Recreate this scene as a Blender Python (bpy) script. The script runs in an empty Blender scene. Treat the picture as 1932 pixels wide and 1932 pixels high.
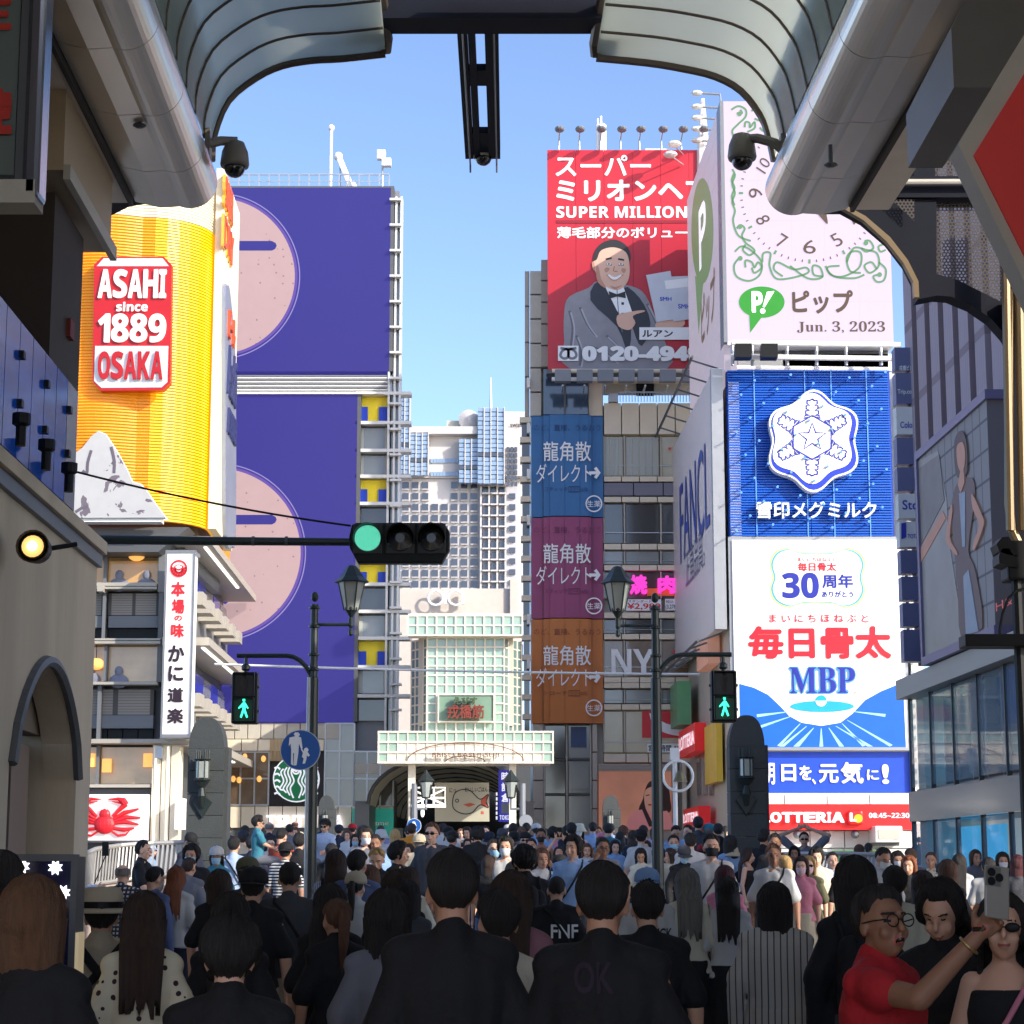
import bpy, bmesh, math, random
import numpy as np
from mathutils import Vector, Matrix
random.seed(7)
rnd = random.Random(11)
SC = bpy.context.scene
COL = SC.collection
# ---------------------------------------------------------------- camera, sky, sun, exposure
F = 3900.0; PITCH = math.atan(669 / F); CP, SP = math.cos(PITCH), math.sin(PITCH); EYE = 1.65
cam = bpy.data.objects.new('camera', bpy.data.cameras.new('camera')); COL.objects.link(cam)
cam.location = (0, 0, EYE); cam.rotation_euler = (math.radians(90) + PITCH, 0, 0)
cam.data.sensor_width = 36; cam.data.lens = 36 * F / 1932; cam.data.clip_end = 6000; cam.data.clip_start = 0.1
SC.camera = cam
SUN = Vector((1.2, -1.0, 0.74)).normalized()
world = bpy.data.worlds.new("World"); SC.world = world; world.use_nodes = True
_n = world.node_tree.nodes; _n.clear()
_sky = _n.new('ShaderNodeTexSky'); _sky.sky_type = 'NISHITA'; _sky.sun_disc = False
_sky.sun_elevation = math.asin(SUN.z); _sky.sun_rotation = math.atan2(SUN.x, SUN.y)
_sky.air_density = 0.5; _sky.dust_density = 1.0; _sky.ozone_density = 1.5
_bg = _n.new('ShaderNodeBackground'); _bg.inputs[1].default_value = 0.15
_wo = _n.new('ShaderNodeOutputWorld')
world.node_tree.links.new(_sky.outputs[0], _bg.inputs[0]); world.node_tree.links.new(_bg.outputs[0], _wo.inputs[0])
sl = bpy.data.lights.new('sun', 'SUN'); sl.energy = 2.0; sl.angle = math.radians(0.5); sl.color = (1, 0.93, 0.82)
so = bpy.data.objects.new('sun', sl); COL.objects.link(so); so.rotation_euler = SUN.to_track_quat('Z', 'Y').to_euler()
so.location = (40, -30, 40)
vs = SC.view_settings; vs.view_transform = 'Standard'; vs.look = 'None'; vs.gamma = 1; vs.use_curve_mapping = False
vs.exposure = 1.4
SC.cycles.max_bounces = 7; SC.cycles.diffuse_bounces = 4; SC.cycles.transparent_max_bounces = 12
SC.cycles.use_denoising = True

# ---------------------------------------------------------------- photo geometry helpers
def ray(u, v):
    a = (u - 966) / F; b = (966 - v) / F
    return a, CP - b * SP, SP + b * CP
def P(u, v, Y):
    a, d, e = ray(u, v); t = Y / d
    return Vector((a * t, Y, EYE + e * t))
STREET = Vector((-0.0246, 1.0)).normalized()
def gz(y):                                   # the street rises towards the bridge
    return min(max(0.0, (y - 10) * 0.022), 1.1)

class Face:
    """a vertical plane; local x runs along it, local -y points out of it, local z is up"""
    def __init__(s, ox, oy, dx, dy):
        l = math.hypot(dx, dy); s.ox, s.oy, s.dx, s.dy = ox, oy, dx / l, dy / l
        s.rot = math.atan2(dy, dx)
    def at(s, u, v):
        a, d, e = ray(u, v)
        den = a * s.dy - d * s.dx
        t = (s.ox * s.dy - s.oy * s.dx) / den
        x, y = a * t, d * t
        return ((x - s.ox) * s.dx + (y - s.oy) * s.dy, EYE + e * t)
    def rect(s, u0, v0, u1, v1):
        um, vm = (u0 + u1) / 2, (v0 + v1) / 2
        return s.at(u0, vm)[0], s.at(u1, vm)[0], s.at(um, v1)[1], s.at(um, v0)[1]
    def pts(s, L):
        return [s.at(u, v) for u, v in L]
def proud(f, d): return Face(f.ox + d * f.dy, f.oy - d * f.dx, f.dx, f.dy)   # same wall, d metres further out
def front(Y, u=966): return Face(P(u, 1500, Y).x, Y, 1, 0)
def right_wall(u, v, Y):                     # faces left, local x runs towards the viewer
    p = P(u, v, Y); return Face(p.x, p.y, -STREET.x, -STREET.y)
def left_wall(u, v, Y):                      # faces right, local x runs away from the viewer
    p = P(u, v, Y); return Face(p.x, p.y, STREET.x, STREET.y)
def R(i, j, *xy):                            # crop pixels -> picture coordinates
    return [(644 * i + x / 3, 644 * j + y / 3) for x, y in zip(xy[::2], xy[1::2])]
def RR(i, j, x0, y0, x1, y1): return (644 * i + x0 / 3, 644 * j + y0 / 3, 644 * i + x1 / 3, 644 * j + y1 / 3)

# ---------------------------------------------------------------- materials
def lin(c): return tuple((x / 255 / 12.92) if x <= 10 else (((x / 255 + .055) / 1.055) ** 2.4) for x in c)
MATS = {}
def M(name, rgb, rough=.6, metal=0, noise=.12, scale=3.0, bump=0, emit=0, stretch=(1, 1, 1), alpha=None, spec=.5, srgb=True, ecol=None, coat=0, led=False):
    """procedural material: base colour broken up by noise, optional fine relief"""
    if name in MATS: return MATS[name]
    m = bpy.data.materials.new(name); m.use_nodes = True; nt = m.node_tree; N = nt.nodes; L = nt.links
    b = N['Principled BSDF']; col = lin(rgb) if srgb else rgb
    b.inputs['Roughness'].default_value = rough; b.inputs['Metallic'].default_value = metal
    b.inputs['Specular IOR Level'].default_value = spec
    if coat: b.inputs['Coat Weight'].default_value = coat
    tc = N.new('ShaderNodeTexCoord'); mp = N.new('ShaderNodeMapping'); mp.inputs['Scale'].default_value = stretch
    L.new(tc.outputs['Object'], mp.inputs[0])
    nz = N.new('ShaderNodeTexNoise'); nz.inputs['Scale'].default_value = scale; nz.inputs['Detail'].default_value = 5
    L.new(mp.outputs[0], nz.inputs['Vector'])
    mx = N.new('ShaderNodeMix'); mx.data_type = 'RGBA'
    mx.inputs[6].default_value = (*[min(1, c * (1 + noise)) for c in col], 1)
    mx.inputs[7].default_value = (*[c * (1 - noise) for c in col], 1)
    L.new(nz.outputs[0], mx.inputs[0]); L.new(mx.outputs[2], b.inputs['Base Color'])
    if led:                                   # a lit display: dark face, its colour comes from its own light
        mx.inputs[6].default_value = (*[min(1, c * (1 + noise)) * emit for c in col], 1); mx.inputs[7].default_value = (*[c * (1 - noise) * emit for c in col], 1)
        for l in list(b.inputs['Base Color'].links): L.remove(l)
        b.inputs['Base Color'].default_value = (*[c * .22 for c in col], 1); b.inputs['Roughness'].default_value = .5; b.inputs['Specular IOR Level'].default_value = .2
        L.new(mx.outputs[2], b.inputs['Emission Color']); b.inputs['Emission Strength'].default_value = .84
    elif emit:
        if ecol: b.inputs['Emission Color'].default_value = (*lin(ecol), 1)
        else: L.new(mx.outputs[2], b.inputs['Emission Color'])
        b.inputs['Emission Strength'].default_value = emit * .46
    if bump:
        bp = N.new('ShaderNodeBump'); bp.inputs['Strength'].default_value = bump; bp.inputs['Distance'].default_value = .02
        n2 = N.new('ShaderNodeTexNoise'); n2.inputs['Scale'].default_value = scale * 8; L.new(mp.outputs[0], n2.inputs['Vector'])
        L.new(n2.outputs[0], bp.inputs['Height']); L.new(bp.outputs[0], b.inputs['Normal'])
    if alpha is not None: b.inputs['Alpha'].default_value = alpha
    MATS[name] = m; m['n'] = 1
    return m
def nodes_of(m): return m.node_tree.nodes, m.node_tree.links, m.node_tree.nodes['Principled BSDF']
def pattern(name, base, ink, fn, rough=.8, emit=0, led=False):
    """a two-colour printed or woven pattern; fn(N, L, objcoord) returns the mask socket"""
    if name in MATS: return MATS[name]
    m = M(name, base, rough=rough, noise=.08, emit=emit, led=led); N, L, b = nodes_of(m)
    tc = N.new('ShaderNodeTexCoord'); mask = fn(N, L, tc.outputs['Object'])
    src = b.inputs['Emission Color' if led else 'Base Color'].links[0].from_socket
    mx = N.new('ShaderNodeMix'); mx.data_type = 'RGBA'; L.new(mask, mx.inputs[0]); L.new(src, mx.inputs[6]); mx.inputs[7].default_value = (*[c * (emit if led else 1) for c in lin(ink)], 1)
    if not led: L.new(mx.outputs[2], b.inputs['Base Color'])
    if emit: L.new(mx.outputs[2], b.inputs['Emission Color'])
    return m
def mth(N, L, op, a, b=None, c=None):
    n = N.new('ShaderNodeMath'); n.operation = op
    for i, x in enumerate((a, b, c)):
        if x is None: continue
        if isinstance(x, (int, float)): n.inputs[i].default_value = x
        else: L.new(x, n.inputs[i])
    return n.outputs[0]
def stripes(axis, freq, duty):
    def f(N, L, co):
        s = N.new('ShaderNodeSeparateXYZ'); L.new(co, s.inputs[0])
        t = mth(N, L, 'FRACT', mth(N, L, 'MULTIPLY', s.outputs[axis], freq))
        return mth(N, L, 'LESS_THAN', t, duty)
    return f
def cells(fx, fz, duty):
    def f(N, L, co):
        s = N.new('ShaderNodeSeparateXYZ'); L.new(co, s.inputs[0])
        a = mth(N, L, 'LESS_THAN', mth(N, L, 'FRACT', mth(N, L, 'MULTIPLY', s.outputs[0], fx)), duty)
        b = mth(N, L, 'LESS_THAN', mth(N, L, 'FRACT', mth(N, L, 'MULTIPLY', s.outputs[2], fz)), duty)
        return mth(N, L, 'MAXIMUM', a, b)
    return f
def dots(scale, rad):
    def f(N, L, co):
        v = N.new('ShaderNodeTexVoronoi'); v.inputs['Scale'].default_value = scale; v.inputs['Randomness'].default_value = .55
        L.new(co, v.inputs['Vector']); return mth(N, L, 'LESS_THAN', v.outputs['Distance'], rad)
    return f

# ---------------------------------------------------------------- mesh building
class MB:
    def __init__(s): s.v = []; s.f = []
    def add(s, vs, fs):
        n = len(s.v); s.v += [tuple(p) for p in vs]; s.f += [tuple(i + n for i in f) for f in fs]; return s
    def box(s, x0, x1, y0, y1, z0, z1):
        if x0 > x1: x0, x1 = x1, x0
        if y0 > y1: y0, y1 = y1, y0
        if z0 > z1: z0, z1 = z1, z0
        return s.add([(x0, y0, z0), (x1, y0, z0), (x1, y1, z0), (x0, y1, z0), (x0, y0, z1), (x1, y0, z1), (x1, y1, z1), (x0, y1, z1)],
                     [(0, 3, 2, 1), (4, 5, 6, 7), (0, 1, 5, 4), (1, 2, 6, 5), (2, 3, 7, 6), (3, 0, 4, 7)])
    def prism(s, pts, y0, y1):               # polygon in x,z drawn out from y0 (front) to y1
        a = sum(p[0] * q[1] - q[0] * p[1] for p, q in zip(pts, pts[1:] + pts[:1]))
        if a < 0: pts = pts[::-1]
        n = len(pts)
        return s.add([(x, y0, z) for x, z in pts] + [(x, y1, z) for x, z in pts],
                     [tuple(range(n)), tuple(range(2 * n - 1, n - 1, -1))] + [(i, n + i, n + (i + 1) % n, (i + 1) % n) for i in range(n)])
    def tube(s, pts, r, n=8, cap=True):
        pts = [Vector(p) for p in pts]; k = len(pts); rs = r if isinstance(r, (list, tuple)) else [r] * k
        vs = []; up = None
        for i, p in enumerate(pts):
            d = (pts[min(i + 1, k - 1)] - pts[max(i - 1, 0)]).normalized()
            if up is None: up = d.orthogonal().normalized()
            up = (up - d * up.dot(d)).normalized(); w = d.cross(up)
            for j in range(n):
                t = 2 * math.pi * j / n; vs.append(p + (up * math.cos(t) + w * math.sin(t)) * rs[i])
        fs = [(i * n + j, i * n + (j + 1) % n, (i + 1) * n + (j + 1) % n, (i + 1) * n + j) for i in range(k - 1) for j in range(n)]
        if cap: fs += [tuple(range(n - 1, -1, -1)), tuple(range((k - 1) * n, k * n))]
        return s.add(vs, fs)
    def lathe(s, prof, n=16, c=(0, 0, 0), axis='z'):     # prof: (radius, height)
        vs = []
        for r, h in prof:
            for j in range(n):
                t = 2 * math.pi * j / n; a, b = r * math.cos(t), r * math.sin(t)
                vs.append({'z': (c[0] + a, c[1] + b, c[2] + h), 'y': (c[0] + a, c[1] + h, c[2] - b), 'x': (c[0] + h, c[1] + a, c[2] + b)}[axis])
        k = len(prof)
        fs = [(i * n + j, i * n + (j + 1) % n, (i + 1) * n + (j + 1) % n, (i + 1) * n + j) for i in range(k - 1) for j in range(n)]
        fs += [tuple(range(n - 1, -1, -1)), tuple(range((k - 1) * n, k * n))]
        return s.add(vs, fs)
    def ell(s, c, r, n=14, m=9, rot=None):
        vs = [(0, 0, -1)]
        for i in range(1, m):
            a = -math.pi / 2 + math.pi * i / m
            vs += [(math.cos(a) * math.cos(2 * math.pi * j / n), math.cos(a) * math.sin(2 * math.pi * j / n), math.sin(a)) for j in range(n)]
        vs.append((0, 0, 1)); T = len(vs) - 1
        fs = [(0, 1 + (j + 1) % n, 1 + j) for j in range(n)]
        for i in range(m - 2):
            fs += [(1 + i * n + j, 1 + i * n + (j + 1) % n, 1 + (i + 1) * n + (j + 1) % n, 1 + (i + 1) * n + j) for j in range(n)]
        fs += [(T, 1 + (m - 2) * n + j, 1 + (m - 2) * n + (j + 1) % n) for j in range(n)]
        out = []
        for x, y, z in vs:
            p = Vector((x * r[0], y * r[1], z * r[2]))
            if rot: p = rot @ p
            out.append(p + Vector(c))
        return s.add(out, fs)
    def cap(s, a, b, ra, rb, n=12):          # tapered capsule
        a, b = Vector(a), Vector(b); d = (b - a).normalized(); pts = []; rs = []
        for t in (-1, -.85, -.5, 0): pts.append(a + d * ra * t); rs.append(max(.0006, ra * math.sqrt(max(0, 1 - t * t))))
        for t in (0, .5, .85, 1): pts.append(b + d * rb * t); rs.append(max(.0006, rb * math.sqrt(max(0, 1 - t * t))))
        return s.tube(pts, rs, n)
    def mesh(s, name, smooth=False):
        me = bpy.data.meshes.new(name); me.from_pydata(s.v, [], s.f); me.update()
        if smooth: me.shade_smooth()
        return me
    def build(s, name, mat, parent=None, smooth=False, label=None, kind=None, bevel=0, loc=None):
        return link(name, s.mesh(name, smooth), mat, parent, label, kind, bevel, loc)
def link(name, me, mat, parent=None, label=None, kind=None, bevel=0, loc=None):
    o = bpy.data.objects.new(name, me); COL.objects.link(o); o.parent = parent
    if mat is not None:
        for k in (mat if isinstance(mat, (list, tuple)) else [mat]): me.materials.append(k)
    if loc is not None: o.location = loc
    if label: o['label'] = label
    if kind: o['kind'] = kind
    if bevel:
        bv = o.modifiers.new('b', 'BEVEL'); bv.width = bevel; bv.segments = 2; bv.limit_method = 'ANGLE'
    return o
def thing(name, label, cat, face=None, loc=None, rot=0, group=None):
    o = bpy.data.objects.new(name, None); COL.objects.link(o); o.empty_display_size = .1
    if face: o.location = (face.ox, face.oy, 0); o.rotation_euler = (0, 0, face.rot)
    else: o.location = loc or (0, 0, 0); o.rotation_euler = (0, 0, rot)
    o['label'] = label; o['category'] = cat
    if group: o['group'] = group
    return o
def tag(o, label, cat, group=None):
    o['label'] = label; o['category'] = cat
    if group: o['group'] = group
    return o
def piece(me_cache, key, name, make, mat, parent, loc, scale=None):
    """one of many alike pieces: shares its mesh"""
    if key not in me_cache:
        me_cache[key] = make().mesh(name); me_cache[key].materials.append(mat)
    o = bpy.data.objects.new(name, me_cache[key]); COL.objects.link(o); o.parent = parent; o.location = loc
    if scale: o.scale = scale
    return o
UNIT = {}
def ubox(name, mat, parent, x0, x1, y0, y1, z0, z1, label=None):
    """a box piece; all boxes of one material share one unit mesh"""
    k = mat.name
    if k not in UNIT:
        UNIT[k] = MB().box(0, 1, 0, 1, 0, 1).mesh('unit'); UNIT[k].materials.append(mat)
    o = bpy.data.objects.new(name, UNIT[k]); COL.objects.link(o); o.parent = parent
    x0, x1 = sorted((x0, x1)); y0, y1 = sorted((y0, y1)); z0, z1 = sorted((z0, z1))
    o.location = (x0, y0, z0); o.scale = (x1 - x0, y1 - y0, z1 - z0)
    if label: o['label'] = label
    return o
TXT = {}
TMP = bpy.data.scenes.new('tmp')             # a small side scene keeps evaluation fast
def evaluated(o):
    TMP.collection.objects.link(o); vl = TMP.view_layers[0]; vl.update(); dg = vl.depsgraph; dg.update()
    me = bpy.data.meshes.new_from_object(o.evaluated_get(dg)); bpy.data.objects.remove(o); return me
def text_mesh(s, off=0.0, ext=0.03):
    k = (s, off, ext)
    if k not in TXT:
        c = bpy.data.curves.new('t', 'FONT'); c.body = s; c.offset = off; c.resolution_u = 3; c.extrude = 0; c.space_line = .9
        me = evaluated(bpy.data.objects.new('t', c))
        n = len(me.vertices); co = np.zeros(n * 3); me.vertices.foreach_get('co', co); co = co.reshape(-1, 3)
        TXT[k] = (co, [tuple(p.vertices) for p in me.polygons]); bpy.data.meshes.remove(me)
    return TXT[k]
def text(face, s, box, mat, parent, d=.03, off=0.0, thick=None, name='lettering', label=None, rotate=0):
    """lettering fitted into a picture box (u0,v0,u1,v1) on a face, standing d proud of it"""
    x0, x1, z0, z1 = face.rect(*box) if face else box
    co, fs = text_mesh(s, 0)
    if rotate:
        c, sn = math.cos(rotate), math.sin(rotate); co = np.stack([co[:, 0] * c - co[:, 1] * sn, co[:, 0] * sn + co[:, 1] * c, co[:, 2]], 1)
    a, b = co.min(0), co.max(0)
    if off > .005:                            # heavier strokes: the same outline again, nudged eight ways
        n = len(co); L_ = []; F_ = []; a = a - off; b = b + off
        for k in range(9):
            dx, dy = (0, 0) if k == 8 else (off * math.cos(k * math.pi / 4), off * math.sin(k * math.pi / 4))
            L_.append(co + np.array([dx, dy, -.0006 * k])); F_ += [tuple(i + n * k for i in f) for f in fs]
        co = np.concatenate(L_); fs = F_
    X = x0 + (co[:, 0] - a[0]) / (b[0] - a[0]) * (x1 - x0); Z = z0 + (co[:, 1] - a[1]) / (b[1] - a[1]) * (z1 - z0)
    dd = -d + co[:, 2] * (-1 if d > 0 else -1)
    v = [(x, y, z) for x, y, z in zip(X, dd, Z)]
    me = bpy.data.meshes.new(name)
    if thick:                                 # solid letters: a second outline behind, joined by side walls
        n = len(v); ed = {}
        for f in fs:
            for i, j in zip(f, f[1:] + f[:1]):
                ed[(i, j)] = 1
        v2 = v + [(x, y + thick, z) for x, y, z in v]
        f2 = fs + [(j, i, n + i, n + j) for (i, j) in ed if (j, i) not in ed]
        me.from_pydata(v2, [], f2)
    else: me.from_pydata(v, [], fs)
    me.update()
    return link(name, me, mat, parent, label)
def bold(s):                                 # heavy sans letters of the built-in font
    o = ''
    for ch in s:
        if 'A' <= ch <= 'Z': o += chr(0x1D5D4 + ord(ch) - 65)
        elif 'a' <= ch <= 'z': o += chr(0x1D5EE + ord(ch) - 97)
        elif '0' <= ch <= '9': o += chr(0x1D7EC + ord(ch) - 48)
        else: o += ch
    return o
def serif(s):
    o = ''
    for ch in s:
        if 'A' <= ch <= 'Z': o += chr(0x1D400 + ord(ch) - 65)
        elif 'a' <= ch <= 'z': o += chr(0x1D41A + ord(ch) - 97)
        elif '0' <= ch <= '9': o += chr(0x1D7CE + ord(ch) - 48)
        else: o += ch
    return o
def art(face, pts, mat, parent, d, name='print', thick=.004, label=None):
    """flat printed or mounted shape traced in picture coordinates, on its face"""
    return MB().prism(face.pts(pts), -d - thick, -d).build(name, mat, parent, label=label)
def line(face, pts, w, mat, parent, d, name='line', closed=False, y=None):
    """a band of width w metres along a path given in picture coordinates"""
    q = [Vector((x, z)) for x, z in (face.pts(pts) if face else pts)]; m = MB(); n = len(q)
    rng_ = range(n) if closed else range(n - 1)
    L_, R_ = [], []
    for i in range(n):
        a = q[(i - 1) % n] if (closed or i > 0) else q[i]; b = q[(i + 1) % n] if (closed or i < n - 1) else q[i]
        t = (b - a); t = t.normalized() if t.length > 1e-9 else Vector((1, 0)); nn = Vector((-t.y, t.x)) * w / 2
        L_.append(q[i] + nn); R_.append(q[i] - nn)
    vs = [(p.x, -d, p.y) for p in L_] + [(p.x, -d, p.y) for p in R_]
    m.add(vs, [(i, (i + 1) % n, n + (i + 1) % n, n + i) for i in rng_])
    return m.build(name, mat, parent)
def smooth_path(pts, n=6, closed=False):
    out = []; k = len(pts)
    for i in range(k if closed else k - 1):
        g = lambda j: pts[j % k] if closed else pts[min(max(j, 0), k - 1)]
        a, b, c, d = g(i - 1), g(i), g(i + 1), g(i + 2)
        for t in range(n):
            t /= n
            out.append(tuple(.5 * (2 * b[m] + (c[m] - a[m]) * t + (2 * a[m] - 5 * b[m] + 4 * c[m] - d[m]) * t * t + (3 * b[m] - a[m] - 3 * c[m] + d[m]) * t ** 3) for m in range(2)))
    if not closed: out.append(tuple(pts[-1]))
    return out
def circle(u, v, r, n=32, ry=None): return [(u + r * math.cos(2 * math.pi * i / n), v + (ry or r) * math.sin(2 * math.pi * i / n)) for i in range(n)]
# ================================================================= large structure
C_white = M('white_paint', (226, 224, 216), .5); C_stone = M('beige_stone', (226, 214, 190), .75, noise=.1, scale=1.5, bump=.15)
C_stone2 = M('grey_beige_panel', (190, 184, 170), .6, noise=.1); C_dkgrey = M('dark_grey_steel', (84, 86, 88), .45)
C_grey = M('grey_steel', (120, 124, 130), .45, noise=.1); C_navy = M('dark_navy_steel', (20, 22, 32), .6, noise=.25, spec=.15)
C_black = M('black_plastic', (20, 21, 22), .5, noise=.3, spec=.25); C_frame = M('silver_frame', (176, 178, 180), .35, metal=.6)
C_glass = M('dark_window_glass', (66, 66, 62), .06, noise=.5, scale=.35, spec=.9); C_glass2 = M('grey_window_glass', (132, 136, 132), .1, noise=.35, scale=.5, spec=.9)
C_chrome = M('polished_steel', (190, 192, 196), .14, metal=1, noise=.08, scale=2); C_concrete = M('weathered_concrete', (206, 190, 164), .85, noise=.3, scale=1.6, bump=.3, stretch=(1, 1, .22))
C_green = M('lamp_green_iron', (34, 44, 42), .4, noise=.25); C_tubeW = M('white_tube', (236, 234, 228), .4)
C_curtain = M('curtain', (176, 180, 172), .8, noise=.15, stretch=(8, 1, .2)); C_warm = M('warm_shop_window', (196, 160, 104), .3, noise=.6, scale=1.3, emit=.22, coat=1)
C_red = M('sign_red', (214, 36, 44), .4, noise=.05); C_blue = M('sign_blue', (28, 64, 190), .4, noise=.06)
C_inkdark = M('dark_ink', (34, 34, 40), .5); C_wh = M('lettering_white', (240, 240, 238), .4, noise=.03)
C_whe = M('lit_lettering_white', (244, 244, 250), .4, noise=.02, emit=.45)

# ---- ground, bridge deck, canal
g = MB(); xs = [-900, -60, -12, 12, 60, 900]; ys = [-120, 0, 10, 35.9]
def sheet(xs, ys, zf):
    m = MB(); vs = [(x, y, zf(y)) for y in ys for x in xs]; n = len(xs)
    return m.add(vs, [(j * n + i, j * n + i + 1, (j + 1) * n + i + 1, (j + 1) * n + i) for j in range(len(ys) - 1) for i in range(n - 1)])
pav = M('pavement_stone', (156, 150, 142), .8, noise=.3, scale=2, bump=.4)
sheet(xs, ys, gz).build('pavement', pav, kind='structure')
sheet(xs, [60.1, 80, 3000], gz).build('ground', pav, kind='structure')
sheet([-12, 12], [35.9, 60.1], lambda y: gz(y) + .004).build('bridge_deck', pav, kind='structure')
MB().box(-12, 12, 35.9, 60.1, -.9, .3).build('bridge_girder', C_concrete, kind='structure')
for n_, y0, y1 in (('quay_wall', 35.5, 35.88), ('quay_wall', 60.12, 60.5)):
    o = MB().box(-900, 900, y0, y1, -4, .56 if y0 < 40 else 1.09).build(n_, C_concrete, kind='structure')
MB().box(-900, 900, 35.5, 60.5, -4.2, -3).build('canal_water', M('canal_water', (30, 46, 40), .08, noise=.3, scale=.4, bump=.6), kind='structure')
# paving slabs of the near street, seen between feet
slab = M('paving_slab', (160, 154, 146), .75, noise=.25, scale=1.2, bump=.2)
mslab = MB().box(.01, .59, .01, .39, 0, .012).mesh('slab'); mslab.materials.append(slab)
pav_t = bpy.data.objects['pavement']
for i in range(14):
    for j in range(16):
        o = bpy.data.objects.new('paving_slab', mslab); COL.objects.link(o); o.parent = pav_t
        o.location = (-4.2 + i * .6, 2.6 + j * .4, 0.004)

# ---------------------------------------------------------------- building with the two purple screens (left centre)
fT = front(76)
T = thing('screen_building', 'white building carrying two huge purple LED screens with pink circles, shops at street level', 'building', fT)
x0, x1, z0, z1 = fT.rect(392, 357, 752, 1440)
MB().box(x0, x1 - .1, .5, 3, 1.1, fT.at(600, 352)[1]).build('body', C_grey, T)
led = M('purple_screen', (64, 60, 148), .35, noise=.05, scale=.3, emit=.35, led=True)
def screen(f, parent, box, name='screen', mt=led):
    a = f.rect(*box); MB().box(a[0], a[1], -.12, .5, a[2], a[3]).build(name, mt, parent)
S1 = thing('led_screen', 'upper purple LED screen on the white building, showing half a pink circle', 'screen', fT, group='purple LED screens')
S2 = thing('led_screen', 'lower purple LED screen above the shops, showing half a pink circle', 'screen', fT, group='purple LED screens')
def fx(o, dy): o.location.y += dy; return o
for S_, bx, cy, cr in ((S1, (380, 356, 736, 702), 523, 147), (S2, (380, 746, 671, 1362), 1043, 158)):
    screen(fT, S_, bx, 'panel')
    a = fT.rect(*bx)
    MB().box(a[0] - .05, a[1] + .12, -.02, .5, a[3], a[3] + .1).build('frame', C_dkgrey, S_)
    MB().box(a[1], a[1] + .14, -.13, .5, a[2], a[3]).build('frame', C_dkgrey, S_)
    cu = 410
    line(fT, [(cu + (cr + 9) * math.cos(t), cy + (cr + 9) * math.sin(t)) for t in np.linspace(-1.65, 1.65, 60)], .04, M('screen_line', (150, 140, 200), .4, emit=.4, led=True), S_, .135)
    line(fT, [(cu + (cr + 2) * math.cos(t), cy + (cr + 2) * math.sin(t)) for t in np.linspace(-1.65, 1.65, 60)], .13, M('screen_violet', (106, 84, 168), .4, emit=.4, led=True), S_, .14)
    pink = pattern('screen_pink', (206, 174, 176), (120, 92, 116), dots(3.2, .11), emit=.35, led=True)
    art(fT, [(cu + cr * math.cos(t), cy + cr * math.sin(t)) for t in np.linspace(-1.6, 1.6, 50)], pink, S_, .145, 'picture')
    b_ = cy - 57 * cr / 147
    art(fT, [(cu, b_ - 9), (cu + 104, b_ - 9), (cu + 111, b_ - 5), (cu + 113, b_), (cu + 110, b_ + 6), (cu + 104, b_ + 9), (cu, b_ + 9)], led, S_, .16, 'picture')
    art(fT, [(cu, cy + 8), (cu + 22, cy + 8), (cu + 27, cy + 70), (cu + 24, cy + 92), (cu + 16, cy + 98), (cu + 4, cy + 92)], led, S_, .16, 'picture')
# louvred strip between the screens
a = fT.rect(400, 708, 736, 742); ubox('plant_recess', C_stone2, T, a[0], a[1], .3, .49, a[2], a[3])
for i in range(9):
    z = a[2] + (a[3] - a[2]) * (i + .5) / 9; ubox('louver', C_white if i % 2 else C_grey, T, a[0], a[1], -.06, .02, z - .02, z + .03)
for i in range(14): x = a[0] + (a[1] - a[0]) * i / 13; ubox('louver_post', C_frame, T, x, x + .06, .03, .1, a[2], a[3])
ubox('ledge', C_white, T, *[a[0], a[1] - .2], -.25, .49, a[2] - .08, a[2])
# right-hand column of cells
W_fr = M('aluminium_white', (206, 208, 206), .4)
yel = M('yellow_panel', (236, 214, 20), .5); blu = M('cobalt_panel', (20, 62, 190), .5)
rows = [(297, 308, 460, 'y'), (0, 475, 620, 'c'), (0, 632, 768, 'c'), (0, 778, 922, 'y'), (0, 932, 1080, 'g'), (0, 1090, 1245, 'c'), (0, 1255, 1378, 'y'), (0, 1388, 1532, 'g'), (0, 1542, 1682, 'c'), (0, 1694, 1846, 'y'), (0, 1856, 1995, 'c'), (0, 2020, 2150, 'g')]
for k, (_, ya, yb, kind) in enumerate(rows):
    a = fT.rect(*RR(1, 1, 88 - k, ya, 275 - k, yb)); w = a[1] - a[0]; h = a[3] - a[2]
    if kind == 'y':
        ubox('yellow_panel', yel, T, a[0], a[1], .25, .48, a[2], a[3])
        MB().box(a[0] + .02, a[0] + w * .32, .16, .24, a[2] + .02, a[2] + h * .62).build('blue_shutter', blu, T)
        MB().box(a[1] - w * .34, a[1] - .02, .16, .24, a[2] + .02, a[2] + h * .62).build('blue_shutter', blu, T)
    else:
        wn = ubox('window', C_glass2 if kind == 'c' else C_glass, T, a[0] + .04, a[1] - .04, .3, .48, a[2] + .04, a[3] - .04)
        if kind == 'c':
            ubox('curtain', C_curtain, T, a[0] + .05, a[0] + w * .2, .24, .29, a[2] + .05, a[3] - .05); ubox('curtain', C_curtain, T, a[1] - w * .16, a[1] - .05, .24, .29, a[2] + .05, a[3] - .05)
            for fr in (0, .96): ubox('window_frame', W_fr, T, a[0] + fr * w, a[0] + fr * w + .04 * w, .12, .29, a[2], a[3])
    ubox('floor_slab', W_fr, T, a[0] - .05, a[1] + .8, -.12, .49, a[3] + .02, a[3] + .14)
for u in (730, 741, 751):
    a = fT.rect(u, 372, u + 3, 1430); ubox('fin', W_fr, T, a[0], a[0] + .08, -.1, .49, a[2], a[3])
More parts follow.
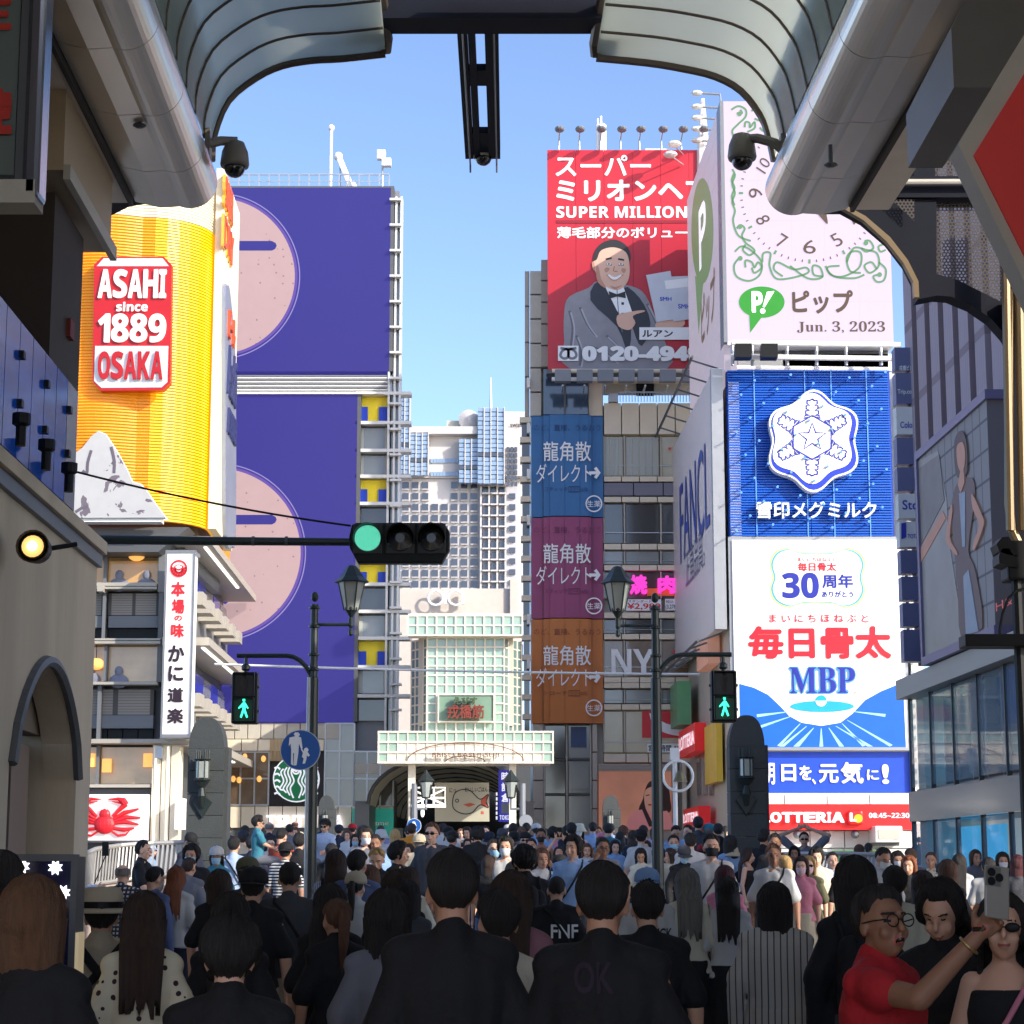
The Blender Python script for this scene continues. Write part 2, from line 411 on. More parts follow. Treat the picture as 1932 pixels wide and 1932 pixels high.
a = fT.rect(737, 372, 750, 1430); ubox('glazing_strip', C_glass2, T, a[0], a[1], .1, .3, a[2], a[3])
for k in range(22):
    v = 378 + k * 48; a = fT.rect(736, v, 753, v + 4); ubox('maintenance_ledge', W_fr, T, a[0], a[1] + .1, -.3, .05, a[2], a[3])
# roof: railing, flagpole, crane, floodlight
RL = thing('roof_railing', 'thin metal railing along the roof above the upper purple screen', 'railing', fT)
a = fT.rect(430, 328, 733, 355)
ubox('rail', C_frame, RL, a[0], a[1], .1, .16, a[3], a[3] + .05); ubox('rail', C_frame, RL, a[0], a[1], .1, .13, (a[2] + a[3]) / 2, (a[2] + a[3]) / 2 + .03)
for i in range(17): x = a[0] + (a[1] - a[0]) * i / 16; ubox('post', C_frame, RL, x, x + .05, .1, .15, a[2] - .1, a[3])
FP = thing('flagpole', 'thin white pole with a ball on top, left of the crane on the roof', 'pole', fT)
x, z = fT.at(621, 224); zb = fT.at(621, 352)[1]
MB().tube([(x, 1, zb), (x, 1, z)], .06).build('pole', C_tubeW, FP); MB().ell((x, 1, z), (.13, .13, .13)).build('ball', C_tubeW, FP)
CR = thing('roof_crane', 'white slanting crane boom on the roof behind the railing', 'crane', fT)
p = [fT.at(630, 262), fT.at(652, 315), fT.at(684, 360)]
MB().tube([(p[0][0], 2, p[0][1]), (p[1][0], 2, p[1][1])], .13, 6).build('boom', C_tubeW, CR)
MB().tube([(p[1][0], 2, p[1][1]), (p[2][0], 2, p[2][1] - .2)], .22, 6).build('boom', C_tubeW, CR)
MB().ell((p[0][0], 2, p[0][1]), (.18, .18, .18)).build('sheave', C_tubeW, CR); q = fT.at(637, 350)
MB().tube([(p[0][0] + .05, 2, p[0][1]), (q[0], 2, q[1] - .4)], .02, 4).build('cable', C_dkgrey, CR); MB().box(q[0] - .3, q[0] + 1.2, 1.6, 2.6, q[1] - 1, q[1] - .2).build('base', C_tubeW, CR)
FL = thing('roof_floodlight', 'small white twin floodlight on a pole at the right end of the roof railing', 'floodlight', fT)
x, z = fT.at(720, 292); MB().tube([(x, .6, fT.at(720, 356)[1]), (x, .6, z)], .04).build('pole', C_frame, FL)
MB().box(x - .2, x + .12, .4, .7, z, z + .35).build('lamp', C_tubeW, FL); MB().box(x, x + .35, .2, .5, z - .35, z - .05).build('lamp', C_tubeW, FL)
# street-level storeys of the same building
def slab_row(f, par, box, mt, n, name='stone_panel', y0=.0, y1=.48, gap=.015):
    a = f.rect(*box)
    for i in range(n):
        xa = a[0] + (a[1] - a[0]) * i / n; xb = a[0] + (a[1] - a[0]) * (i + 1) / n
        ubox(name, mt, par, xa + gap, xb - gap, y0 + .003 * (i % 3), y1, a[2] + gap / 2, a[3] - gap / 2)
slab_row(fT, T, (418, 1364, 640, 1394), C_stone2, 9); slab_row(fT, T, (425, 1395, 612, 1417), C_stone, 6, y0=-.12); slab_row(fT, T, (428, 1521, 742, 1562), C_stone, 12)
slab_row(fT, T, (668, 1440, 668.1 + 75, 1460), C_stone2, 3)
def window_grid(f, par, box, nx, nz, glass, frame=C_frame, t=.06, y=.1, name='window'):
    a = f.rect(*box); w = (a[1] - a[0]) / nx; h = (a[3] - a[2]) / nz
    for i in range(nx):
        for j in range(nz):
            ubox(name, glass, par, a[0] + i * w + t / 2, a[0] + (i + 1) * w - t / 2, y + .06, y + .3, a[2] + j * h + t / 2, a[2] + (j + 1) * h - t / 2)
    for i in range(nx + 1): ubox('mullion', frame, par, a[0] + i * w - t / 2, a[0] + i * w + t / 2, y, y + .36, a[2], a[3])
    for j in range(nz + 1): ubox('transom', frame, par, a[0], a[1], y + .005, y + .36, a[2] + j * h - t / 2, a[2] + j * h + t / 2)
    return a
shopdark = M('dim_shop_window', (88, 70, 52), .2, noise=.8, scale=1.6, emit=.16, coat=1)
window_grid(fT, T, (427, 1419, 507, 1519), 3, 2, shopdark, y=-.05)
warm_lamp = M('glowing_lamp_shade', (255, 180, 96), .5, emit=.8)
for u, v in ((441, 1470), (452, 1472), (490, 1470), (463, 1428), (498, 1432)):
    x, z = fT.at(u, v); MB().ell((x, -.16, z), (.09, .07, .12), 8, 6).build('lamp', warm_lamp, T)
for i in range(9): a = fT.rect(510 + i * 2.6, 1395 + 1, 511.8 + i * 2.6, 1436); ubox('slat', M('wood_slat', (186, 160, 120), .6), T, a[0], a[1], -.14, .0, a[2], a[3])
a = fT.rect(509, 1420, 612, 1521); ubox('sign_backing', M('black_mesh_panel', (34, 34, 34), .7), T, a[0], a[1], .05, .48, a[2], a[3])
window_grid(fT, T, (613, 1365, 668, 1521), 2, 3, C_glass2, y=.0); window_grid(fT, T, (668, 1418, 742, 1521), 3, 2, C_glass, y=.0)
# round coffee-shop emblem
EM = thing('round_emblem_sign', 'round green and white emblem of a crowned long-haired figure on black backing', 'sign', fT)
cx, cv, rr = 559.5, 1470, 44
art(fT, circle(cx, cv, rr), C_whe, EM, .02, 'disc', .1); art(fT, circle(cx, cv, rr - 2.5), M('emblem_green', (0, 112, 66), .5, emit=.25), EM, .135, 'disc')
for s_ in (-1, 1):                              # hair waves, face, tails
    for k in range(4):
        o_ = 8 + k * 6.5
        line(fT, smooth_path([(cx + s_ * (o_ - 4), cv - 28 + k * 3), (cx + s_ * (o_ + 1), cv - 12), (cx + s_ * (o_ - 4), cv + 4), (cx + s_ * (o_ + 3), cv + 18), (cx + s_ * (o_ - 3), cv + 36 - k * 5)], 5), .058, C_whe, EM, .16)
    for k in range(5):
        y = cv - 22 + k * 12; line(fT, smooth_path([(cx + s_ * 30, y + 4), (cx + s_ * 35, y), (cx + s_ * 41, y + 2)], 4), .07, C_whe, EM, .165)
art(fT, circle(cx, cv - 20, 9, 20, 12), C_whe, EM, .17, 'face')
art(fT, [(cx - 9, cv - 30), (cx - 8, cv - 37), (cx - 4, cv - 34), (cx, cv - 40), (cx + 4, cv - 34), (cx + 8, cv - 37), (cx + 9, cv - 30)], C_whe, EM, .175, 'crown')
for s_ in (-1, 1): line(fT, [(cx + s_ * 2, cv - 23), (cx + s_ * 6, cv - 23)], .035, M('emblem_green2', (0, 96, 58), .5), EM, .18)
line(fT, smooth_path([(cx - 4, cv - 14), (cx, cv - 12), (cx + 4, cv - 14)], 3), .03, MATS['emblem_green2'], EM, .18)
TS = thing('shop_sign', 'glowing white letters TSUTAYA on the stone band above the crowd', 'sign', fT)
lit = M('lit_letter', (250, 248, 255), .4, noise=.01, emit=.7)
for ch, u0, u1 in (('T', 503, 520), ('S', 521, 538), ('U', 540, 557), ('T', 558, 574), ('A', 576, 596), ('Y', 600, 620), ('A', 628, 648)):
    text(fT, bold(ch), (u0, 1538, u1, 1561), lit, TS, .22, off=.006, thick=.14, name='letter')
CO = thing('shop_sign', 'teal shop sign with the white word @cosme, left of the arcade gate', 'sign', fT)
a = fT.rect(666, 1526, 743, 1568); MB().box(a[0], a[1], -.3, -.02, a[2] - .3, a[3]).build('board', M('teal_sign', (38, 168, 150), .4, emit=.15), CO)
text(fT, '@cosme', (675, 1548, 734, 1560), C_wh, CO, .32, off=.01)
# shop fronts under the bands so that nothing is open
a = fT.rect(418, 1562, 760, 1640); ubox('shop_front', C_dkgrey, T, a[0], a[1], .1, .48, 1.1, a[3])

# ---------------------------------------------------------------- hotel tower far behind
fH = front(430)
H = thing('hotel_tower', 'tall white hotel with blue glass bays and rows of dark windows, far behind', 'building', fH)
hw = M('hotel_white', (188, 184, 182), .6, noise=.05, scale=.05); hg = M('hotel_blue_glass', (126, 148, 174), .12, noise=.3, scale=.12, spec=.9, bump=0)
hd = M('hotel_window', (62, 66, 76), .12, noise=.3, scale=.2, spec=.9); hs = M('hotel_shaded_side', (176, 176, 184), .6, noise=.04)  # hs is the hotel white again with shade put into the colour
def hb(name, m, r, y0, y1): a = fH.rect(*RR(1, 1, *r)); return ubox(name, m, H, a[0], a[1], y0, y1, a[2], a[3])
hb('wall', hw, (200, 748, 1030, 1700), 6, 30); hb('wall', hw, (330, 505, 780, 747), 5, 30); hb('roof_slab', hw, (385, 470, 770, 512), 2, 30)
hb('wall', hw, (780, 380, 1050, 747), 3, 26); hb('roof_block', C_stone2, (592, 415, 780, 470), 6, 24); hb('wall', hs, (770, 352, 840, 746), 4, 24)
def bays(x0, x1, y0, y1, nx, nz, yf):
    for i in range(nx):
        xa = x0 + (x1 - x0) * i / nx; xb = x0 + (x1 - x0) * (i + 1) / nx - 5
        for j in range(nz):
            ya = y0 + (y1 - y0) * j / nz + 2 * (i % 2)
            hb('glass_bay', hd if j == int(nz * .62) else hg, (xa, ya + 2, xb, ya + (y1 - y0) / nz - 2), yf + .12 * (j % 2), yf + 2)
        hb('bay_frame', hw, (xb, y0, xb + 5, y1), yf - .2, yf + 2.2)
bays(330, 388, 285, 745, 2, 18, 1); bays(388, 492, 500, 748, 3, 10, 2); bays(665, 775, 540, 790, 3, 10, 2); bays(772, 925, 368, 800, 4, 17, 1)
for y in (640, 715): 
    for k in range(9): hb('window', hg, (500 + k * 18, y, 516 + k * 18, y + 24), 4.6, 5.2)
for j in range(11):
    for i in range(8):
        if j < 2 and i in (3, 4): continue
        xa = 338 + i * 56 + (j > 10); ya = 768 + j * 63
        hb('window', hd, (xa, ya, xa + 36, ya + 40), 5.6, 6.2); hb('window_sill', hw, (xa - 2, ya + 41, xa + 40, ya + 46), 5.2, 6)
    for i in range(3):
        xa = 800 + i * 47; ya = 800 + j * 63; hb('window', hd, (xa, ya, xa + 30, ya + 34), 4.6, 5.2); hb('balcony', hw, (xa - 4, ya + 38, xa + 38, ya + 46), 3.6, 5)
    hb('window', hd, (950, 838 + j * 62, 985, 868 + j * 62), 4.6, 5.2)
for i in range(4): hb('pilaster', hw, (783 + i * 47, 800, 793 + i * 47, 1500), 4, 5)
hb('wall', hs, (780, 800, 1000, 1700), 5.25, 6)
for j in range(7):
    for i in range(3): hb('window', hd, (935 + i * 22, 585 + j * 33, 952 + i * 22, 610 + j * 33), 2.4, 2.9)
text(fH, 'swiss', (644 + 955 / 3, 644 + 445 / 3, 985, 644 + 470 / 3), C_inkdark, H, -2.6, off=.02)
x, z = fH.at(*R(1, 1, 845, 175)[0]); zb = fH.at(*R(1, 1, 845, 360)[0])[1]
MB().tube([(x, 5, zb), (x, 5, z)], [.35, .1]).build('antenna', C_frame, H); x2, z2 = fH.at(*R(1, 1, 718, 420)[0])
MB().lathe([(.1, -.3), (2.2, .6)], 14, (x2, 3.4, z2), 'y').build('dish', hw, H)

# department store with ring logo
fO = front(112); O = thing('department_store', 'beige department store wall with four white ring letters, behind the gate', 'building', fO)
a = fO.rect(*RR(1, 1, 320, 1395, 1010, 2300)); MB().box(a[0], a[1], .3, 20, 1.1, a[3]).build('wall', M('store_wall', (196, 186, 176), .75), O)
a = fO.rect(*RR(1, 1, 955, 1340, 1000, 1700)); MB().box(a[0], a[1], .0, 20, 1.1, a[3]).build('stair_wall', MATS['store_wall'], O)
for k in range(9):
    a = fO.rect(*RR(1, 1, 330 + k * 69, 1560, 396 + k * 69, 1690)); ubox('wall_panel', MATS['store_wall'], O, a[0], a[1], .22, .3, a[2], a[3])
ring = M('ring_letter_white', (232, 232, 228), .4)
for k, (cx, s_) in enumerate(((534, 1), (590, 0), (648, 1), (690, 0))):
    u, v = 644 + cx / 3, 644 + 1455 / 3
    if s_: c_ = fO.at(u, v); MB().tube([(c_[0] + .4 * math.cos(t), -.25, c_[1] + .4 * math.sin(t)) for t in np.linspace(0, 2 * math.pi, 22)], .07, 6).build('letter', ring, O)
    else: a = fO.rect(u - 2.5, v - 12, u + 2.5, v + 12); ubox('letter', ring, O, a[0], a[1], -.3, 0, a[2], a[3])

# ---------------------------------------------------------------- arcade gate opposite (glass tower and canopy)
fG = front(70); G = thing('arcade_gate', 'arcade entrance tower of pale green glass squares over a white lettered canopy', 'gate', fG)
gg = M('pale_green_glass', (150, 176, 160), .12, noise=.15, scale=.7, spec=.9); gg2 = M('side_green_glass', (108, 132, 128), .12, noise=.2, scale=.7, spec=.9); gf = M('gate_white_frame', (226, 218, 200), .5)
a = fG.rect(*RR(1, 1, 382, 1560, 1022, 2170)); MB().box(a[0] + .3, a[1] - .3, .5, 5, a[2], a[3]).build('core', C_stone2, G)
def glass_grid(f, par, box, nx, nz, gl, y, name='glass_panel', t=.05):
    a = f.rect(*box); w = (a[1] - a[0]) / nx; h = (a[3] - a[2]) / nz
    for i in range(nx):
        for j in range(nz): ubox(name, gl, par, a[0] + i * w + t / 2, a[0] + (i + 1) * w - t / 2, y + .05, y + .12, a[2] + j * h + t / 2, a[2] + (j + 1) * h - t / 2)
    for i in range(nx + 1): ubox('frame_bar', gf, par, a[0] + i * w - t / 2, a[0] + i * w + t / 2, y, y + .12, a[2], a[3])
    for j in range(nz + 1): ubox('frame_bar', gf, par, a[0], a[1], y + .003, y + .12, a[2] + j * h - t / 2, a[2] + j * h + t / 2)
glass_grid(fG, G, RR(1, 1, 380, 1562, 1024, 1672), 12, 2, gg, -.5); a = fG.rect(*RR(1, 1, 380, 1556, 1024, 1672)); ubox('parapet', gf, G, a[0], a[1], -.35, .5, a[2], a[3] + .05)
glass_grid(fG, G, RR(1, 1, 484, 1676, 922, 2208), 8, 10, gg, .1)
for (u0, u1, ax, ay, bx, by) in ((0, 0, 384, .45, 484, .1), (0, 0, 922, .1, 1022, .45)):   # angled wings
    pa = fG.at(644 + ax / 3, 1250)[0], ay * 3.2; pb = fG.at(644 + bx / 3, 1250)[0], by * 3.2 if by != .1 else .15
    if ax == 384: pa = (pa[0], 1.3); pb = (pb[0], .2)
    else: pa = (pa[0], .2); pb = (pb[0], 1.3)
    wing = bpy.data.objects.new('glass_wing', None); COL.objects.link(wing); wing.parent = G
    dx, dy = pb[0] - pa[0], pb[1] - pa[1]; wl = math.hypot(dx, dy); wing.location = (pa[0], pa[1], 0); wing.rotation_euler = (0, 0, math.atan2(dy, dx))
    zt, zb = fG.at(850, 644 + 1676 / 3)[1], fG.at(850, 644 + 2208 / 3)[1]
    for i in range(4):
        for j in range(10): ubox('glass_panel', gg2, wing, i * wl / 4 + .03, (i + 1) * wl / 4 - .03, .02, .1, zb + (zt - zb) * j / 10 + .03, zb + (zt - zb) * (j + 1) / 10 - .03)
    for i in range(5): ubox('frame_bar', gf, wing, i * wl / 4 - .03, i * wl / 4 + .03, 0, .12, zb, zt)
    for j in range(11): ubox('frame_bar', gf, wing, 0, wl, .003, .12, zb + (zt - zb) * j / 10 - .02, zb + (zt - zb) * j / 10 + .02)
a = fG.rect(*RR(1, 2, 552, 68, 862, 220)); ubox('sign_panel', M('gate_sign_green', (120, 150, 128), .35), G, a[0], a[1], -.06, .09, a[2], a[3])
for bx in ((548, 64, 866, 72), (548, 218, 866, 226), (546, 64, 553, 226), (861, 64, 868, 226)): a = fG.rect(*RR(1, 2, *bx)); ubox('frame_bar', gf, G, a[0], a[1], -.12, -.02, a[2], a[3])
text(fG, '戎橋筋', RR(1, 2, 600, 128, 808, 208), M('gate_letter_brown', (122, 52, 40), .5), G, .35, off=.025, thick=.16); text(fG, 'えびす', RR(1, 2, 635, 84, 770, 128), M('gate_letter_green', (70, 84, 56), .5), G, .34, off=.03, thick=.16)
fC = front(68); 
a = fC.rect(*RR(1, 2, 210, 278, 1198, 452)); MB().box(a[0] + .06, a[1] - .06, .14, 3.2, a[2] + .03, a[3] - .03).build('canopy', gf, G).location = (fC.ox - fG.ox, -2, 0)
GC = bpy.data.objects.new('canopy_front', None); COL.objects.link(GC); GC.parent = G; GC.location = (fC.ox - fG.ox, -2, 0)
w = (a[1] - a[0]) / 18; h3 = (a[3] - a[2]) / 3
cream = M('canopy_cream_panel', (232, 224, 204), .5, noise=.05)
for i in range(18):
    for j in range(3):
        green = j == 2 or (j == 1 and (i < 2 or i >= 16)) or (j == 0 and (i < 1 or i >= 17))
        ubox('glass_panel' if green else 'white_panel', gg if green else cream, GC, a[0] + i * w + .03, a[0] + (i + 1) * w - .03, .05, .13, a[2] + j * h3 + .03, a[2] + (j + 1) * h3 - .03)
for i in range(19): ubox('frame_bar', gf, GC, a[0] + i * w - .025, a[0] + i * w + .025, 0.02 if 0 < i < 18 else 0, .13, a[2], a[3])
for j in range(4): ubox('frame_bar', gf, GC, a[0] - .03, a[1] + .03, -.01, .13, a[2] + j * h3 - .03, a[2] + j * h3 + .03)
gold = M('canopy_lettering', (110, 70, 58), .5)
text(fC, 'EBISU BASHI-SUJI', RR(1, 2, 516, 398, 892, 432), gold, GC, .22, off=.0, thick=.05)
for r_ in (110, 330):
    line(fC, [(644 + (702 + r_ * math.cos(t)) / 3, 1288 + (448 - r_ * .33 * (1 if r_ > 200 else .9) * math.sin(t)) / 3) for t in np.linspace(.05, math.pi - .05, 30)], .03, gold, GC, .05)
for ux in (392, 970):
    a = fC.rect(*RR(1, 2, ux - 20, 455, ux + 20, 840)); MB().box(a[0], a[1], .6, 1.2, 1.1, a[3]).build('column', gf, GC)
# arcade interior behind the gate: ribbed vault, dark shop sides
AI = thing('arcade_vault', 'arched translucent arcade roof seen in shade beneath the canopy', 'arcade roof', front(72))
fA = front(72); vm = M('vault_panel', (150, 146, 130), .5, emit=.06); rib = M('vault_rib', (52, 52, 54), .5)
cxx, cz = fA.at(838, 1500); vr = 2.6
for k in range(7):
    y0 = k * 4
    for j in range(10):
        t0, t1 = math.pi * j / 10, math.pi * (j + 1) / 10; m_ = MB()
        q = [(cxx + vr * math.cos(t0), cz - .3 + vr * .62 * math.sin(t0)), (cxx + vr * math.cos(t1), cz - .3 + vr * .62 * math.sin(t1))]
        m_.add([(q[0][0], y0 + .1, q[0][1]), (q[1][0], y0 + .1, q[1][1]), (q[1][0], y0 + 3.9, q[1][1]), (q[0][0], y0 + 3.9, q[0][1])], [(0, 1, 2, 3)]); m_.build('roof_panel', vm, AI)
    MB().tube([(cxx + (vr + .02) * math.cos(t), y0, cz - .3 + (vr + .02) * .62 * math.sin(t)) for t in np.linspace(0, math.pi, 18)], .07, 6).build('rib', rib, AI)
for x0_, x1_ in ((cxx - vr - .5, cxx - vr), (cxx + vr, cxx + vr + .5)): MB().box(x0_, x1_, .2, 28, 1.1, cz - .2).build('side_wall', C_dkgrey, AI)
MB().box(cxx - 5, cxx + 4, 28.2, 29, 1.1, cz + 3).build('end_wall', C_dkgrey, AI)
fB = front(71.2); BN = thing('hanging_banner', 'pale banner with a drawn red-tailed sea bream and brush writing, under the arcade gate', 'banner', fB)
art(fB, R(1, 2, 528, 566, 836, 566, 838, 786, 530, 786), M('banner_paper', (184, 180, 160), .9, noise=.08), BN, .0, 'cloth', .03)
fish = [(630, 690), (640, 630), (680, 606), (730, 612), (785, 660), (832, 632), (820, 672), (832, 708), (785, 692), (740, 736), (690, 742), (645, 722)]
line(fB, smooth_path([(644 + x / 3, 1288 + y / 3) for x, y in fish], 4, True), .035, C_inkdark, BN, .04, closed=True)
art(fB, R(1, 2, 790, 664, 832, 634, 820, 672, 832, 706, 790, 690), M('fish_red', (190, 90, 70), .7), BN, .036, 'tail'); art(fB, R(1, 2, 690, 690, 730, 680, 760, 690, 720, 704), MATS['fish_red'], BN, .036, 'fin')
line(fB, [(644 + (655 + 9 * math.cos(t)) / 3, 1288 + (668 + 9 * math.sin(t)) / 3) for t in np.linspace(0, 6.28, 14)], .03, C_inkdark, BN, .04)
text(fB, 'おいしいごはん', RR(1, 2, 700, 590, 828, 618), C_inkdark, BN, .04, off=.02); text(fB, 'にっ', RR(1, 2, 612, 596, 650, 622), C_inkdark, BN, .04, off=.02); text(fB, 'おおき', RR(1, 2, 572, 590, 592, 700), C_inkdark, BN, .04, off=.02)
art(fB, R(1, 2, 790, 728, 806, 728, 806, 744, 790, 744), MATS['fish_red'], BN, .036, 'seal')
fK = front(69.4); KS = thing('clock_shop_sign', 'upright blue shop sign reading 時計倉 TOKIA at the right of the arcade mouth', 'sign', fK)
a = fK.rect(*RR(1, 2, 890, 495, 968, 787)); MB().box(a[0], a[1], 0, .35, a[2], a[3]).build('box', M('sign_violet_blue', (54, 50, 170), .4, emit=.35), KS)
for s_, y in (('時', 506), ('計', 566), ('倉', 626)): text(fK, s_, RR(1, 2, 906, y, 950, y + 50), C_whe, KS, .02, off=.03)
a = fK.rect(*RR(1, 2, 906, 680, 962, 740)); MB().box(a[0], a[1], -.03, 0, a[2], a[3]).build('clock_panel', C_grey, KS); text(fK, bold('TOKIA'), RR(1, 2, 896, 750, 962, 776), C_whe, KS, .02)
SW = thing('shop_sign', 'narrow lit white sign strip left of the blue 時計倉 sign', 'sign', fK); art(fK, R(1, 2, 872, 615, 886, 615, 886, 785, 872, 785), C_black, SW, .0, 'board', .1)
for k in range(6): a = fK.rect(*RR(1, 2, 875, 622 + k * 27, 884, 640 + k * 27)); MB().box(a[0], a[1], -.13, -.1, a[2], a[3]).build('lit_block', C_whe, SW)
LG = thing('arcade_lantern_frame', 'white open metal lantern frame hanging at the left under the canopy', 'lantern', fC)
for pts in ([(392, 700), (392, 592), (585, 592), (585, 700), (392, 700)], [(392, 650), (585, 650)], [(392, 600), (585, 690)], [(585, 600), (392, 690)], [(456, 592), (456, 700)], [(520, 592), (520, 700)]):
    q = fC.pts([(644 + x / 3, 1288 + y / 3) for x, y in pts]); MB().tube([(x, .4, z) for x, z in q], .035, 5).build('bar', C_tubeW, LG)
a = fC.rect(*RR(1, 2, 394, 688, 588, 703)); MB().box(a[0], a[1], .2, .6, a[2], a[3]).build('lamp_tube', M('lit_tube', (255, 250, 235), .5, emit=1.5), LG)
x, z = fC.at(*R(1, 2, 457, 735)[0]); MB().ell((x, .4, z), (.06, .06, .14)).build('bulb', MATS['lit_tube'], LG)
x, z = fC.at(*R(1, 2, 400, 600)[0]); MB().tube([(x, .4, gz(68)), (x, .4, z)], .07).build('post', C_dkgrey, LG)
# ---------------------------------------------------------------- banner building (right of the gate)
fP = front(79)
B = thing('banner_building', 'beige corner building with a tall column of blue, pink and orange medicine banners', 'building', fP)
def pz(i, j, x0, y0, x1, y1): return fP.rect(*RR(i, j, x0, y0, x1, y1))
a = pz(1, 1, 1040, 350, 2100, 2300); a1 = pz(1, 1, 1080, -100, 1480, 0)
MB().box(a[0] + .3, a[1] + 3, .5, 12, 1.1, a[3]).build('body', C_stone2, B)
t = pz(1, 0, 1040, 1520, 1480, 1900); MB().box(t[0] + .3, t[1], .5, 12, a[3], t[3]).build('upper_body', C_stone2, B)
def pbox(name, m, i, j, x0, y0, x1, y1, ya, yb, g=0):
    a = pz(i, j, x0, y0, x1, y1); return ubox(name, m, B, a[0] + g, a[1] - g, ya, yb, a[2] + g, a[3] - g)
# left shaded side, cut in facets, with round bays of windows
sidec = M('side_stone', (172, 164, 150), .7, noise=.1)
for k, (y0, y1) in enumerate(((-410, -210), (-205, -5), (0, 190), (195, 420))): pbox('stone_panel', sidec, 1, 1, 1036, y0, 1068, y1, .25, .6, .02)
for k in range(6): pbox('stone_panel', C_stone2, 1, 1, 1066, -400 + k * 138, 1134, -266 + k * 138, -.02, .48, .02)
for k in range(5): pbox('cylinder_panel', sidec, 1, 1, 1128, -450 + k * 122, 1172, -332 + k * 122, -.35, .48, .02)
pbox('stone_panel', C_stone, 1, 1, 1396, 170, 1480, 425, -.05, .48, .02)
for k in range(16):
    y = 430 + k * 112; pbox('bay_window', C_glass, 1, 1, 1018 + k, y + 30, 1070, y + 112, .15, .5, .02); pbox('bay_band', C_stone, 1, 1, 1010 + k, y, 1072, y + 30, -.05, .5)
for y in (215, 470, 730, 990, 1550, 1800): pbox('wall_lamp', C_white, 1, 1, 1050, y, 1068, y + 55, -.3, -.02)
# dark curved corner window on top of the banners
pbox('corner_window', M('blue_grey_glass', (56, 74, 92), .08, noise=.3, scale=.4, spec=.9), 1, 1, 1140, 165, 1262, 425, -.3, .4, .02); pbox('corner_window', MATS['blue_grey_glass'], 1, 1, 1268, 165, 1396, 425, -.3, .4, .02)
pbox('mullion', C_dkgrey, 1, 1, 1258, 160, 1270, 430, -.36, .4)
# three banners
BC = thing('medicine_banner', '', 'banner', fP)
bpy.data.objects.remove(BC)
bands = [('blue', (44, 108, 162), 425, 1000, 'ミント', '16包', 'スティック', (20, 48, 100)), ('pink', (152, 62, 106), 1000, 1574, 'ピーチ', '16包', 'スティック', (110, 30, 74)), ('orange', (196, 114, 38), 1574, 2167, 'マンゴー', '20粒', 'トローチ', (124, 50, 30))]
for nm, col, y0, y1, fl, ct, kd, ink in bands:
    bt = thing('medicine_banner', {'blue': 'blue medicine banner, top of the column of three', 'pink': 'magenta pink medicine banner, middle of the column of three', 'orange': 'orange medicine banner, lowest of the column of three'}[nm], 'banner', fP, group='column of medicine banners')
    m_ = M('banner_' + nm, col, .45, noise=.07, scale=.8); dk = M('banner_ink_' + nm, ink, .5)
    for k, (xa, xb, d0) in enumerate(((1075, 1140, .1), (1143, 1180, .3), (1180, 1258, .42), (1262, 1340, .42), (1340, 1392, .36), (1396, 1408, .3), (1412, 1480, .1))):
        a = pz(1, 1, xa, y0, xb + 1, y1); MB().box(a[0], a[1] + (.03 if k < 6 and k not in (0,) else 0), -d0, .1, a[2] + .02, a[3] - .02).build('banner_sheet', m_, bt)
    o = y0 - 425
    a = pz(1, 1, 1086, 480, 1466, 522)
    text(fP, 'のど、直接、うるおう', RR(1, 1, 1088, 484 + o, 1464, 520 + o), dk, bt, .46, off=.004)
    text(fP, '龍角散', RR(1, 1, 1142, 580 + o, 1410, 692 + o), C_wh, bt, .46, off=.008)
    text(fP, 'ダイレクト', RR(1, 1, 1102, 706 + o, 1412, 812 + o), C_wh, bt, .46, off=-.002)
    line(fP, R(1, 1, 1400, 757 + o, 1450, 757 + o), .12, C_wh, bt, .465); line(fP, R(1, 1, 1434, 728 + o, 1456, 757 + o, 1434, 786 + o), .12, C_wh, bt, .47)
    text(fP, kd, RR(1, 1, 1150, 836 + o, 1278, 860 + o), dk, bt, .46); text(fP, fl, RR(1, 1, 1292, 838 + o, 1342, 858 + o), dk, bt, .46); text(fP, ct, RR(1, 1, 1352, 838 + o, 1392, 860 + o), dk, bt, .46)
    line(fP, R(1, 1, 1285, 834 + o, 1347, 834 + o, 1347, 863 + o, 1285, 863 + o), .03, dk, bt, .46, closed=True)
    c = R(1, 1, 1427, 931 + o)[0]; line(fP, circle(c[0], c[1], 14.6), .05, C_wh, bt, .48, closed=True); text(fP, '生薬', RR(1, 1, 1388, 914 + o, 1466, 950 + o), C_wh, bt, .48)
# glazed entrance under the banners
for xa, xb in ((1152, 1270), (1284, 1412)):
    for ya, yb in ((240, 430), (440, 628), (638, 830)): pbox('window', C_glass if xa < 1200 else C_glass2, 1, 2, xa, ya, xb, yb, .1, .4, .02)
for x in (1148, 1276, 1412): pbox('mullion', C_stone2, 1, 2, x - 4, 235, x + 4, 835, -.02, .42)
for x0_, x1_ in ((1082, 1144), (1418, 1450)):
    for k in range(4): pbox('stone_panel', C_stone2, 1, 2, x0_, 235 + k * 160, x1_, 393 + k * 160, -.1, .48, .02)
for y in (432, 630): pbox('transom', C_dkgrey, 1, 2, 1150, y, 1412, y + 8, .02, .42)
pbox('shop_poster', M('shop_poster_blue', (60, 80, 120), .5), 1, 2, 1300, 250, 1388, 365, .02, .09); pbox('shop_poster', C_glass2, 1, 2, 1290, 470, 1400, 600, .02, .09)
pbox('ground_wall', C_stone2, 1, 2, 1080, 835, 2200, 1100, .0, .48)
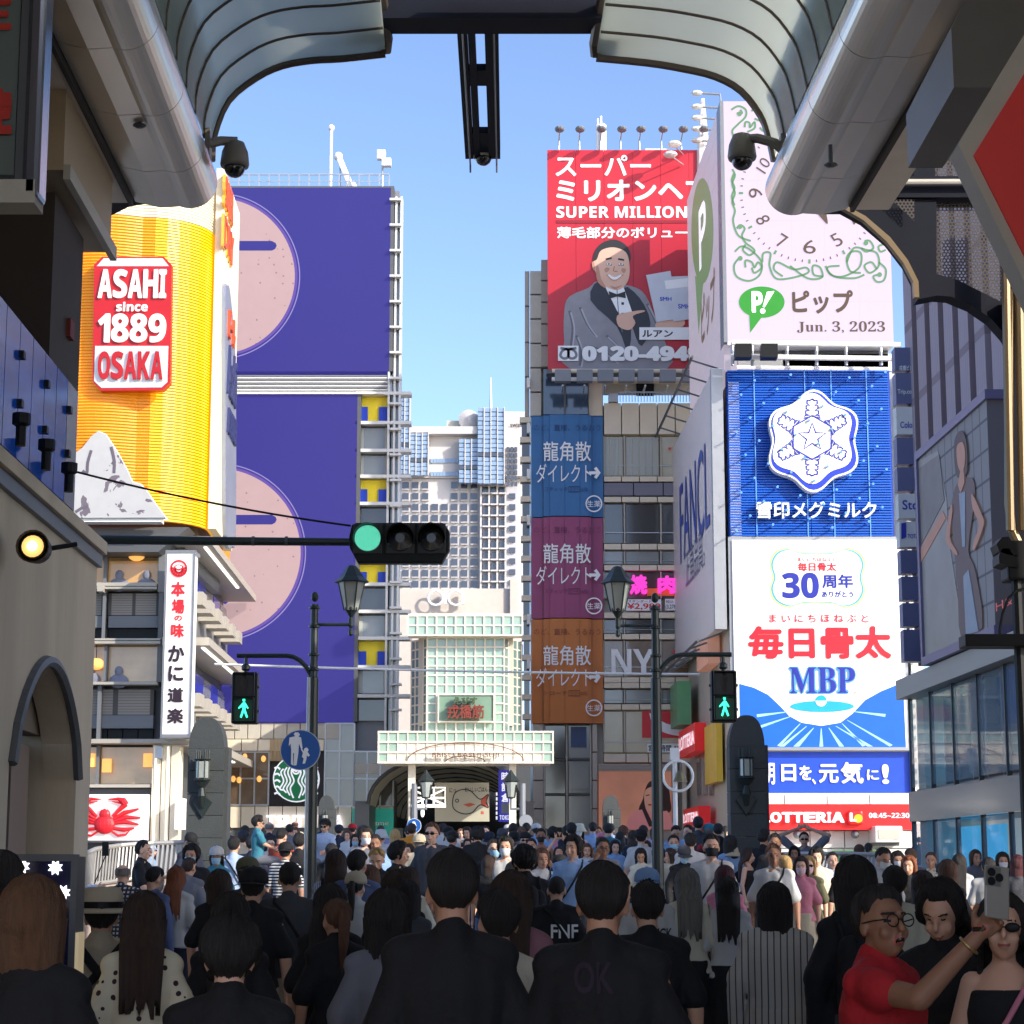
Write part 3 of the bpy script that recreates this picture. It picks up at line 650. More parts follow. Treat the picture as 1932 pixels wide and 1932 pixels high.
# right part: bands and strip windows
Xr0, Xr1 = 1484, 1990
def strip(j, y0, y1, m, n, name, ya=0., yb=.48, x0=Xr0, x1=Xr1, g=.02):
    for k in range(n): pbox(name, m, 1, j, x0 + (x1 - x0) * k / n, y0, x0 + (x1 - x0) * (k + 1) / n, y1, ya, yb, g)
strip(1, 350, 530, C_stone, 5, 'stone_panel', -.1); strip(1, 765, 798, C_stone, 5, 'stone_panel', -.1); strip(1, 800, 876, M('violet_grey_band', (118, 114, 126), .4), 3, 'metal_band', -.05)
for j, y0, y1 in ((1, 880, 914), (1, 1146, 1182), (1, 1266, 1300), (1, 1534, 1570), (1, 1655, 1690), (1, 1900, 1935), (2, 0, 34), (2, 120, 156)): strip(j, y0, y1, C_stone, 5, 'stone_panel', -.1)
strip(1, 1938, 1966, C_stone, 5, 'stone_panel', -.1)
ofw = M('office_window', (150, 146, 130), .15, noise=.6, scale=.5, emit=.14, spec=.9)  # faint glow added to these panes to brighten the facade
for j, y0, y1, gl in ((1, 535, 762, ofw), (1, 918, 1142, C_glass), (1, 1184, 1262, C_glass2), (1, 1303, 1455, C_glass), (1, 1573, 1652, C_glass), (1, 1693, 1898, shopdark), (2, 37, 117, C_glass2), (2, 160, 395, ofw)):
    for xa, xb in ((1490, 1596), (1610, 1800), (1815, 1990)): pbox('window', gl, 1, j, xa, y0, xb, y1, .12, .45, .02)
    for x in (1486, 1602, 1808): pbox('mullion', C_stone2, 1, j, x - 3, y0, x + 5, y1, .0, .46)
    pbox('handrail', C_frame, 1, j, Xr0, y0 + (y1 - y0) * .72, Xr1, y0 + (y1 - y0) * .74, .05, .1)
for k in range(5): pbox('curtain', C_curtain, 1, 1, 1612 + k * 38, 540, 1642 + k * 38, 758, .04, .1)
for k in range(4): pbox('curtain', C_curtain, 1, 1, 1494 + k * 25, 540, 1512 + k * 25, 758, .04, .1)
x, z = fP.at(*R(1, 1, 1860, 610)[0]); 
for (i_, j_, xx, yy) in ((1, 1, 1860, 608), (1, 1, 1880, 1758)): art(fP, R(i_, j_, xx - 12, yy - 8, xx + 12, yy - 8, xx, yy + 10), C_red, B, .0, 'rescue_marker')
# bar neon, price board, letters
YN = thing('restaurant_sign', 'magenta letters 焼肉 in the dark window above the price board', 'sign', fP); mg = M('magenta_letter', (236, 60, 190), .4, emit=.7)
text(fP, '焼', RR(1, 1, 1630, 1325, 1730, 1436), mg, YN, .25, off=.05, thick=.1, name='letter'); text(fP, '肉', RR(1, 1, 1788, 1330, 1892, 1432), mg, YN, .25, off=.05, thick=.1, name='letter'); pbox('window_blind', M('orange_strip', (212, 140, 60), .5), 1, 1, 1730, 1398, 1906, 1440, .02, .11).parent = B
PB = thing('price_board', 'white price board with red ¥2,980 and 3,278円 under the magenta letters', 'sign', fP)
a = pz(1, 1, 1612, 1462, 1810, 1526); MB().box(a[0], a[1], -.12, .11, a[2], a[3]).build('board', C_wh, PB); a = pz(1, 1, 1832, 1460, 1922, 1524); MB().box(a[0], a[1], -.12, .11, a[2], a[3]).build('board', C_wh, PB)
text(fP, 'スタンダード', RR(1, 1, 1622, 1466, 1755, 1482), C_inkdark, PB, .13); text(fP, '¥2,980', RR(1, 1, 1618, 1484, 1806, 1522), C_red, PB, .13, off=.02); text(fP, '税込', RR(1, 1, 1836, 1468, 1880, 1484), C_inkdark, PB, .13); text(fP, '(3,278円)', RR(1, 1, 1834, 1490, 1920, 1522), C_inkdark, PB, .13, off=.01)
NY = thing('window_lettering', 'large pale letters NY standing inside a lit shop window', 'sign', fP)
text(fP, bold('N'), RR(1, 1, 1528, 1742, 1642, 1882), C_wh, NY, .02, off=.0, thick=.05, name='letter'); text(fP, bold('Y'), RR(1, 1, 1650, 1742, 1772, 1882), C_wh, NY, .02, off=.0, thick=.05, name='letter')
RW = thing('window_poster', 'red and white swoosh poster in the windows above the hours board', 'poster', fP)
art(fP, R(1, 2, 1702, 160, 1940, 160, 1940, 312, 1702, 312), C_red, RW, .02, 'sheet'); art(fP, smooth_path(R(1, 2, 1742, 170, 1840, 232, 1940, 250, 1940, 300, 1850, 290, 1770, 250, 1742, 170), 4), C_wh, RW, .03, 'swoosh')
HB_ = thing('hours_board', 'white strip with opening hours 営業時間 below the red and white poster', 'sign', fP)
art(fP, R(1, 2, 1732, 346, 1990, 346, 1990, 395, 1732, 395), C_wh, HB_, .03, 'board'); text(fP, '営業時間 AM 2時', RR(1, 2, 1738, 352, 1985, 388), C_inkdark, HB_, .04, off=.02)
strip(2, 400, 454, C_stone, 4, 'stone_panel', -.1)
for k in range(5): pbox('shutter_slat', C_stone2, 1, 2, 1455, 462 + k * 8, 1870, 468 + k * 8, -.2, .1)
PO = thing('portrait_poster', 'large orange-toned poster of a person in a pink top looking aside, behind the right pole', 'poster', fP)
art(fP, R(1, 2, 1456, 502, 1866, 502, 1870, 832, 1456, 832), M('poster_blur', (196, 132, 104), .5, noise=.55, scale=.5, emit=.25), PO, .1, 'sheet', .06)
skp = M('poster_skin', (216, 158, 132), .6, noise=.06, emit=.15); hrp = M('poster_hair', (58, 34, 30), .6, noise=.2, emit=.1); pkp = M('poster_pink', (222, 142, 138), .6, noise=.08, emit=.15)
art(fP, smooth_path(R(1, 2, 1720, 600, 1745, 560, 1800, 555, 1845, 585, 1860, 660, 1850, 740, 1690, 730, 1705, 660), 4, True), hrp, PO, .17, 'hair')
art(fP, smooth_path(R(1, 2, 1712, 640, 1730, 600, 1790, 590, 1806, 650, 1790, 720, 1750, 745, 1722, 715), 4, True), skp, PO, .175, 'face')
art(fP, smooth_path(R(1, 2, 1610, 812, 1640, 740, 1720, 718, 1770, 750, 1840, 725, 1868, 790, 1868, 831, 1610, 831), 3, True), pkp, PO, .18, 'top'); art(fP, R(1, 2, 1700, 718, 1722, 716, 1770, 815, 1740, 815), hrp, PO, .185, 'strap')
line(fP, R(1, 2, 1735, 692, 1765, 692), .06, C_red, PO, .18); line(fP, R(1, 2, 1722, 640, 1742, 636), .04, hrp, PO, .18); line(fP, R(1, 2, 1765, 640, 1786, 644), .04, hrp, PO, .18)
for x in (1885, 1940): pbox('pier', C_stone, 1, 2, x - 12, 400, x + 12, 835, -.15, .48)
# recessed top balcony and equipment
pbox('balcony_recess', C_stone2, 1, 1, 1484, 165, 1990, 290, .3, .49); pbox('awning', C_stone, 1, 1, 1500, 195, 1990, 232, -.4, .3); pbox('balcony_door', C_black, 1, 1, 1672, 232, 1772, 300, .2, .32)
for k in range(24): pbox('baluster', C_frame, 1, 1, 1575 + k * 17, 292, 1579 + k * 17, 345, -.12, -.06)
pbox('handrail', C_frame, 1, 1, 1570, 288, 1990, 294, -.14, -.04); pbox('vent_box', C_frame, 1, 1, 1512, 305, 1565, 350, -.3, .2)
# red billboard
fR_ = front(77.6); BB = thing('red_billboard', 'huge red billboard with white Japanese lettering and a smiling person in a grey tuxedo', 'billboard', fR_)
a = fR_.rect(1033, 283, 1410, 697); bred = M('billboard_red', (186, 28, 46), .42, noise=.06, scale=.4)
for k in range(7):
    xa = a[0] + (a[1] - a[0]) * k / 7; MB().box(xa + .005, a[0] + (a[1] - a[0]) * (k + 1) / 7 - .005, 0.002 * (k % 2), .5, a[2], a[3]).build('billboard_panel', bred, BB)
MB().box(a[0] - .05, a[1], .02, .6, a[2] - .15, a[2]).build('frame', C_dkgrey, BB)
def bt(s, box, off=.03, m=C_wh, d=.02, i=1, j=0): text(fR_, s, RR(i, j, *box), m, BB, d, off=off)
bt('スーパー', (1212, 878, 1752, 998), .02); bt('ミリオンヘア', (1216, 1018, 2080, 1140), .035); bt(bold('SUPER MILLION HAIR'), (1216, 1168, 2230, 1234), .01); bt('薄毛部分のボリュームアップ', (1220, 1284, 2300, 1350), .03)
line(fR_, R(1, 0, 1216, 1256, 2200, 1256), .12, M('billboard_dark_red', (140, 20, 34), .4), BB, .02)
suit = M('print_grey', (142, 140, 146), .5, noise=.25, scale=2); suitd = M('print_charcoal', (46, 48, 58), .5, noise=.15); skin_p = M('print_skin', (222, 178, 154), .5, noise=.07, scale=3); hair_p = M('print_black', (38, 36, 38), .5)
art(fR_, smooth_path(R(1, 0, 1262, 1932, 1262, 1760, 1290, 1680, 1400, 1630, 1460, 1590, 1640, 1620, 1720, 1670, 1780, 1800, 1840, 1860, 1830, 1932, 1840, 2092, 1300, 2092), 3, True), suit, BB, .02, 'suit')
art(fR_, smooth_path(R(1, 0, 1462, 1586, 1600, 1640, 1640, 1860, 1620, 1990, 1560, 1850, 1410, 1700), 3, True), suitd, BB, .03, 'lapel'); art(fR_, smooth_path(R(1, 0, 1600, 1630, 1690, 1690, 1750, 1830, 1700, 1960, 1650, 1860), 3, True), suitd, BB, .03, 'lapel')
art(fR_, R(1, 0, 1478, 1596, 1594, 1618, 1650, 1780, 1640, 1860, 1560, 1760), C_wh, BB, .04, 'shirt'); art(fR_, smooth_path(R(1, 0, 1430, 1440, 1470, 1380, 1550, 1358, 1620, 1400, 1634, 1480, 1560, 1500, 1440, 1500), 4, True), hair_p, BB, .035, 'hair')
art(fR_, smooth_path(R(1, 0, 1424, 1490, 1446, 1470, 1470, 1420, 1540, 1402, 1610, 1430, 1630, 1500, 1626, 1580, 1590, 1632, 1540, 1642, 1480, 1610, 1446, 1560), 4, True), skin_p, BB, .045, 'face')
for pts in ((1496, 1470, 1530, 1462), (1566, 1468, 1600, 1474), (1500, 1498, 1530, 1500), (1568, 1500, 1598, 1500)): line(fR_, R(1, 0, *pts), .07, hair_p, BB, .055)
line(fR_, smooth_path(R(1, 0, 1510, 1560, 1545, 1578, 1586, 1562), 4), .1, C_wh, BB, .056); line(fR_, smooth_path(R(1, 0, 1546, 1510, 1540, 1535, 1562, 1538), 3), .04, M('print_skin_dark', (176, 120, 100), .5), BB, .055)
shd = M('print_skin_shade', (190, 140, 116), .5, noise=.1, scale=3)
for pts in ((1440, 1520, 1452, 1600, 1500, 1634, 1470, 1580, 1455, 1510), (1500, 1516, 1520, 1524, 1500, 1545, 1488, 1530), (1590, 1520, 1612, 1526, 1600, 1548, 1584, 1534), (1520, 1618, 1550, 1626, 1590, 1616, 1550, 1640), (1418, 1490, 1430, 1484, 1436, 1530, 1424, 1526)): art(fR_, smooth_path(R(1, 0, *pts), 3, True), shd, BB, .05, 'face_shade')
for pts in ((1290, 1760, 1310, 1850, 1300, 1960), (1350, 1740, 1390, 1830, 1440, 1900), (1500, 1900, 1560, 1960, 1600, 2030), (1400, 1960, 1480, 1990, 1560, 2050), (1330, 1900, 1360, 1990, 1350, 2070), (1730, 1720, 1770, 1800, 1790, 1850)):
    line(fR_, smooth_path(R(1, 0, *pts), 4), .1, M('print_fold', (104, 102, 110), .5), BB, .026); line(fR_, smooth_path(R(1, 0, *[q + 9 for q in pts]), 4), .06, M('print_fold_light', (176, 174, 180), .5), BB, .027)
for x in (1514, 1582): art(fR_, smooth_path(R(1, 0, x - 14, 1498, x, 1490, x + 14, 1498, x, 1503), 3, True), C_wh, BB, .056, 'eye'); art(fR_, R(1, 0, x - 4, 1492, x + 4, 1492, x + 4, 1501, x - 4, 1501), hair_p, BB, .06, 'pupil')
line(fR_, smooth_path(R(1, 0, 1500, 1556, 1545, 1592, 1596, 1556), 4), .035, shd, BB, .06); line(fR_, smooth_path(R(1, 0, 1560, 1640, 1568, 1760, 1590, 1880), 4), .03, C_grey, BB, .05)
art(fR_, R(1, 0, 1512, 1650, 1560, 1668, 1606, 1652, 1610, 1690, 1560, 1680, 1520, 1692), hair_p, BB, .06, 'bow_tie')
for y in (1720, 1780): x, z = fR_.at(*R(1, 0, 1592, y)[0]); MB().box(x - .05, x + .05, -.055, -.05, z - .05, z + .05).build('stud', hair_p, BB)
art(fR_, smooth_path(R(1, 0, 1560, 1790, 1620, 1770, 1700, 1758, 1716, 1766, 1650, 1790, 1664, 1830, 1630, 1870, 1570, 1850), 3, True), skin_p, BB, .06, 'hand'); art(fR_, smooth_path(R(1, 0, 1780, 1830, 1850, 1815, 1932, 1800, 1932, 1850, 1800, 1870), 3, True), skin_p, BB, .03, 'hand')
silver = M('print_silver', (200, 204, 212), .35, noise=.15, scale=1.5)
art(fR_, R(1, 0, 1724, 1560, 1862, 1536, 1906, 1806, 1784, 1826), silver, BB, .07, 'box'); art(fR_, R(1, 0, 1828, 1590, 1848, 1570, 1990, 1564, 1992, 1806, 1880, 1824), silver, BB, .08, 'bottle'); art(fR_, R(1, 0, 1828, 1592, 1990, 1574, 1990, 1624, 1836, 1640), C_wh, BB, .085, 'cap')
bt('SMH', (1802, 1684, 1868, 1706), .02, C_blue, .09); bt('SMH', (1905, 1724, 1975, 1750), .02, C_blue, .09)
art(fR_, R(1, 0, 1686, 1856, 1990, 1856, 1990, 1926, 1686, 1926), C_wh, BB, .09, 'caption'); bt('ルアン', (1702, 1872, 1876, 1912), .03, C_inkdark, .1)
art(fR_, R(1, 1, 1226, 28, 1342, 28, 1342, 114, 1226, 114), C_wh, BB, .09, 'panel')
line(fR_, smooth_path(R(1, 1, 1240, 42, 1282, 52, 1282, 92, 1258, 100, 1240, 84, 1252, 56, 1285, 46, 1318, 56, 1330, 84, 1312, 100, 1288, 92, 1288, 52, 1330, 42), 4), .1, C_grey, BB, .1)
bt(bold('0120-494962'), (1362, 30, 2200, 116), .05, C_wh, .12, 1, 1)
RLm = {}
for k, xx in enumerate((1232, 1347, 1467, 1581, 1688, 1812, 1925, 2040)):
    sp = thing('billboard_lamp', '%s lamp on the top edge of the red billboard, counted from the left' % ('first', 'second', 'third', 'fourth', 'fifth', 'sixth', 'seventh', 'eighth')[k], 'lamp', fR_, group='lamps along the top of the red billboard')
    x, z = fR_.at(*R(1, 0, xx, 782)[0]); zb = a[3]
    MB().tube([(x, .2, zb), (x, .2, z), (x, -.9, z + .1)], .035, 5).build('arm', C_frame, sp); MB().ell((x, -1.0, z), (.2, .3, .11), 10, 6).build('head', C_grey, sp)
for k, xx in enumerate((1250, 1372, 1488, 1606, 1712, 1836, 1960)):
    sp = thing('billboard_lamp', '%s lamp on the rail below the red billboard, counted from the left' % ('first', 'second', 'third', 'fourth', 'fifth', 'sixth', 'seventh')[k], 'lamp', fR_, group='lamps along the bottom of the red billboard')
    x, z = fR_.at(*R(1, 1, xx, 236)[0]); MB().tube([(x, .4, z - .3), (x, -.9, z - .3)], .04, 5).build('arm', C_frame, sp); MB().box(x - .3, x + .3, -1.2, -.8, z - .2, z + .25).build('head', C_grey, sp)
LRL = thing('lamp_rail', 'horizontal pipe rails carrying the lamps below the red billboard', 'rail', fR_)
for y, yy in ((202, -1), (228, -.4)): q = fR_.pts(R(1, 1, 1190, y, 2100, y)); MB().tube([(q[0][0], yy, q[0][1]), (q[1][0], yy, q[1][1])], .08).build('rail', C_tubeW if y > 210 else C_stone, LRL)
MA = thing('antenna_mast', 'tall white lattice antenna mast behind the red billboard', 'antenna', fR_)
for xx in (1466, 1498): q = fR_.pts(R(1, 0, xx, 850, xx, 605)); MB().tube([(q[0][0], 2, q[0][1] - 1), (q[1][0], 2, q[1][1])], .1).build('post', C_tubeW, MA)
q = fR_.rect(*RR(1, 0, 1476, 605, 1502, 850)); MB().box(q[0], q[1], 1.8, 2.3, q[2] - 1, q[3]).build('panel', C_white, MA)
for xx, y in ((1463, 570), (1482, 555)): q = fR_.pts(R(1, 0, xx, 640, xx, y)); MB().tube([(q[0][0], 2, q[0][1]), (q[1][0], 2, q[1][1])], .04).build('whip', C_tubeW, MA)
q = fR_.pts(R(1, 0, 1732, 850, 1732, 800, 1866, 800, 1866, 850)); MB().tube([(x, 1, z) for x, z in q], .06).build('bracket', C_tubeW, LRL)
TW = thing('lamp_tower', 'white pole with five outstretched lamp arms left of the clock screen', 'lamp tower', fR_)
q = fR_.pts(R(2, 0, 118, 860, 112, 560)); MB().tube([(q[0][0], 0, q[0][1] - 2), (q[0][0], 0, q[0][1]), (q[1][0], 0, q[1][1])], [.28, .26, .08]).build('pole', C_tubeW, TW)
for y in (548, 625, 688, 750, 815):
    q = fR_.pts(R(2, 0, 75, y, 205, y + 8, 210, y + 60)); MB().tube([(x, -.4, z) for x, z in q], .05, 5).build('arm', C_frame, TW); MB().ell((q[0][0], -.4, q[0][1]), (.24, .2, .1), 8, 5).build('lamp', C_white, TW)
for y, xx in ((880, 1870), (938, 1848)): 
    q = fR_.pts(R(1, 0, xx, y, 1932, y - 2)); MB().tube([(q[0][0], -1.2, q[0][1]), (q[1][0], -.1, q[1][1])], .03, 4).build('arm', C_frame, TW); MB().ell((q[0][0], -1.3, q[0][1]), (.28, .3, .12), 8, 5).build('lamp', C_white, TW)

# ---------------------------------------------------------------- milk-sign corner building
fS = front(66); fW = right_wall(1379, 1000, 66)
SB = thing('milk_sign_building', 'white corner building under the clock screen, blue milk signs and the red burger-shop sign', 'building', fS)
a = fS.rect(1380, 200, 1720, 1640); MB().box(a[0] + .35, a[1], .4, 13, 1.1, fS.at(1500, 662)[1]).build('body', C_white, SB); MB().box(a[0] + 1.2, a[1] - 1, 1.2, 10, fS.at(1500, 662)[1], fS.at(1500, 215)[1]).build('tower_core', C_dkgrey, SB)
CK = thing('clock_screen', 'pale lilac screen with a clock face, green scrolls and the date Jun. 3, 2023', 'screen', fS)
lil = M('screen_lilac', (222, 206, 230), .35, noise=.04, scale=.3, emit=.42, led=True); a = fS.rect(1367, 197, 1676, 650)
for k in range(5):
    for l in range(6):
        w, h = (a[1] - a[0]) / 5, (a[3] - a[2]) / 6; ubox('screen_module', lil, CK, a[0] + k * w + .004, a[0] + (k + 1) * w - .004, -.3 + .003 * ((k + l) % 2), .8, a[2] + l * h + .004, a[2] + (l + 1) * h - .004)
MB().box(a[0] - .12, a[0], -.32, .8, a[2], a[3]).build('frame', C_grey, CK); MB().box(a[0], a[1], -.32, .8, a[2] - .1, a[2]).build('frame', C_wh, CK)
brn = M('screen_brown', (112, 94, 78), .4, emit=.3, led=True); grn = M('screen_green', (112, 158, 118), .4, emit=.4, led=True); dg = .32
ccx, ccy, cr = 644 * 2 + 710 / 3, 1110 / 3, 128
for k in range(60):
    t = math.radians(k * 6); big = k % 5 == 0; r0 = cr - (3.5 if big else 2.5); r1 = cr + (4.5 if big else 2.5)
    line(fS, [(ccx + r0 * math.sin(t), ccy - r0 * math.cos(t)), (ccx + r1 * math.sin(t), ccy - r1 * math.cos(t))], .075 if big else .035, grn if big else brn, CK, dg, 'tick')
for h in range(1, 13):
    t = math.radians(h * 30); r_ = 101; u, v = ccx + r_ * math.sin(t), ccy - r_ * math.cos(t); s_ = str(h); sw = 9 * (1.7 if h > 9 else 1)
    co_rot = -t if h <= 3 or h >= 9 else math.pi - t
    if abs(math.sin(co_rot)) > .7: bw, bh = 13, sw
    else: bw, bh = sw + 3, 13
    text(fS, s_, (u - bw, v - bh, u + bw, v + bh), brn, CK, dg, off=.0, rotate=co_rot)
art(fS, smooth_path(R(2, 0, 750, 1180, 790, 1190, 806, 1230, 812, 1285, 780, 1255, 748, 1215), 3, True), brn, CK, dg, 'clock_hand'); art(fS, [(ccx - 4, ccy), (ccx + 3, ccy - 2), (ccx + 24, ccy + 32), (ccx + 20, ccy + 34)], brn, CK, dg, 'clock_hand')
art(fS, [(ccx - 2, ccy + 3), (ccx - 60, ccy - 60), (ccx - 55, ccy - 64), (ccx + 3, ccy - 2)], brn, CK, dg, 'clock_hand')
scr = [[(290, 1440), (330, 1410), (390, 1440), (440, 1500), (430, 1570), (370, 1605), (300, 1580), (285, 1520), (310, 1480)], [(350, 1530), (350, 1490), (385, 1500), (400, 1530), (420, 1500), (440, 1530), (400, 1560), (385, 1530)],
       [(300, 1310), (320, 1290), (345, 1310), (330, 1350), (350, 1390), (390, 1420), (400, 1440), (370, 1460), (335, 1430), (350, 1400)], [(275, 975), (290, 1010), (275, 1060), (290, 1110), (275, 1160), (290, 1210), (280, 1270), (310, 1350), (380, 1380)],
       [(285, 1000), (272, 1040), (288, 1080), (273, 1130), (288, 1180)], [(445, 1500), (450, 1450), (490, 1450), (485, 1520), (520, 1590), (600, 1590), (700, 1560), (690, 1530), (620, 1540), (530, 1500), (510, 1540), (560, 1580)],
       [(600, 1520), (700, 1590), (780, 1585), (770, 1530), (730, 1520), (735, 1570), (790, 1580)], [(800, 1520), (830, 1570), (900, 1580), (990, 1530), (1000, 1450), (950, 1440), (920, 1480), (940, 1550), (1000, 1560)],
       [(880, 1520), (810, 1530), (850, 1580), (960, 1590), (1020, 1570)], [(920, 1500), (960, 1420), (1030, 1430), (1090, 1450), (1100, 1520), (1050, 1560), (1020, 1520), (1060, 1500), (1090, 1540)],
       [(1020, 1380), (1050, 1380), (1070, 1420), (1030, 1440), (1000, 1420)], [(1100, 1500), (1140, 1540), (1130, 1600), (1090, 1610), (1070, 1580), (1100, 1570)], [(1110, 1300), (1080, 1320), (1110, 1350), (1140, 1390), (1100, 1410), (1110, 1440), (1140, 1430)],
       [(270, 640), (310, 620), (350, 640), (350, 680), (310, 720), (275, 760), (290, 800)], [(300, 660), (330, 660), (320, 640)], [(345, 740), (350, 710), (372, 715), (375, 740), (400, 710), (400, 745), (360, 765)], [(385, 650), (400, 630), (440, 640), (440, 700), (400, 690)], [(430, 740), (450, 760), (480, 750)]]
for s_ in scr: line(fS, smooth_path([(1288 + x / 3, y / 3) for x, y in s_], 6), .07, grn, CK, dg, 'scroll')
for x, y in ((316, 664), (318, 1300), (320, 1478), (1028, 1392), (1105, 1570)): art(fS, circle(1288 + x / 3, y / 3, 4.6, 12), grn, CK, dg + .003, 'scroll')
eg = M('screen_leaf_green', (62, 160, 62), .4, emit=.45, led=True)
art(fS, circle(1288 + 441 / 3, 1725 / 3, 43, 40, 29.5), eg, CK, dg, 'emblem'); art(fS, R(2, 0, 370, 1800, 440, 1812, 376, 1898), eg, CK, dg + .006, 'emblem')
text(fS, bold('P'), RR(2, 0, 384, 1664, 446, 1784), C_whe, CK, dg + .02, off=.02); art(fS, R(2, 0, 470, 1668, 512, 1664, 456, 1756, 446, 1752), C_whe, CK, dg + .02, 'emblem'); art(fS, circle(1288 + 446 / 3, 1776 / 3, 5, 14), C_whe, CK, dg + .02, 'emblem')
text(fS, 'ピップ', RR(2, 0, 612, 1656, 956, 1790), brn, CK, dg, off=.035); text(fS, serif('Jun. 3, 2023'), RR(2, 0, 640, 1832, 1136, 1900), brn, CK, dg)
# its side screen, curving away to the left
SC2 = thing('side_screen', 'left flank of the clock screen, seen edge-on with a stretched green emblem', 'screen', fW)
lil2 = M('side_screen_lilac', (206, 196, 214), .3, noise=.12, scale=.5, emit=.26, led=True)
L_ = fW.at(1306, 640)[0]; ztop, zbot = fS.at(1368, 197)[1], fS.at(1368, 700)[1]
for k in range(6):
    xa = L_ + (-.0 - L_) * k / 6; xb = L_ + (0 - L_) * (k + 1) / 6
    for l in range(12): ubox('screen_module', lil2, SC2, xa, xb - .01, -.12, .3, zbot + (ztop - zbot) * l / 12, zbot + (ztop - zbot) * (l + 1) / 12 - .02)
sgr = M('side_green', (120, 150, 106), .4, emit=.3, led=True)
art(fW, circle(1332, 436, 21, 30, 100), sgr, SC2, .13, 'emblem'); art(fW, [(1318, 520), (1334, 530), (1325, 630)], sgr, SC2, .13, 'emblem'); text(fW, 'P', (1326, 380, 1340, 500), C_whe, SC2, .15, off=.02); text(fW, 'ピップ', (1330, 530, 1358, 630), brn, SC2, .15, off=.03)
# frame between clock and milk sign
SFr = thing('sign_gantry', 'white steel gantry with two black floodlights between clock screen and blue sign', 'gantry', fS)
for v, yy in ((661, -1.0), (684, -.8), (691, .2)): q = fS.pts([(1374, v), (1688, v + 4)]); MB().tube([(q[0][0], yy, q[0][1]), (q[1][0], yy, q[1][1])], .09).build('rail', C_tubeW, SFr)
for u in (1378, 1415, 1480, 1535, 1590, 1655, 1684): q = fS.pts([(u, 655), (u, 698)]); MB().tube([(q[0][0], -.6, q[1][1]), (q[0][0], -.6, q[0][1])], .06).build('post', C_frame, SFr)
for u in (1393, 1441): a = fS.rect(u - 15, 671, u + 15, 696); MB().box(a[0], a[1], -1.6, -1.1, a[2], a[3]).build('floodlight', C_black, SFr)
a = fS.rect(1480, 652, 1680, 697); MB().box(a[0], a[1], .4, .8, a[2], a[3]).build('back_panel', C_dkgrey, SFr)
# blue milk sign
MK = thing('milk_sign', 'blue slatted sign with a white snow-crystal badge and 雪印メグミルク in white', 'sign', fS)
bls = M('sign_royal_blue', (18, 92, 200), .35, noise=.1, scale=.6); a = fS.rect(1372, 698, 1684, 1017)
MB().box(a[0] + .02, a[1], .1, .38, a[2], a[3]).build('backing', M('sign_deep_blue', (14, 60, 156), .5), MK)
ns = 66
for k in range(ns):
    z = a[2] + (a[3] - a[2]) * (k + .5) / ns
    for l in range(2): ubox('slat', bls, MK, a[0] + .05 + (a[1] - a[0] - .1) * l / 2, a[0] + .03 + (a[1] - a[0] - .1) * (l + 1) / 2, -.02, .09, z - .028, z + .022)
pin = M('pin_blue', (96, 160, 236), .4)
pm = MB().lathe([(.03, 0), (.03, -.5), (.045, -.5), (.045, -.54)], 6, (0, 0, 0), 'y').mesh('pin'); pm.materials.append(pin)
for k in range(56):
    o = bpy.data.objects.new('pin', pm); COL.objects.link(o); o.parent = MK; o.location = (a[0] + .2 + (a[1] - a[0] - .4) * ((k * .618) % 1), -.02, a[2] + .15 + (a[3] - a[2] - .3) * (k + .5) / 56)
for u in (1520, 1424, 1570, 1637): q = fS.rect(u, 698, u + 2, 1017); ubox('cable_tray', pin, MK, q[0], q[1] - .0, -.05, -.03, q[2], q[3])
hexp = []
bc = (1531.5, 837)
for k in range(72):
    t = 2 * math.pi * k / 72; r_ = 86 + 7.5 * math.cos(6 * t); hexp.append((bc[0] + r_ * math.sin(t) * .99, bc[1] - r_ * math.cos(t) * 1.03))
def sc(pts, s): return [(bc[0] + (u - bc[0]) * s, bc[1] + (v - bc[1]) * s) for u, v in pts]
art(fS, hexp, C_wh, MK, .05, 'badge', .4); art(fS, [(u, v) for u, v in sc(hexp, .955)], M('badge_blue', (36, 60, 190), .4), MK, .455, 'badge'); art(fS, [(u - 3, v - 4) for u, v in sc(hexp, .885)], M('badge_cream', (240, 236, 222), .5), MK, .47, 'badge')
bk = M('badge_line', (36, 50, 160), .4); bc2 = (bc[0] - 3, bc[1] - 6)
line(fS, [(bc2[0] + (27 if k % 2 == 0 else 11) * math.sin(math.pi * k / 5), bc2[1] - (27 if k % 2 == 0 else 11) * math.cos(math.pi * k / 5)) for k in range(10)], .055, bk, MK, .48, closed=True)
line(fS, [(bc2[0] + 41 * math.sin(math.pi * k / 3 + math.pi / 6 * 0), bc2[1] - 41 * math.cos(math.pi * k / 3)) for k in range(6)], .05, bk, MK, .48, closed=True)
for k in range(6):
    t = math.pi * k / 3; ct, st = math.cos(t), math.sin(t)
    half = [(0, 72), (5, 69), (9, 70), (10, 64), (5, 60), (11, 60), (11, 54), (5, 51), (12, 50), (12, 44), (5, 42), (13, 41), (16, 36), (6, 38), (0, 41)]
    pts = half + [(-x, y) for x, y in half[::-1]]
    line(fS, [(bc2[0] + x * ct + y * st, bc2[1] + x * st - y * ct) for x, y in pts], .05, bk, MK, .485, closed=True)
text(fS, '雪印メグミルク', (1425, 949, 1651, 981), C_wh, MK, .3, off=.018, thick=.12)
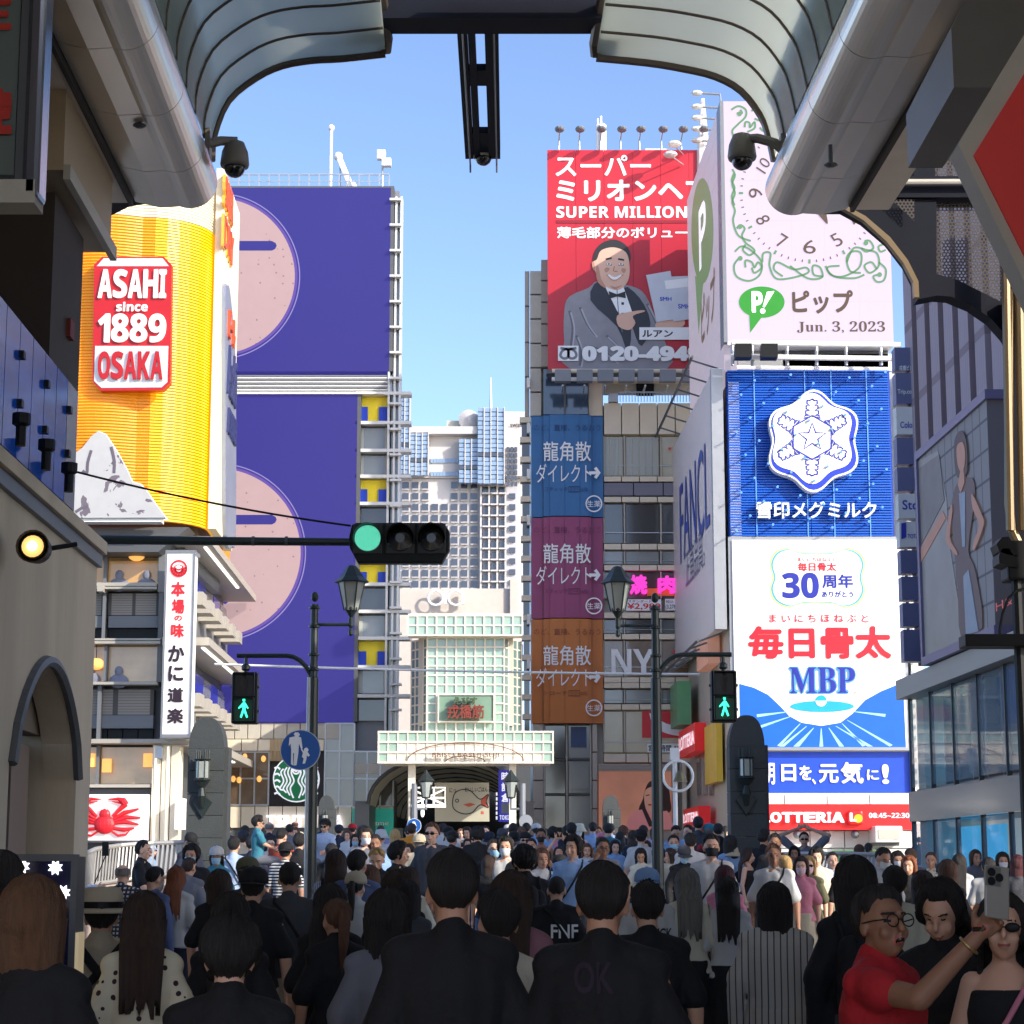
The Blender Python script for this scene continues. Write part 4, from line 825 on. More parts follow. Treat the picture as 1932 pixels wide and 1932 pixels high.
# white MBP sign
MP = thing('mbp_sign', 'large white sign with red 毎日骨太 and blue MBP over a blue sunburst', 'sign', fS)
wsg = M('lit_sign_white', (250, 249, 244), .4, noise=.02, emit=.1); a = fS.rect(1384, 1020, 1704, 1414)
MB().box(a[0] - .12, a[1] + .12, -.06, .38, a[2] - .08, a[3] + .12).build('frame', C_frame, MP); MB().box(a[0], a[1], -.12, -.06, a[2], a[3]).build('panel', wsg, MP)
def pp(*xy): return R(2, 1, *xy)
blob = smooth_path([(1288 + x / 3, 644 + y / 3) for x, y in ((585, 1172), (670, 1195), (845, 1195), (930, 1172), (1000, 1200), (1030, 1260), (1015, 1340), (1030, 1420), (990, 1490), (910, 1512), (840, 1490), (675, 1490), (600, 1512), (520, 1480), (488, 1410), (505, 1340), (488, 1260), (520, 1195))], 4, True)
def bs(s): cx_ = 1288 + 758 / 3; cy_ = 644 + 1342 / 3; return [(cx_ + (u - cx_) * s, cy_ + (v - cy_) * s * (1 if s == 1 else .99)) for u, v in blob]
art(fS, bs(1), M('pale_yellow', (222, 214, 120), .4, emit=.2), MP, .12, 'border'); art(fS, bs(.965), M('sea_teal', (70, 160, 190), .4, emit=.2), MP, .125, 'border'); art(fS, bs(.925), wsg, MP, .13, 'border')
dred = M('letter_red', (206, 30, 46), .4, emit=.12); ddb = M('letter_navy', (36, 46, 150), .4, emit=.1)
def mt(s, box, m, off, j=1, d=.15): text(fS, s, RR(2, j, *box), m, MP, d, off=off)
mt('まいにちほねぶと', (648, 1228, 864, 1248), dred, .01); mt('毎日骨太', (648, 1256, 866, 1304), dred, .03); mt(bold('30'), (560, 1312, 768, 1458), ddb, .02); mt('周年', (786, 1322, 962, 1400), ddb, .03); mt('ありがとう', (784, 1416, 962, 1452), ddb, .03)
mt('ま い に ち ほ ね ぶ と', (486, 1548, 1048, 1594), dred, .015); mt('毎日骨太', (368, 1614, 1176, 1800), dred, .04)
text(fS, serif('MBP'), (1487, 1258, 1614, 1310), M('letter_halo', (90, 160, 220), .4), MP, .15, off=.05); text(fS, serif('MBP'), (1489, 1260, 1612, 1308), ddb, MP, .165, off=.0)
text(fS, '®', (1609, 1304, 1616, 1312), brn, MP, .15)
sea = M('sign_ocean_blue', (20, 96, 200), .4, noise=.1, emit=.14)
def q2(*xy): return R(2, 2, *xy)
art(fS, q2(318, 8, 400, 30, 480, 70, 545, 130, 600, 190, 670, 228, 780, 246, 890, 228, 960, 175, 1030, 100, 1120, 50, 1244, 0, 1260, 370, 325, 370), sea, MP, .13, 'wave')
ray_m = M('sun_ray', (150, 200, 240), .4, emit=.2)
for k in range(13):
    t = math.radians(-82 + k * 13.7); r0, r1 = 46, 46 + (48 + 30 * (k % 3)) ; c0 = (1548, 1338)
    r0u = [(c0[0] + r0 * 1.3 * math.sin(t + d), c0[1] + r0 * math.cos(t + d) * .8) for d in (-.012, .012)]; r1u = [(c0[0] + r1 * 1.3 * math.sin(t + d), min(1409, c0[1] + r1 * math.cos(t + d))) for d in (.03, -.03)]
    if r1u[0][0] < 1705 and r1u[0][0] > 1394: art(fS, r0u + r1u, ray_m, MP, .136, 'ray')
art(fS, circle(1550, 1288 + 136 / 3, 60, 32, 10.5), M('cyan_disc', (30, 160, 216), .4, emit=.2), MP, .14, 'disc'); art(fS, circle(1548, 1288 + 104 / 3, 10.5, 20), MATS['cyan_disc'], MP, .15, 'ball'); art(fS, [(1548 + 10.5 * math.cos(t), 1323 + 10.5 * math.sin(t)) for t in np.linspace(0, math.pi, 14)], wsg, MP, .156, 'ball')
# blue strip sign
GS = thing('blue_strip_sign', 'blue strip sign with white brush letters 明日を、元気に! under the MBP sign', 'sign', fS)
a = fS.rect(1398, 1417, 1716, 1497); MB().box(a[0], a[1], -.05, .38, a[2], a[3]).build('panel', M('strip_blue', (30, 74, 196), .4, emit=.1), GS)
ubox('frame', C_frame, GS, a[0], a[1] + .1, -.35, .38, a[3], a[3] + .1); ubox('frame', C_wh, GS, a[0], a[1] + .1, -.2, .38, a[2] - .1, a[2]); ubox('frame', C_frame, GS, a[1], a[1] + .1, -.2, .38, a[2], a[3])
for s_, bx in (('明', (455, 455, 520, 578)), ('日', (556, 462, 640, 560)), ('を', (658, 470, 728, 552)), ('、', (730, 545, 752, 576)), ('元', (768, 462, 880, 568)), ('気', (892, 450, 1020, 572)), ('に', (1040, 492, 1108, 552)), ('!', (1125, 462, 1165, 574))): text(fS, s_, RR(2, 2, *bx), C_wh, GS, .09, off=.03)
# burger shop
LS = thing('burger_shop_sign', 'long red shop sign LOTTERIA with a yellow emblem and 08:45~22:30', 'sign', fS)
a = fS.rect(1400, 1519, 1716, 1566); MB().box(a[0], a[1], -.6, -.2, a[2], a[3]).build('panel', M('shop_red', (224, 34, 34), .4, emit=.14), LS)
for k, ch in enumerate('LOTTERIA'): 
    x0_ = (420, 482, 546, 610, 668, 738, 800, 826)[k]; x1_ = (478, 542, 605, 662, 732, 796, 820, 894)[k]; text(fS, bold(ch), RR(2, 2, x0_, 736, x1_, 794), C_whe, LS, .75, off=.02, thick=.14, name='letter')
a = fS.rect(*RR(2, 2, 915, 726, 1000, 808)); MB().box(a[0], a[1], -.8, -.6, a[2], a[3]).build('emblem', MATS['shop_red'], LS, bevel=.08); text(fS, bold('L'), RR(2, 2, 922, 740, 960, 788), C_whe, LS, .83, off=.03); c = R(2, 2, 970, 772)[0]; art(fS, circle(*c, 8, 18), M('emblem_yellow', (250, 180, 30), .4, emit=.3), LS, .81, 'emblem')
text(fS, bold('08:45~22:30'), RR(2, 2, 1036, 740, 1262, 768), C_whe, LS, .61)
slab_row(fS, SB, (1398, 1499, 1718, 1518), C_white, 4, 'band', -.3, .38); slab_row(fS, SB, (1398, 1568, 1724, 1600), C_white, 5, 'wall_panel', .0, .38); slab_row(fS, SB, (1398, 1601, 1724, 1662), C_white, 5, 'wall_panel', .05, .38)
a = fS.rect(1704, 700, 1716, 1500); MB().box(a[1] - .05, a[1] + .35, -.12, .38, 1.1, a[3]).build('corner_trim', C_white, SB)
for k in range(40): z = a[2] + (a[3] - a[2]) * k / 40; ubox('trim_bolt', C_frame, SB, a[1] - .08, a[1] + .02, -.18, -.12, z, z + .12)
for xx in (640, 800, 965): 
    x, z = fS.at(*R(2, 2, xx, 850)[0]); sp = thing('sign_spotlight', '%s small spotlight below the red burger-shop sign' % {640: 'left', 800: 'middle', 965: 'right'}[xx], 'lamp', fS, group='spotlights below the burger-shop sign')
    MB().tube([(x, .0, z + .1), (x, -.5, z)], .03).build('arm', C_dkgrey, sp); MB().lathe([(.05, 0), (.14, .25)], 10, (x, -.6, z - .05), 'y').build('head', C_grey, sp)
AW = thing('wall_unit', 'white boxed air unit projecting below the red sign', 'air unit', fS); a = fS.rect(*RR(2, 2, 1052, 815, 1205, 925)); MB().box(a[0], a[1], -1.2, .05, a[2] + .1, a[3]).build('case', C_white, AW, bevel=.04); MB().box(a[0] + .1, a[1] - .1, -1.22, -1.2, a[2] + .2, a[2] + .5).build('grille', C_stone2, AW); MB().box(a[0] + .05, a[1] - .05, -.9, 0, a[2], a[2] + .1).build('drip_tray', C_dkgrey, AW)
GN = thing('green_shop_sign', 'low green shop sign behind heads at the right, below the red sign', 'sign', fS); a = fS.rect(*RR(2, 2, 848, 952, 1120, 1010)); MB().box(a[0], a[1], -.2, .04, a[2], a[3]).build('board', M('sign_green', (70, 150, 40), .4, emit=.15), GN); text(fS, 'Gong', RR(2, 2, 985, 990, 1075, 1006), C_inkdark, GN, .21)
a = fS.rect(1390, 1560, 1440, 1640)
# flank wall with the slogan sign and shop signs
FW_ = thing('flank_sign', 'tall pale grey sign with blue letters FANCL, seen at a steep angle', 'sign', fW)
xa = fW.at(1293, 1000)[0]; 
zt, zb = fS.at(1372, 698)[1] , fS.at(1380, 1184)[1]
MB().box(xa, -.02, -.5, -.2, zb, zt).build('panel', M('sign_pale_grey', (220, 216, 216), .45, noise=.05), FW_); MB().box(-.34, -.0, -.56, -.18, zb - .05, zt + .05).build('frame', C_frame, FW_)
def ft(s, corners, m, off=0, d=.53):          # lettering between two picture points on the flank
    (u0, v0), (u1, v1) = corners; x0_, z1_ = fWo.at(u0, v0); x1_, z0_ = fWo.at(u1, v1); text(None, s, (x0_, x1_, z0_, z1_), m, FW_, d, off=off)
fWo = right_wall(1371, 1000, 66)
bt_ = M('slogan_blue', (40, 66, 170), .4)
ft('FANCL', ((1301, 918), (1361, 992)), bt_, -.008); ft('正直品質。', ((1313, 1040), (1351, 1068)), M('slogan_grey', (100, 104, 140), .4), -.004)
FWL = thing('flank_wall', 'plain side wall behind the slogan sign and side shop signs', 'wall', fW)
MB().box(xa - .3, 0, 0, .35, 1.1, fS.at(1372, 720)[1]).build('wall', C_stone2, FWL)
for k in range(7):
    x = xa + (-xa) * k / 6.3; MB().tube([(x, -.25, zb - .1), (x - .1, -1.1, zb - .4)], .04, 4).build('bracket', C_dkgrey, FWL); MB().tube([(x, -.25, zt + .2), (x, -1.2, zt + .5)], .035, 4).build('bracket', C_dkgrey, FWL)
MB().tube([(xa, -1.15, zt + .5), (-.2, -1.15, zt + .5)], .05, 5).build('rail', C_dkgrey, FWL); MB().tube([(xa, -1.1, zb - .4), (-.2, -1.1, zb - .4)], .05, 5).build('rail', C_dkgrey, FWL)
def fbox(nm, lab, cat, u0, u1, v0, v1, m, d0=-.5, d1=-.1, txt=None, tm=None):
    t = thing(nm, lab, cat, fW); xa_, z1_ = fW.at(u0, v0)[0], fW.at((u0 + u1) / 2, v0)[1]; xb_, z0_ = fW.at(u1, v1)[0], fW.at((u0 + u1) / 2, v1)[1]
    MB().box(xa_, xb_, d0, d1, z0_, z1_).build('panel', m, t)
    if txt: text(None, txt, (xa_ + .1, xb_ - .1, z0_ + (z1_ - z0_) * .25, z1_ - (z1_ - z0_) * .25), tm or C_whe, t, -d0 + .02, off=.02)
    return t
fbox('side_shop_sign', 'green and white side sign above the red side sign at the alley', 'sign', 1304, 1320, 1290, 1372, M('side_green_sign', (96, 160, 110), .4), -.8, -.3)
fbox('side_shop_sign', 'red LOTTERIA side sign above the alley windows', 'sign', 1311, 1344, 1372, 1424, MATS['shop_red'], -.6, -.2, 'LOTTERIA')
fbox('yellow_poster', 'yellow poster with figures on the flank, right of the upper red side sign', 'poster', 1345, 1370, 1366, 1478, M('poster_yellow', (226, 186, 60), .5, noise=.2, scale=2), -.3, -.1)
fbox('side_shop_sign', 'low red LOTTERIA side sign just above the far heads', 'sign', 1320, 1352, 1524, 1560, MATS['shop_red'], -.6, -.2, 'LOTTERIA')
fbox('red_bracket_sign', 'small red sign at the top of the green side sign', 'sign', 1341, 1364, 1208, 1260, MATS['poster_skin'], -.5, -.1)
for u in (1322, 1334, 1346): x_ = fW.at(u, 1460)[0]; ubox('window', C_glass2, FWL, x_ - .8, x_ + .2, -.06, -.01, fW.at(u, 1500)[1], fW.at(u, 1430)[1])
# ---------------------------------------------------------------- crab restaurant building with the beer sign (left)
YK = 62; fKn = front(YK); fKs = left_wall(338, 1300, YK)
def K(*xy): return [(127.8 + x * .17196, 958.3 + y * .17196) for x, y in zip(xy[::2], xy[1::2])]
def KR(x0, y0, x1, y1): return (127.8 + x0 * .17196, 958.3 + y0 * .17196, 127.8 + x1 * .17196, 958.3 + y1 * .17196)
KB = thing('crab_restaurant', 'grey framed restaurant building with lit windows, crab board and beer sign above', 'building', fKn)
corner = fKs.ox - fKn.ox
zroof = fKn.at(300, 1014)[1]
MB().box(corner - 8, corner - .5, .6, 12, 1.1, zroof).build('body', C_dkgrey, KB)
kg = M('restaurant_grey', (112, 114, 116), .5, noise=.08); kl = M('restaurant_ledge', (172, 166, 154), .5, noise=.08)
def kb(n, m, r, ya, yb, g=0): a = fKn.rect(*KR(*r)); return ubox(n, m, KB, a[0] + g, a[1] - g, ya, yb, a[2] + g, a[3] - g)
def kbu(n, m, r, ya, yb, g=0): a = fKn.rect(*r); return ubox(n, m, KB, a[0] + g, a[1] - g, ya, yb, a[2] + g, a[3] - g)
Lx = 60
kb('ledge', kl, (Lx, 380, 1400, 420), -.35, .5)
int1 = M('restaurant_interior', (190, 144, 74), .25, noise=.6, scale=1.1, emit=.16, coat=1); int2 = M('restaurant_interior_low', (176, 150, 116), .25, noise=.6, scale=1.2, emit=.16, coat=1)
louv = pattern('louvre_panel', (146, 138, 128), (84, 80, 76), cells(2.1, 9.0, .14))
for (y0, gm) in ((430, int1), (1510, int2)):
    for xa, xb in ((Lx, 390), (430, 985)): kb('window', gm, (xa, y0, xb, y0 + 385), .3, .5)
    for x in (395, 990): kb('mullion', kg, (x, y0, x + 34, y0 + 385), .0, .55)
for x, y, w in ((750, 515, 120), (305, 1710, 90)):
    c = fKn.at(*K(x, y)[0]); MB().ell((c[0], .1, c[1]), (.26, .2, .18), 12, 7).build('lantern', warm_lamp, KB); MB().tube([(c[0], .1, c[1]), (c[0], .1, c[1] + .6)], .015, 4).build('cord', C_black, KB)
for x, y in ((550, 790), (850, 790), (235, 1830), (545, 1850)):
    c = fKn.at(*K(x, y)[0]); MB().ell((c[0], .22, c[1] + .18), (.13, .1, .16), 10, 6).ell((c[0], .22, c[1] - .12), (.3, .08, .22), 10, 6).build('diner_silhouette', M('diner_cloth', (120, 124, 140), .8, emit=.08), KB)
for r in ((Lx, 830, 985, 868), (Lx, 876, 985, 900), (Lx, 1440, 1030, 1462), (Lx, 1470, 1030, 1498), (Lx, 1915, 985, 1945)): kb('ledge', kl, r, -.25, .5)
kb('bracket', kl, (358, 868, 420, 938), -.5, .3)
for xa, xb in ((Lx, 370), (430, 985)):
    kb('louvre', louv, (xa, 930, xb, 1170), .2, .5); kb('spandrel', kg, (xa, 1172, xb, 1312), .15, .5, .015); kb('dark_strip', C_black, (xa, 1315, xb, 1435), .3, .5)
kb('post', kg, (378, 925, 412, 1440), .0, .5); kb('corner_post', C_dkgrey, (990, 925, 1040, 1910), -.05, .5); kb('corner_post', kg, (1000, 430, 1068, 925), -.1, .5)
# lower storeys (picture coordinates)
kbu('louvre', louv, (140, 1300, 288, 1348), .2, .5); kbu('spandrel', kg, (140, 1348, 288, 1374), .15, .5, .01)
for k in range(5): kbu('dark_pane', C_black, (142 + k * 29, 1375, 169 + k * 29, 1394), .3, .5)
kbu('post', kg, (183, 1290, 190, 1396), 0, .5); kbu('ledge', kl, (140, 1396, 362, 1404), -.5, .5)
for xa, xb in ((140, 180), (187, 286)): kbu('window', int2, (xa, 1409, xb, 1478), .3, .5)
kbu('mullion', kg, (181, 1406, 186, 1480), .0, .5); kbu('ledge', kl, (140, 1480, 286, 1486), -.15, .5); kbu('dark_strip', C_dkgrey, (140, 1487, 286, 1498), .2, .5)
for u, v in ((170, 1434), (278, 1434), (200, 1444)):
    c = fKn.at(u, v); MB().box(c[0] - .13, c[0] + .13, .05, .2, c[1] - .2, c[1] + .2).build('lantern', warm_lamp, KB)
slab_row(fKn, KB, (287, 1405, 340, 1592), C_stone, 3, 'stone_panel', -.2, .5); slab_row(fKn, KB, (140, 1588, 340, 1650), C_dkgrey, 4, 'wall_panel', .1, .5)
kbu('lit_strip', MATS['lit_tube'], (293, 1410, 295.5, 1590), -.24, -.2); kbu('lit_strip', MATS['lit_tube'], (316, 1410, 318, 1590), -.24, -.2); kbu('wall_lamp', C_frame, (298, 1410, 311, 1432), -.5, -.2)
kbu('attic_wall', C_dkgrey, (140, 985, 365, 1019), .8, 1.2)
# right flank
def ks(n, m, u0, u1, v0, v1, ya, yb):
    x0_, z1_ = fKs.at(u0, v0); x1_, _ = fKs.at(u1, v0); z0_ = fKs.at(u0, v1)[1]
    t = ubox(n, m, KS_, x0_, x1_, ya, yb, z0_, z1_); return t
KS_ = bpy.data.objects.new('flank', None); COL.objects.link(KS_); KS_.parent = KB
KS_.location = (fKs.ox - fKn.ox, 0, 0); KS_.rotation_euler = (0, 0, fKs.rot)
Lk = 13.5
ubox('wall', C_dkgrey, KS_, 0, Lk, .3, .5, 1.1, zroof)
zl = [fKn.at(338, v)[1] for v in (1022, 1212, 1400)]
for z in zl: ubox('ledge', kl, KS_, -.3, Lk, -.9, .5, z - .12, z + .12); ubox('lit_soffit', MATS['lit_tube'], KS_, .2, Lk - 4, -.7, -.6, z - .16, z - .12)
for k in range(6):
    for z0_, z1_ in ((zl[1] + .4, zl[0] - .5), (zl[2] + .3, zl[1] - .5)):
        ubox('window', M('blue_lit_glass', (44, 54, 150), .1, noise=.8, scale=1.5, emit=.25, spec=.9) if k % 2 == 0 else C_glass2, KS_, .5 + k * 2.1, 2.4 + k * 2.1, .1, .35, (z0_ + z1_) / 2, z1_)
        ubox('panel', kg, KS_, .5 + k * 2.1, 2.4 + k * 2.1, .05, .35, z0_, (z0_ + z1_) / 2 - .05)
        ubox('box_bracket', kl, KS_, .3 + k * 2.1, 1.3 + k * 2.1, -.6, .1, (z0_ + z1_) / 2 - .3, (z0_ + z1_) / 2 + .1)
# upright lit sign
VS = thing('vertical_sign', 'tall lit white box sign with red crest, red and black brush characters かに道楽', 'sign', fKn)
vw = M('lit_sign_paper', (244, 238, 232), .5, noise=.03, emit=.4); fVs = front(YK - 1.64); a = fVs.rect(311, 1044, 360, 1385); yv = -1.6
dxs = .0
MB().box(a[0], a[1], yv, yv + .9, a[2], a[3]).build('box', vw, VS); MB().box(a[0] - .06, a[1] + .06, yv - .03, yv + .95, a[3], a[3] + .1).build('cap', C_grey, VS)
for x_ in (a[0] - .06, a[1]): MB().box(x_, x_ + .06, yv - .04, yv, a[2] - .05, a[3]).build('frame', C_grey, VS)
MB().box(a[0] - .06, a[1] + .06, yv - .03, yv + .95, a[2] - .1, a[2]).build('cap', C_grey, VS)
fV = Face(fKn.ox, YK + yv, 1, 0)
VG = bpy.data.objects.new('sign_face', None); COL.objects.link(VG); VG.parent = VS; VG.location = (0, yv, 0)
vred = M('brush_red', (206, 34, 44), .5, emit=.08); vblk = M('brush_black', (44, 26, 40), .5)
for s_, bx, m_ in (('本', (1132, 808, 1288, 975), vred), ('場', (1140, 1000, 1282, 1162), vred), ('の', (1168, 1178, 1256, 1240), vred), ('味', (1130, 1268, 1278, 1425), vred), ('か', (1100, 1505, 1282, 1690), vblk), ('に', (1100, 1730, 1270, 1905), vblk)):
    text(fVs, s_, KR(*bx), m_, VG, .04, off=.045)
for s_, bx in (('道', (948, 28, 1038, 112)), ('楽', (945, 145, 1038, 232))): text(fVs, s_, RR(0, 2, *bx), vblk, VG, .04, off=.045)
c = K(1218, 665)[0]; line(fVs, circle(c[0], c[1], 14.6), .06, vred, VG, .04, 'crest', closed=True)
for k in range(9):
    t = math.radians(-5 + k * 23.7); line(fVs, [(c[0] + 5 * math.cos(t), c[1] + 2 + 4 * math.sin(t)), (c[0] + 14 * math.cos(t), c[1] + 14 * math.sin(t))], .07, vred, VG, .04, 'crest')
art(fVs, smooth_path([(c[0] - 9, c[1] - 3), (c[0], c[1] - 8), (c[0] + 9, c[1] - 3), (c[0], c[1] + 4)], 4, True), vred, VG, .045, 'crest'); art(fVs, smooth_path([(c[0] - 6, c[1] - 3), (c[0], c[1] - 6), (c[0] + 6, c[1] - 3), (c[0], c[1] + 1)], 4, True), vw, VG, .05, 'crest')
# crab board
CB = thing('crab_board', 'white lit board with a big red crab, claws raised, at the left behind the railing', 'sign', fKn)
a = fKn.rect(140, 1500, 284, 1586); MB().box(a[0], a[1], -.6, -.2, a[2], a[3]).build('board', M('lit_board', (240, 232, 228), .5, noise=.03, emit=.35), CB); MB().box(a[0], a[1], -.64, -.1, a[2] - .06, a[2]).build('frame', C_dkgrey, CB)
cr = M('crab_red', (210, 34, 44), .45, noise=.25, scale=3, emit=.15); dk_ = .62
def CRp(*xy): return [(x / 3, 1288 + y / 3) for x, y in zip(xy[::2], xy[1::2])]
def ctube(pts, r): q = [fKn.at(x / 3, 1288 + y / 3) for x, y in pts]; MB().tube([(x, -dk_ - .05, z) for x, z in q], r, 7).build('crab_leg', cr, CB)
q = fKn.at(617 / 3, 1288 + 806 / 3); MB().ell((q[0], -dk_ - .06, q[1]), (.31, .14, .28), 16, 10).build('crab_body', cr, CB); q = fKn.at(618 / 3, 1288 + 748 / 3); MB().ell((q[0], -dk_ - .06, q[1]), (.17, .1, .17), 12, 8).build('crab_head', cr, CB)
for s_ in (-1, 1):
    X = lambda x: 617 + s_ * x
    ctube([(X(45), 762), (X(70), 735), (X(120), 690)], [.05, .06, .09]); ctube([(X(120), 695), (X(105), 672), (X(75), 662), (X(20), 664)], [.1, .1, .05, .015]); ctube([(X(110), 690), (X(90), 684), (X(40), 676)], [.05, .04, .01])
    for k, (y1, x2, y2, x3, y3) in enumerate(((775, 110, 740, 190, 718), (788, 120, 765, 200, 768), (800, 110, 790, 190, 806), (828, 110, 835, 165, 826))): ctube([(X(50), y1), (X(x2), y2), (X(x3), y3)], [.05, .07, .03])
    ctube([(X(40), 845), (X(75), 868), (X(120), 862), (X(140), 838)], [.03, .04, .035, .012])
    q = fKn.at(X(10) / 3, 1288 + 716 / 3); MB().ell((q[0], -dk_ - .1, q[1]), (.03, .03, .04), 8, 5).build('crab_eye', C_wh, CB)
SLB = thing('side_lightbox', 'narrow lit white light box beside the stone pillar, right of the crab board', 'sign', fKn)
a = fKn.rect(342, 1508, 354, 1566); MB().box(a[0], a[1], -1.2, -.3, a[2], a[3]).build('box', vw, SLB)
# beer sign: curved yellow drum with slats
AS = thing('beer_sign', 'huge curved yellow sign shaped like a beer mug with red ASAHI since 1889 OSAKA badge', 'sign', fKn)
x0_ = fKn.at(110, 800)[0]; xc = fKn.at(362, 700)[0]; fQb = front(YK - 1.5); zb0 = fQb.at(300, 979)[1]; zt0 = fQb.at(300, 404)[1]; ztop = fQb.at(300, 300)[1]
sidex, sidey = fKs.ox - fKn.ox + .35, 0
prof = []                                     # plan of the sign: flat front, rounded corner, flank running away
rc = 1.9; xe = fQb.at(377, 700)[0]
for x in np.linspace(x0_, xe - rc, 12): prof.append((x, -1.2 - .35 * math.cos((x - (x0_ + xe - rc) / 2) / (xe - rc - x0_) * math.pi)))
y0c = prof[-1][1]
for k in range(1, 9): t = math.pi / 2 * k / 8; prof.append((xe - rc + rc * math.sin(t), y0c + rc * (1 - math.cos(t))))
sx_, sy_ = STREET
for k in (1, 2, 3, 4): prof.append((xe + sx_ * k * 1.6 - .0, y0c + rc + sy_ * k * 1.6))
ayel = M('beer_yellow', (238, 156, 4), .35, noise=.08, scale=.5, emit=.14, ecol=(255, 170, 0)); aglow = M('neon_sunlit_yellow', (244, 174, 0), .35, noise=.1, scale=.5, emit=.3, ecol=(255, 210, 0)); afoam = M('foam_white', (226, 214, 190), .5, noise=.1, emit=.12)  # corner neon tubes: sunlit brightness put into a brighter, glowing yellow
def shell(z0, z1, mat, name, off, parent, i0=0, i1=None):
    P_ = prof[i0:i1]; m = MB(); n = len(P_)
    out = []
    for i, (x, y) in enumerate(P_):
        a_, b_ = P_[max(0, i - 1)], P_[min(n - 1, i + 1)]; t = Vector((b_[0] - a_[0], b_[1] - a_[1])).normalized(); out.append((x + t.y * off, y - t.x * off))
    vs = [(x, y, z0) for x, y in out] + [(x, y, z1) for x, y in out] + [(x, y + .1, z0) for x, y in P_] + [(x, y + .1, z1) for x, y in P_]
    fs = [(i, i + 1, n + i + 1, n + i) for i in range(n - 1)] + [(n + i, n + i + 1, 3 * n + i + 1, 3 * n + i) for i in range(n - 1)] + [(2 * n + i, 2 * n + i + 1, i + 1, i) for i in range(n - 1)]
    m.add(vs, fs); return m.build(name, mat, parent)
shell(zb0, zt0, M('beer_backing', (226, 140, 10), .5, emit=.08, ecol=(255, 160, 0)), 'backing', 0, AS); shell(zt0, ztop, afoam, 'foam_backing', 0, AS)
ns = 120
for k in range(ns):
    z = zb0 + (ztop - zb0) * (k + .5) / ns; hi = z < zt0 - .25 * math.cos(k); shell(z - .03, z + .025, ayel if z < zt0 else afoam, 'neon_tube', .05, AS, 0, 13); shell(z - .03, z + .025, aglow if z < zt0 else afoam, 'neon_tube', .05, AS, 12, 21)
i_fl = 20
# white flank with lettering and bottle
fFl = Face(fKn.ox + xe + .02, YK + y0c + rc, STREET.x, STREET.y); FLG = bpy.data.objects.new('sign_flank', None); COL.objects.link(FLG); FLG.parent = AS
FLG.location = (xe + .02, y0c + rc, 0); FLG.rotation_euler = (0, 0, fFl.rot)
flw = M('flank_white', (236, 222, 190), .45, noise=.05, emit=.05); zb1 = fKn.at(338, 1030)[1]
zf1 = fFl.at(410, 330)[1]
MB().box(-.4, 4.2, -.3, -.06, zb0, zf1).build('flank_panel', flw, FLG)
def fl(s, u0, v0, u1, v1, m, off=0, d=.4): x0_, z1_ = fFl.at(u0, (v0 + v1) / 2)[0], fFl.at((u0 + u1) / 2, v0)[1]; x1_, z0_ = fFl.at(u1, (v0 + v1) / 2)[0], fFl.at((u0 + u1) / 2, v1)[1]; text(None, s, (x0_, x1_, z0_, z1_), m, FLG, d, off=off, thick=.08)
frd = M('neon_red_tube', (200, 84, 50), .4); fyl = M('neon_yellow_rim', (220, 170, 60), .4)
fl('SUPER', 402, 345, 419, 412, fyl, .03, .36); fl('SUPER', 403, 347, 418, 410, frd, .0, .4); fl('DRY', 400, 424, 420, 490, fyl, .03, .36); fl('DRY', 401, 427, 419, 487, frd, .0, .4)
btl = smooth_path([(400, 560), (404, 540), (408, 542), (413, 580), (418, 640), (421, 720), (421, 1000), (414, 1030), (402, 1010), (400, 800)], 4, True)
MB().prism([fFl.at(*p) for p in btl], -.42, -.31).build('can_picture', M('can_silver', (150, 156, 170), .35, metal=.3, noise=.2, scale=1), FLG)
fl('Asahi', 402, 660, 419, 760, M('can_ink', (50, 56, 100), .4), .02, .5); fl('ASAHI BEER', 402, 780, 419, 830, MATS['can_ink'], .02, .5); fl('ビール', 404, 590, 416, 650, frd, .02, .5)
# mountain and badge on the front (curved base, so stand clear of it)
dB = 1.62
arc = art
mtn = pattern('mountain_print', (176, 176, 176), (104, 96, 106), lambda N, L, co: (lambda n: (L.new(co, n.inputs['Vector']), mth(N, L, 'GREATER_THAN', n.outputs[0], .6))[1])(((lambda n: (setattr(n.inputs['Scale'], 'default_value', .9), setattr(n.inputs['Detail'], 'default_value', 8), setattr(n.inputs['Distortion'], 'default_value', 1.2), n)[-1])(N.new('ShaderNodeTexNoise')))), emit=.1)
mpts = [(110, 882)] + R(0, 1, 400, 655, 470, 605, 520, 540, 558, 512, 600, 530, 660, 620, 720, 730, 752, 800, 800, 812, 840, 860, 880, 920, 940, 1000) + [(110, 978)]
fAb = front(YK - dB - .1); mo = art(fAb, mpts, mtn, AS, dB + .06, 'mountain', .12); art(fAb, [(u, v - 2.2) for u, v in mpts[:-1]] + [(318, 981), (110, 981)], C_wh, AS, dB, 'mountain_rim', .05)
for pts in ((520, 620, 500, 690, 495, 750, 470, 735), (632, 600, 650, 680, 648, 750), (430, 970, 470, 945, 500, 940)): line(fAb, smooth_path(R(0, 1, *pts), 3), .09, M('mountain_ink', (96, 88, 100), .6), AS, dB + .19, 'mountain_line')
bad = R(0, 0, 582, 1462, 928, 1462, 980, 1510, 980, 2070) ; bad = [(195, 488), (311, 488), (326, 503), (323, 725), (309, 739), (192, 740), (177, 722), (180, 503)]
art(fAb, bad, M('badge_red', (186, 22, 30), .4, noise=.05), AS, dB, 'badge', .3); bsl = M('badge_silver', (206, 204, 204), .35, metal=.2, noise=.12, scale=1, emit=.15)
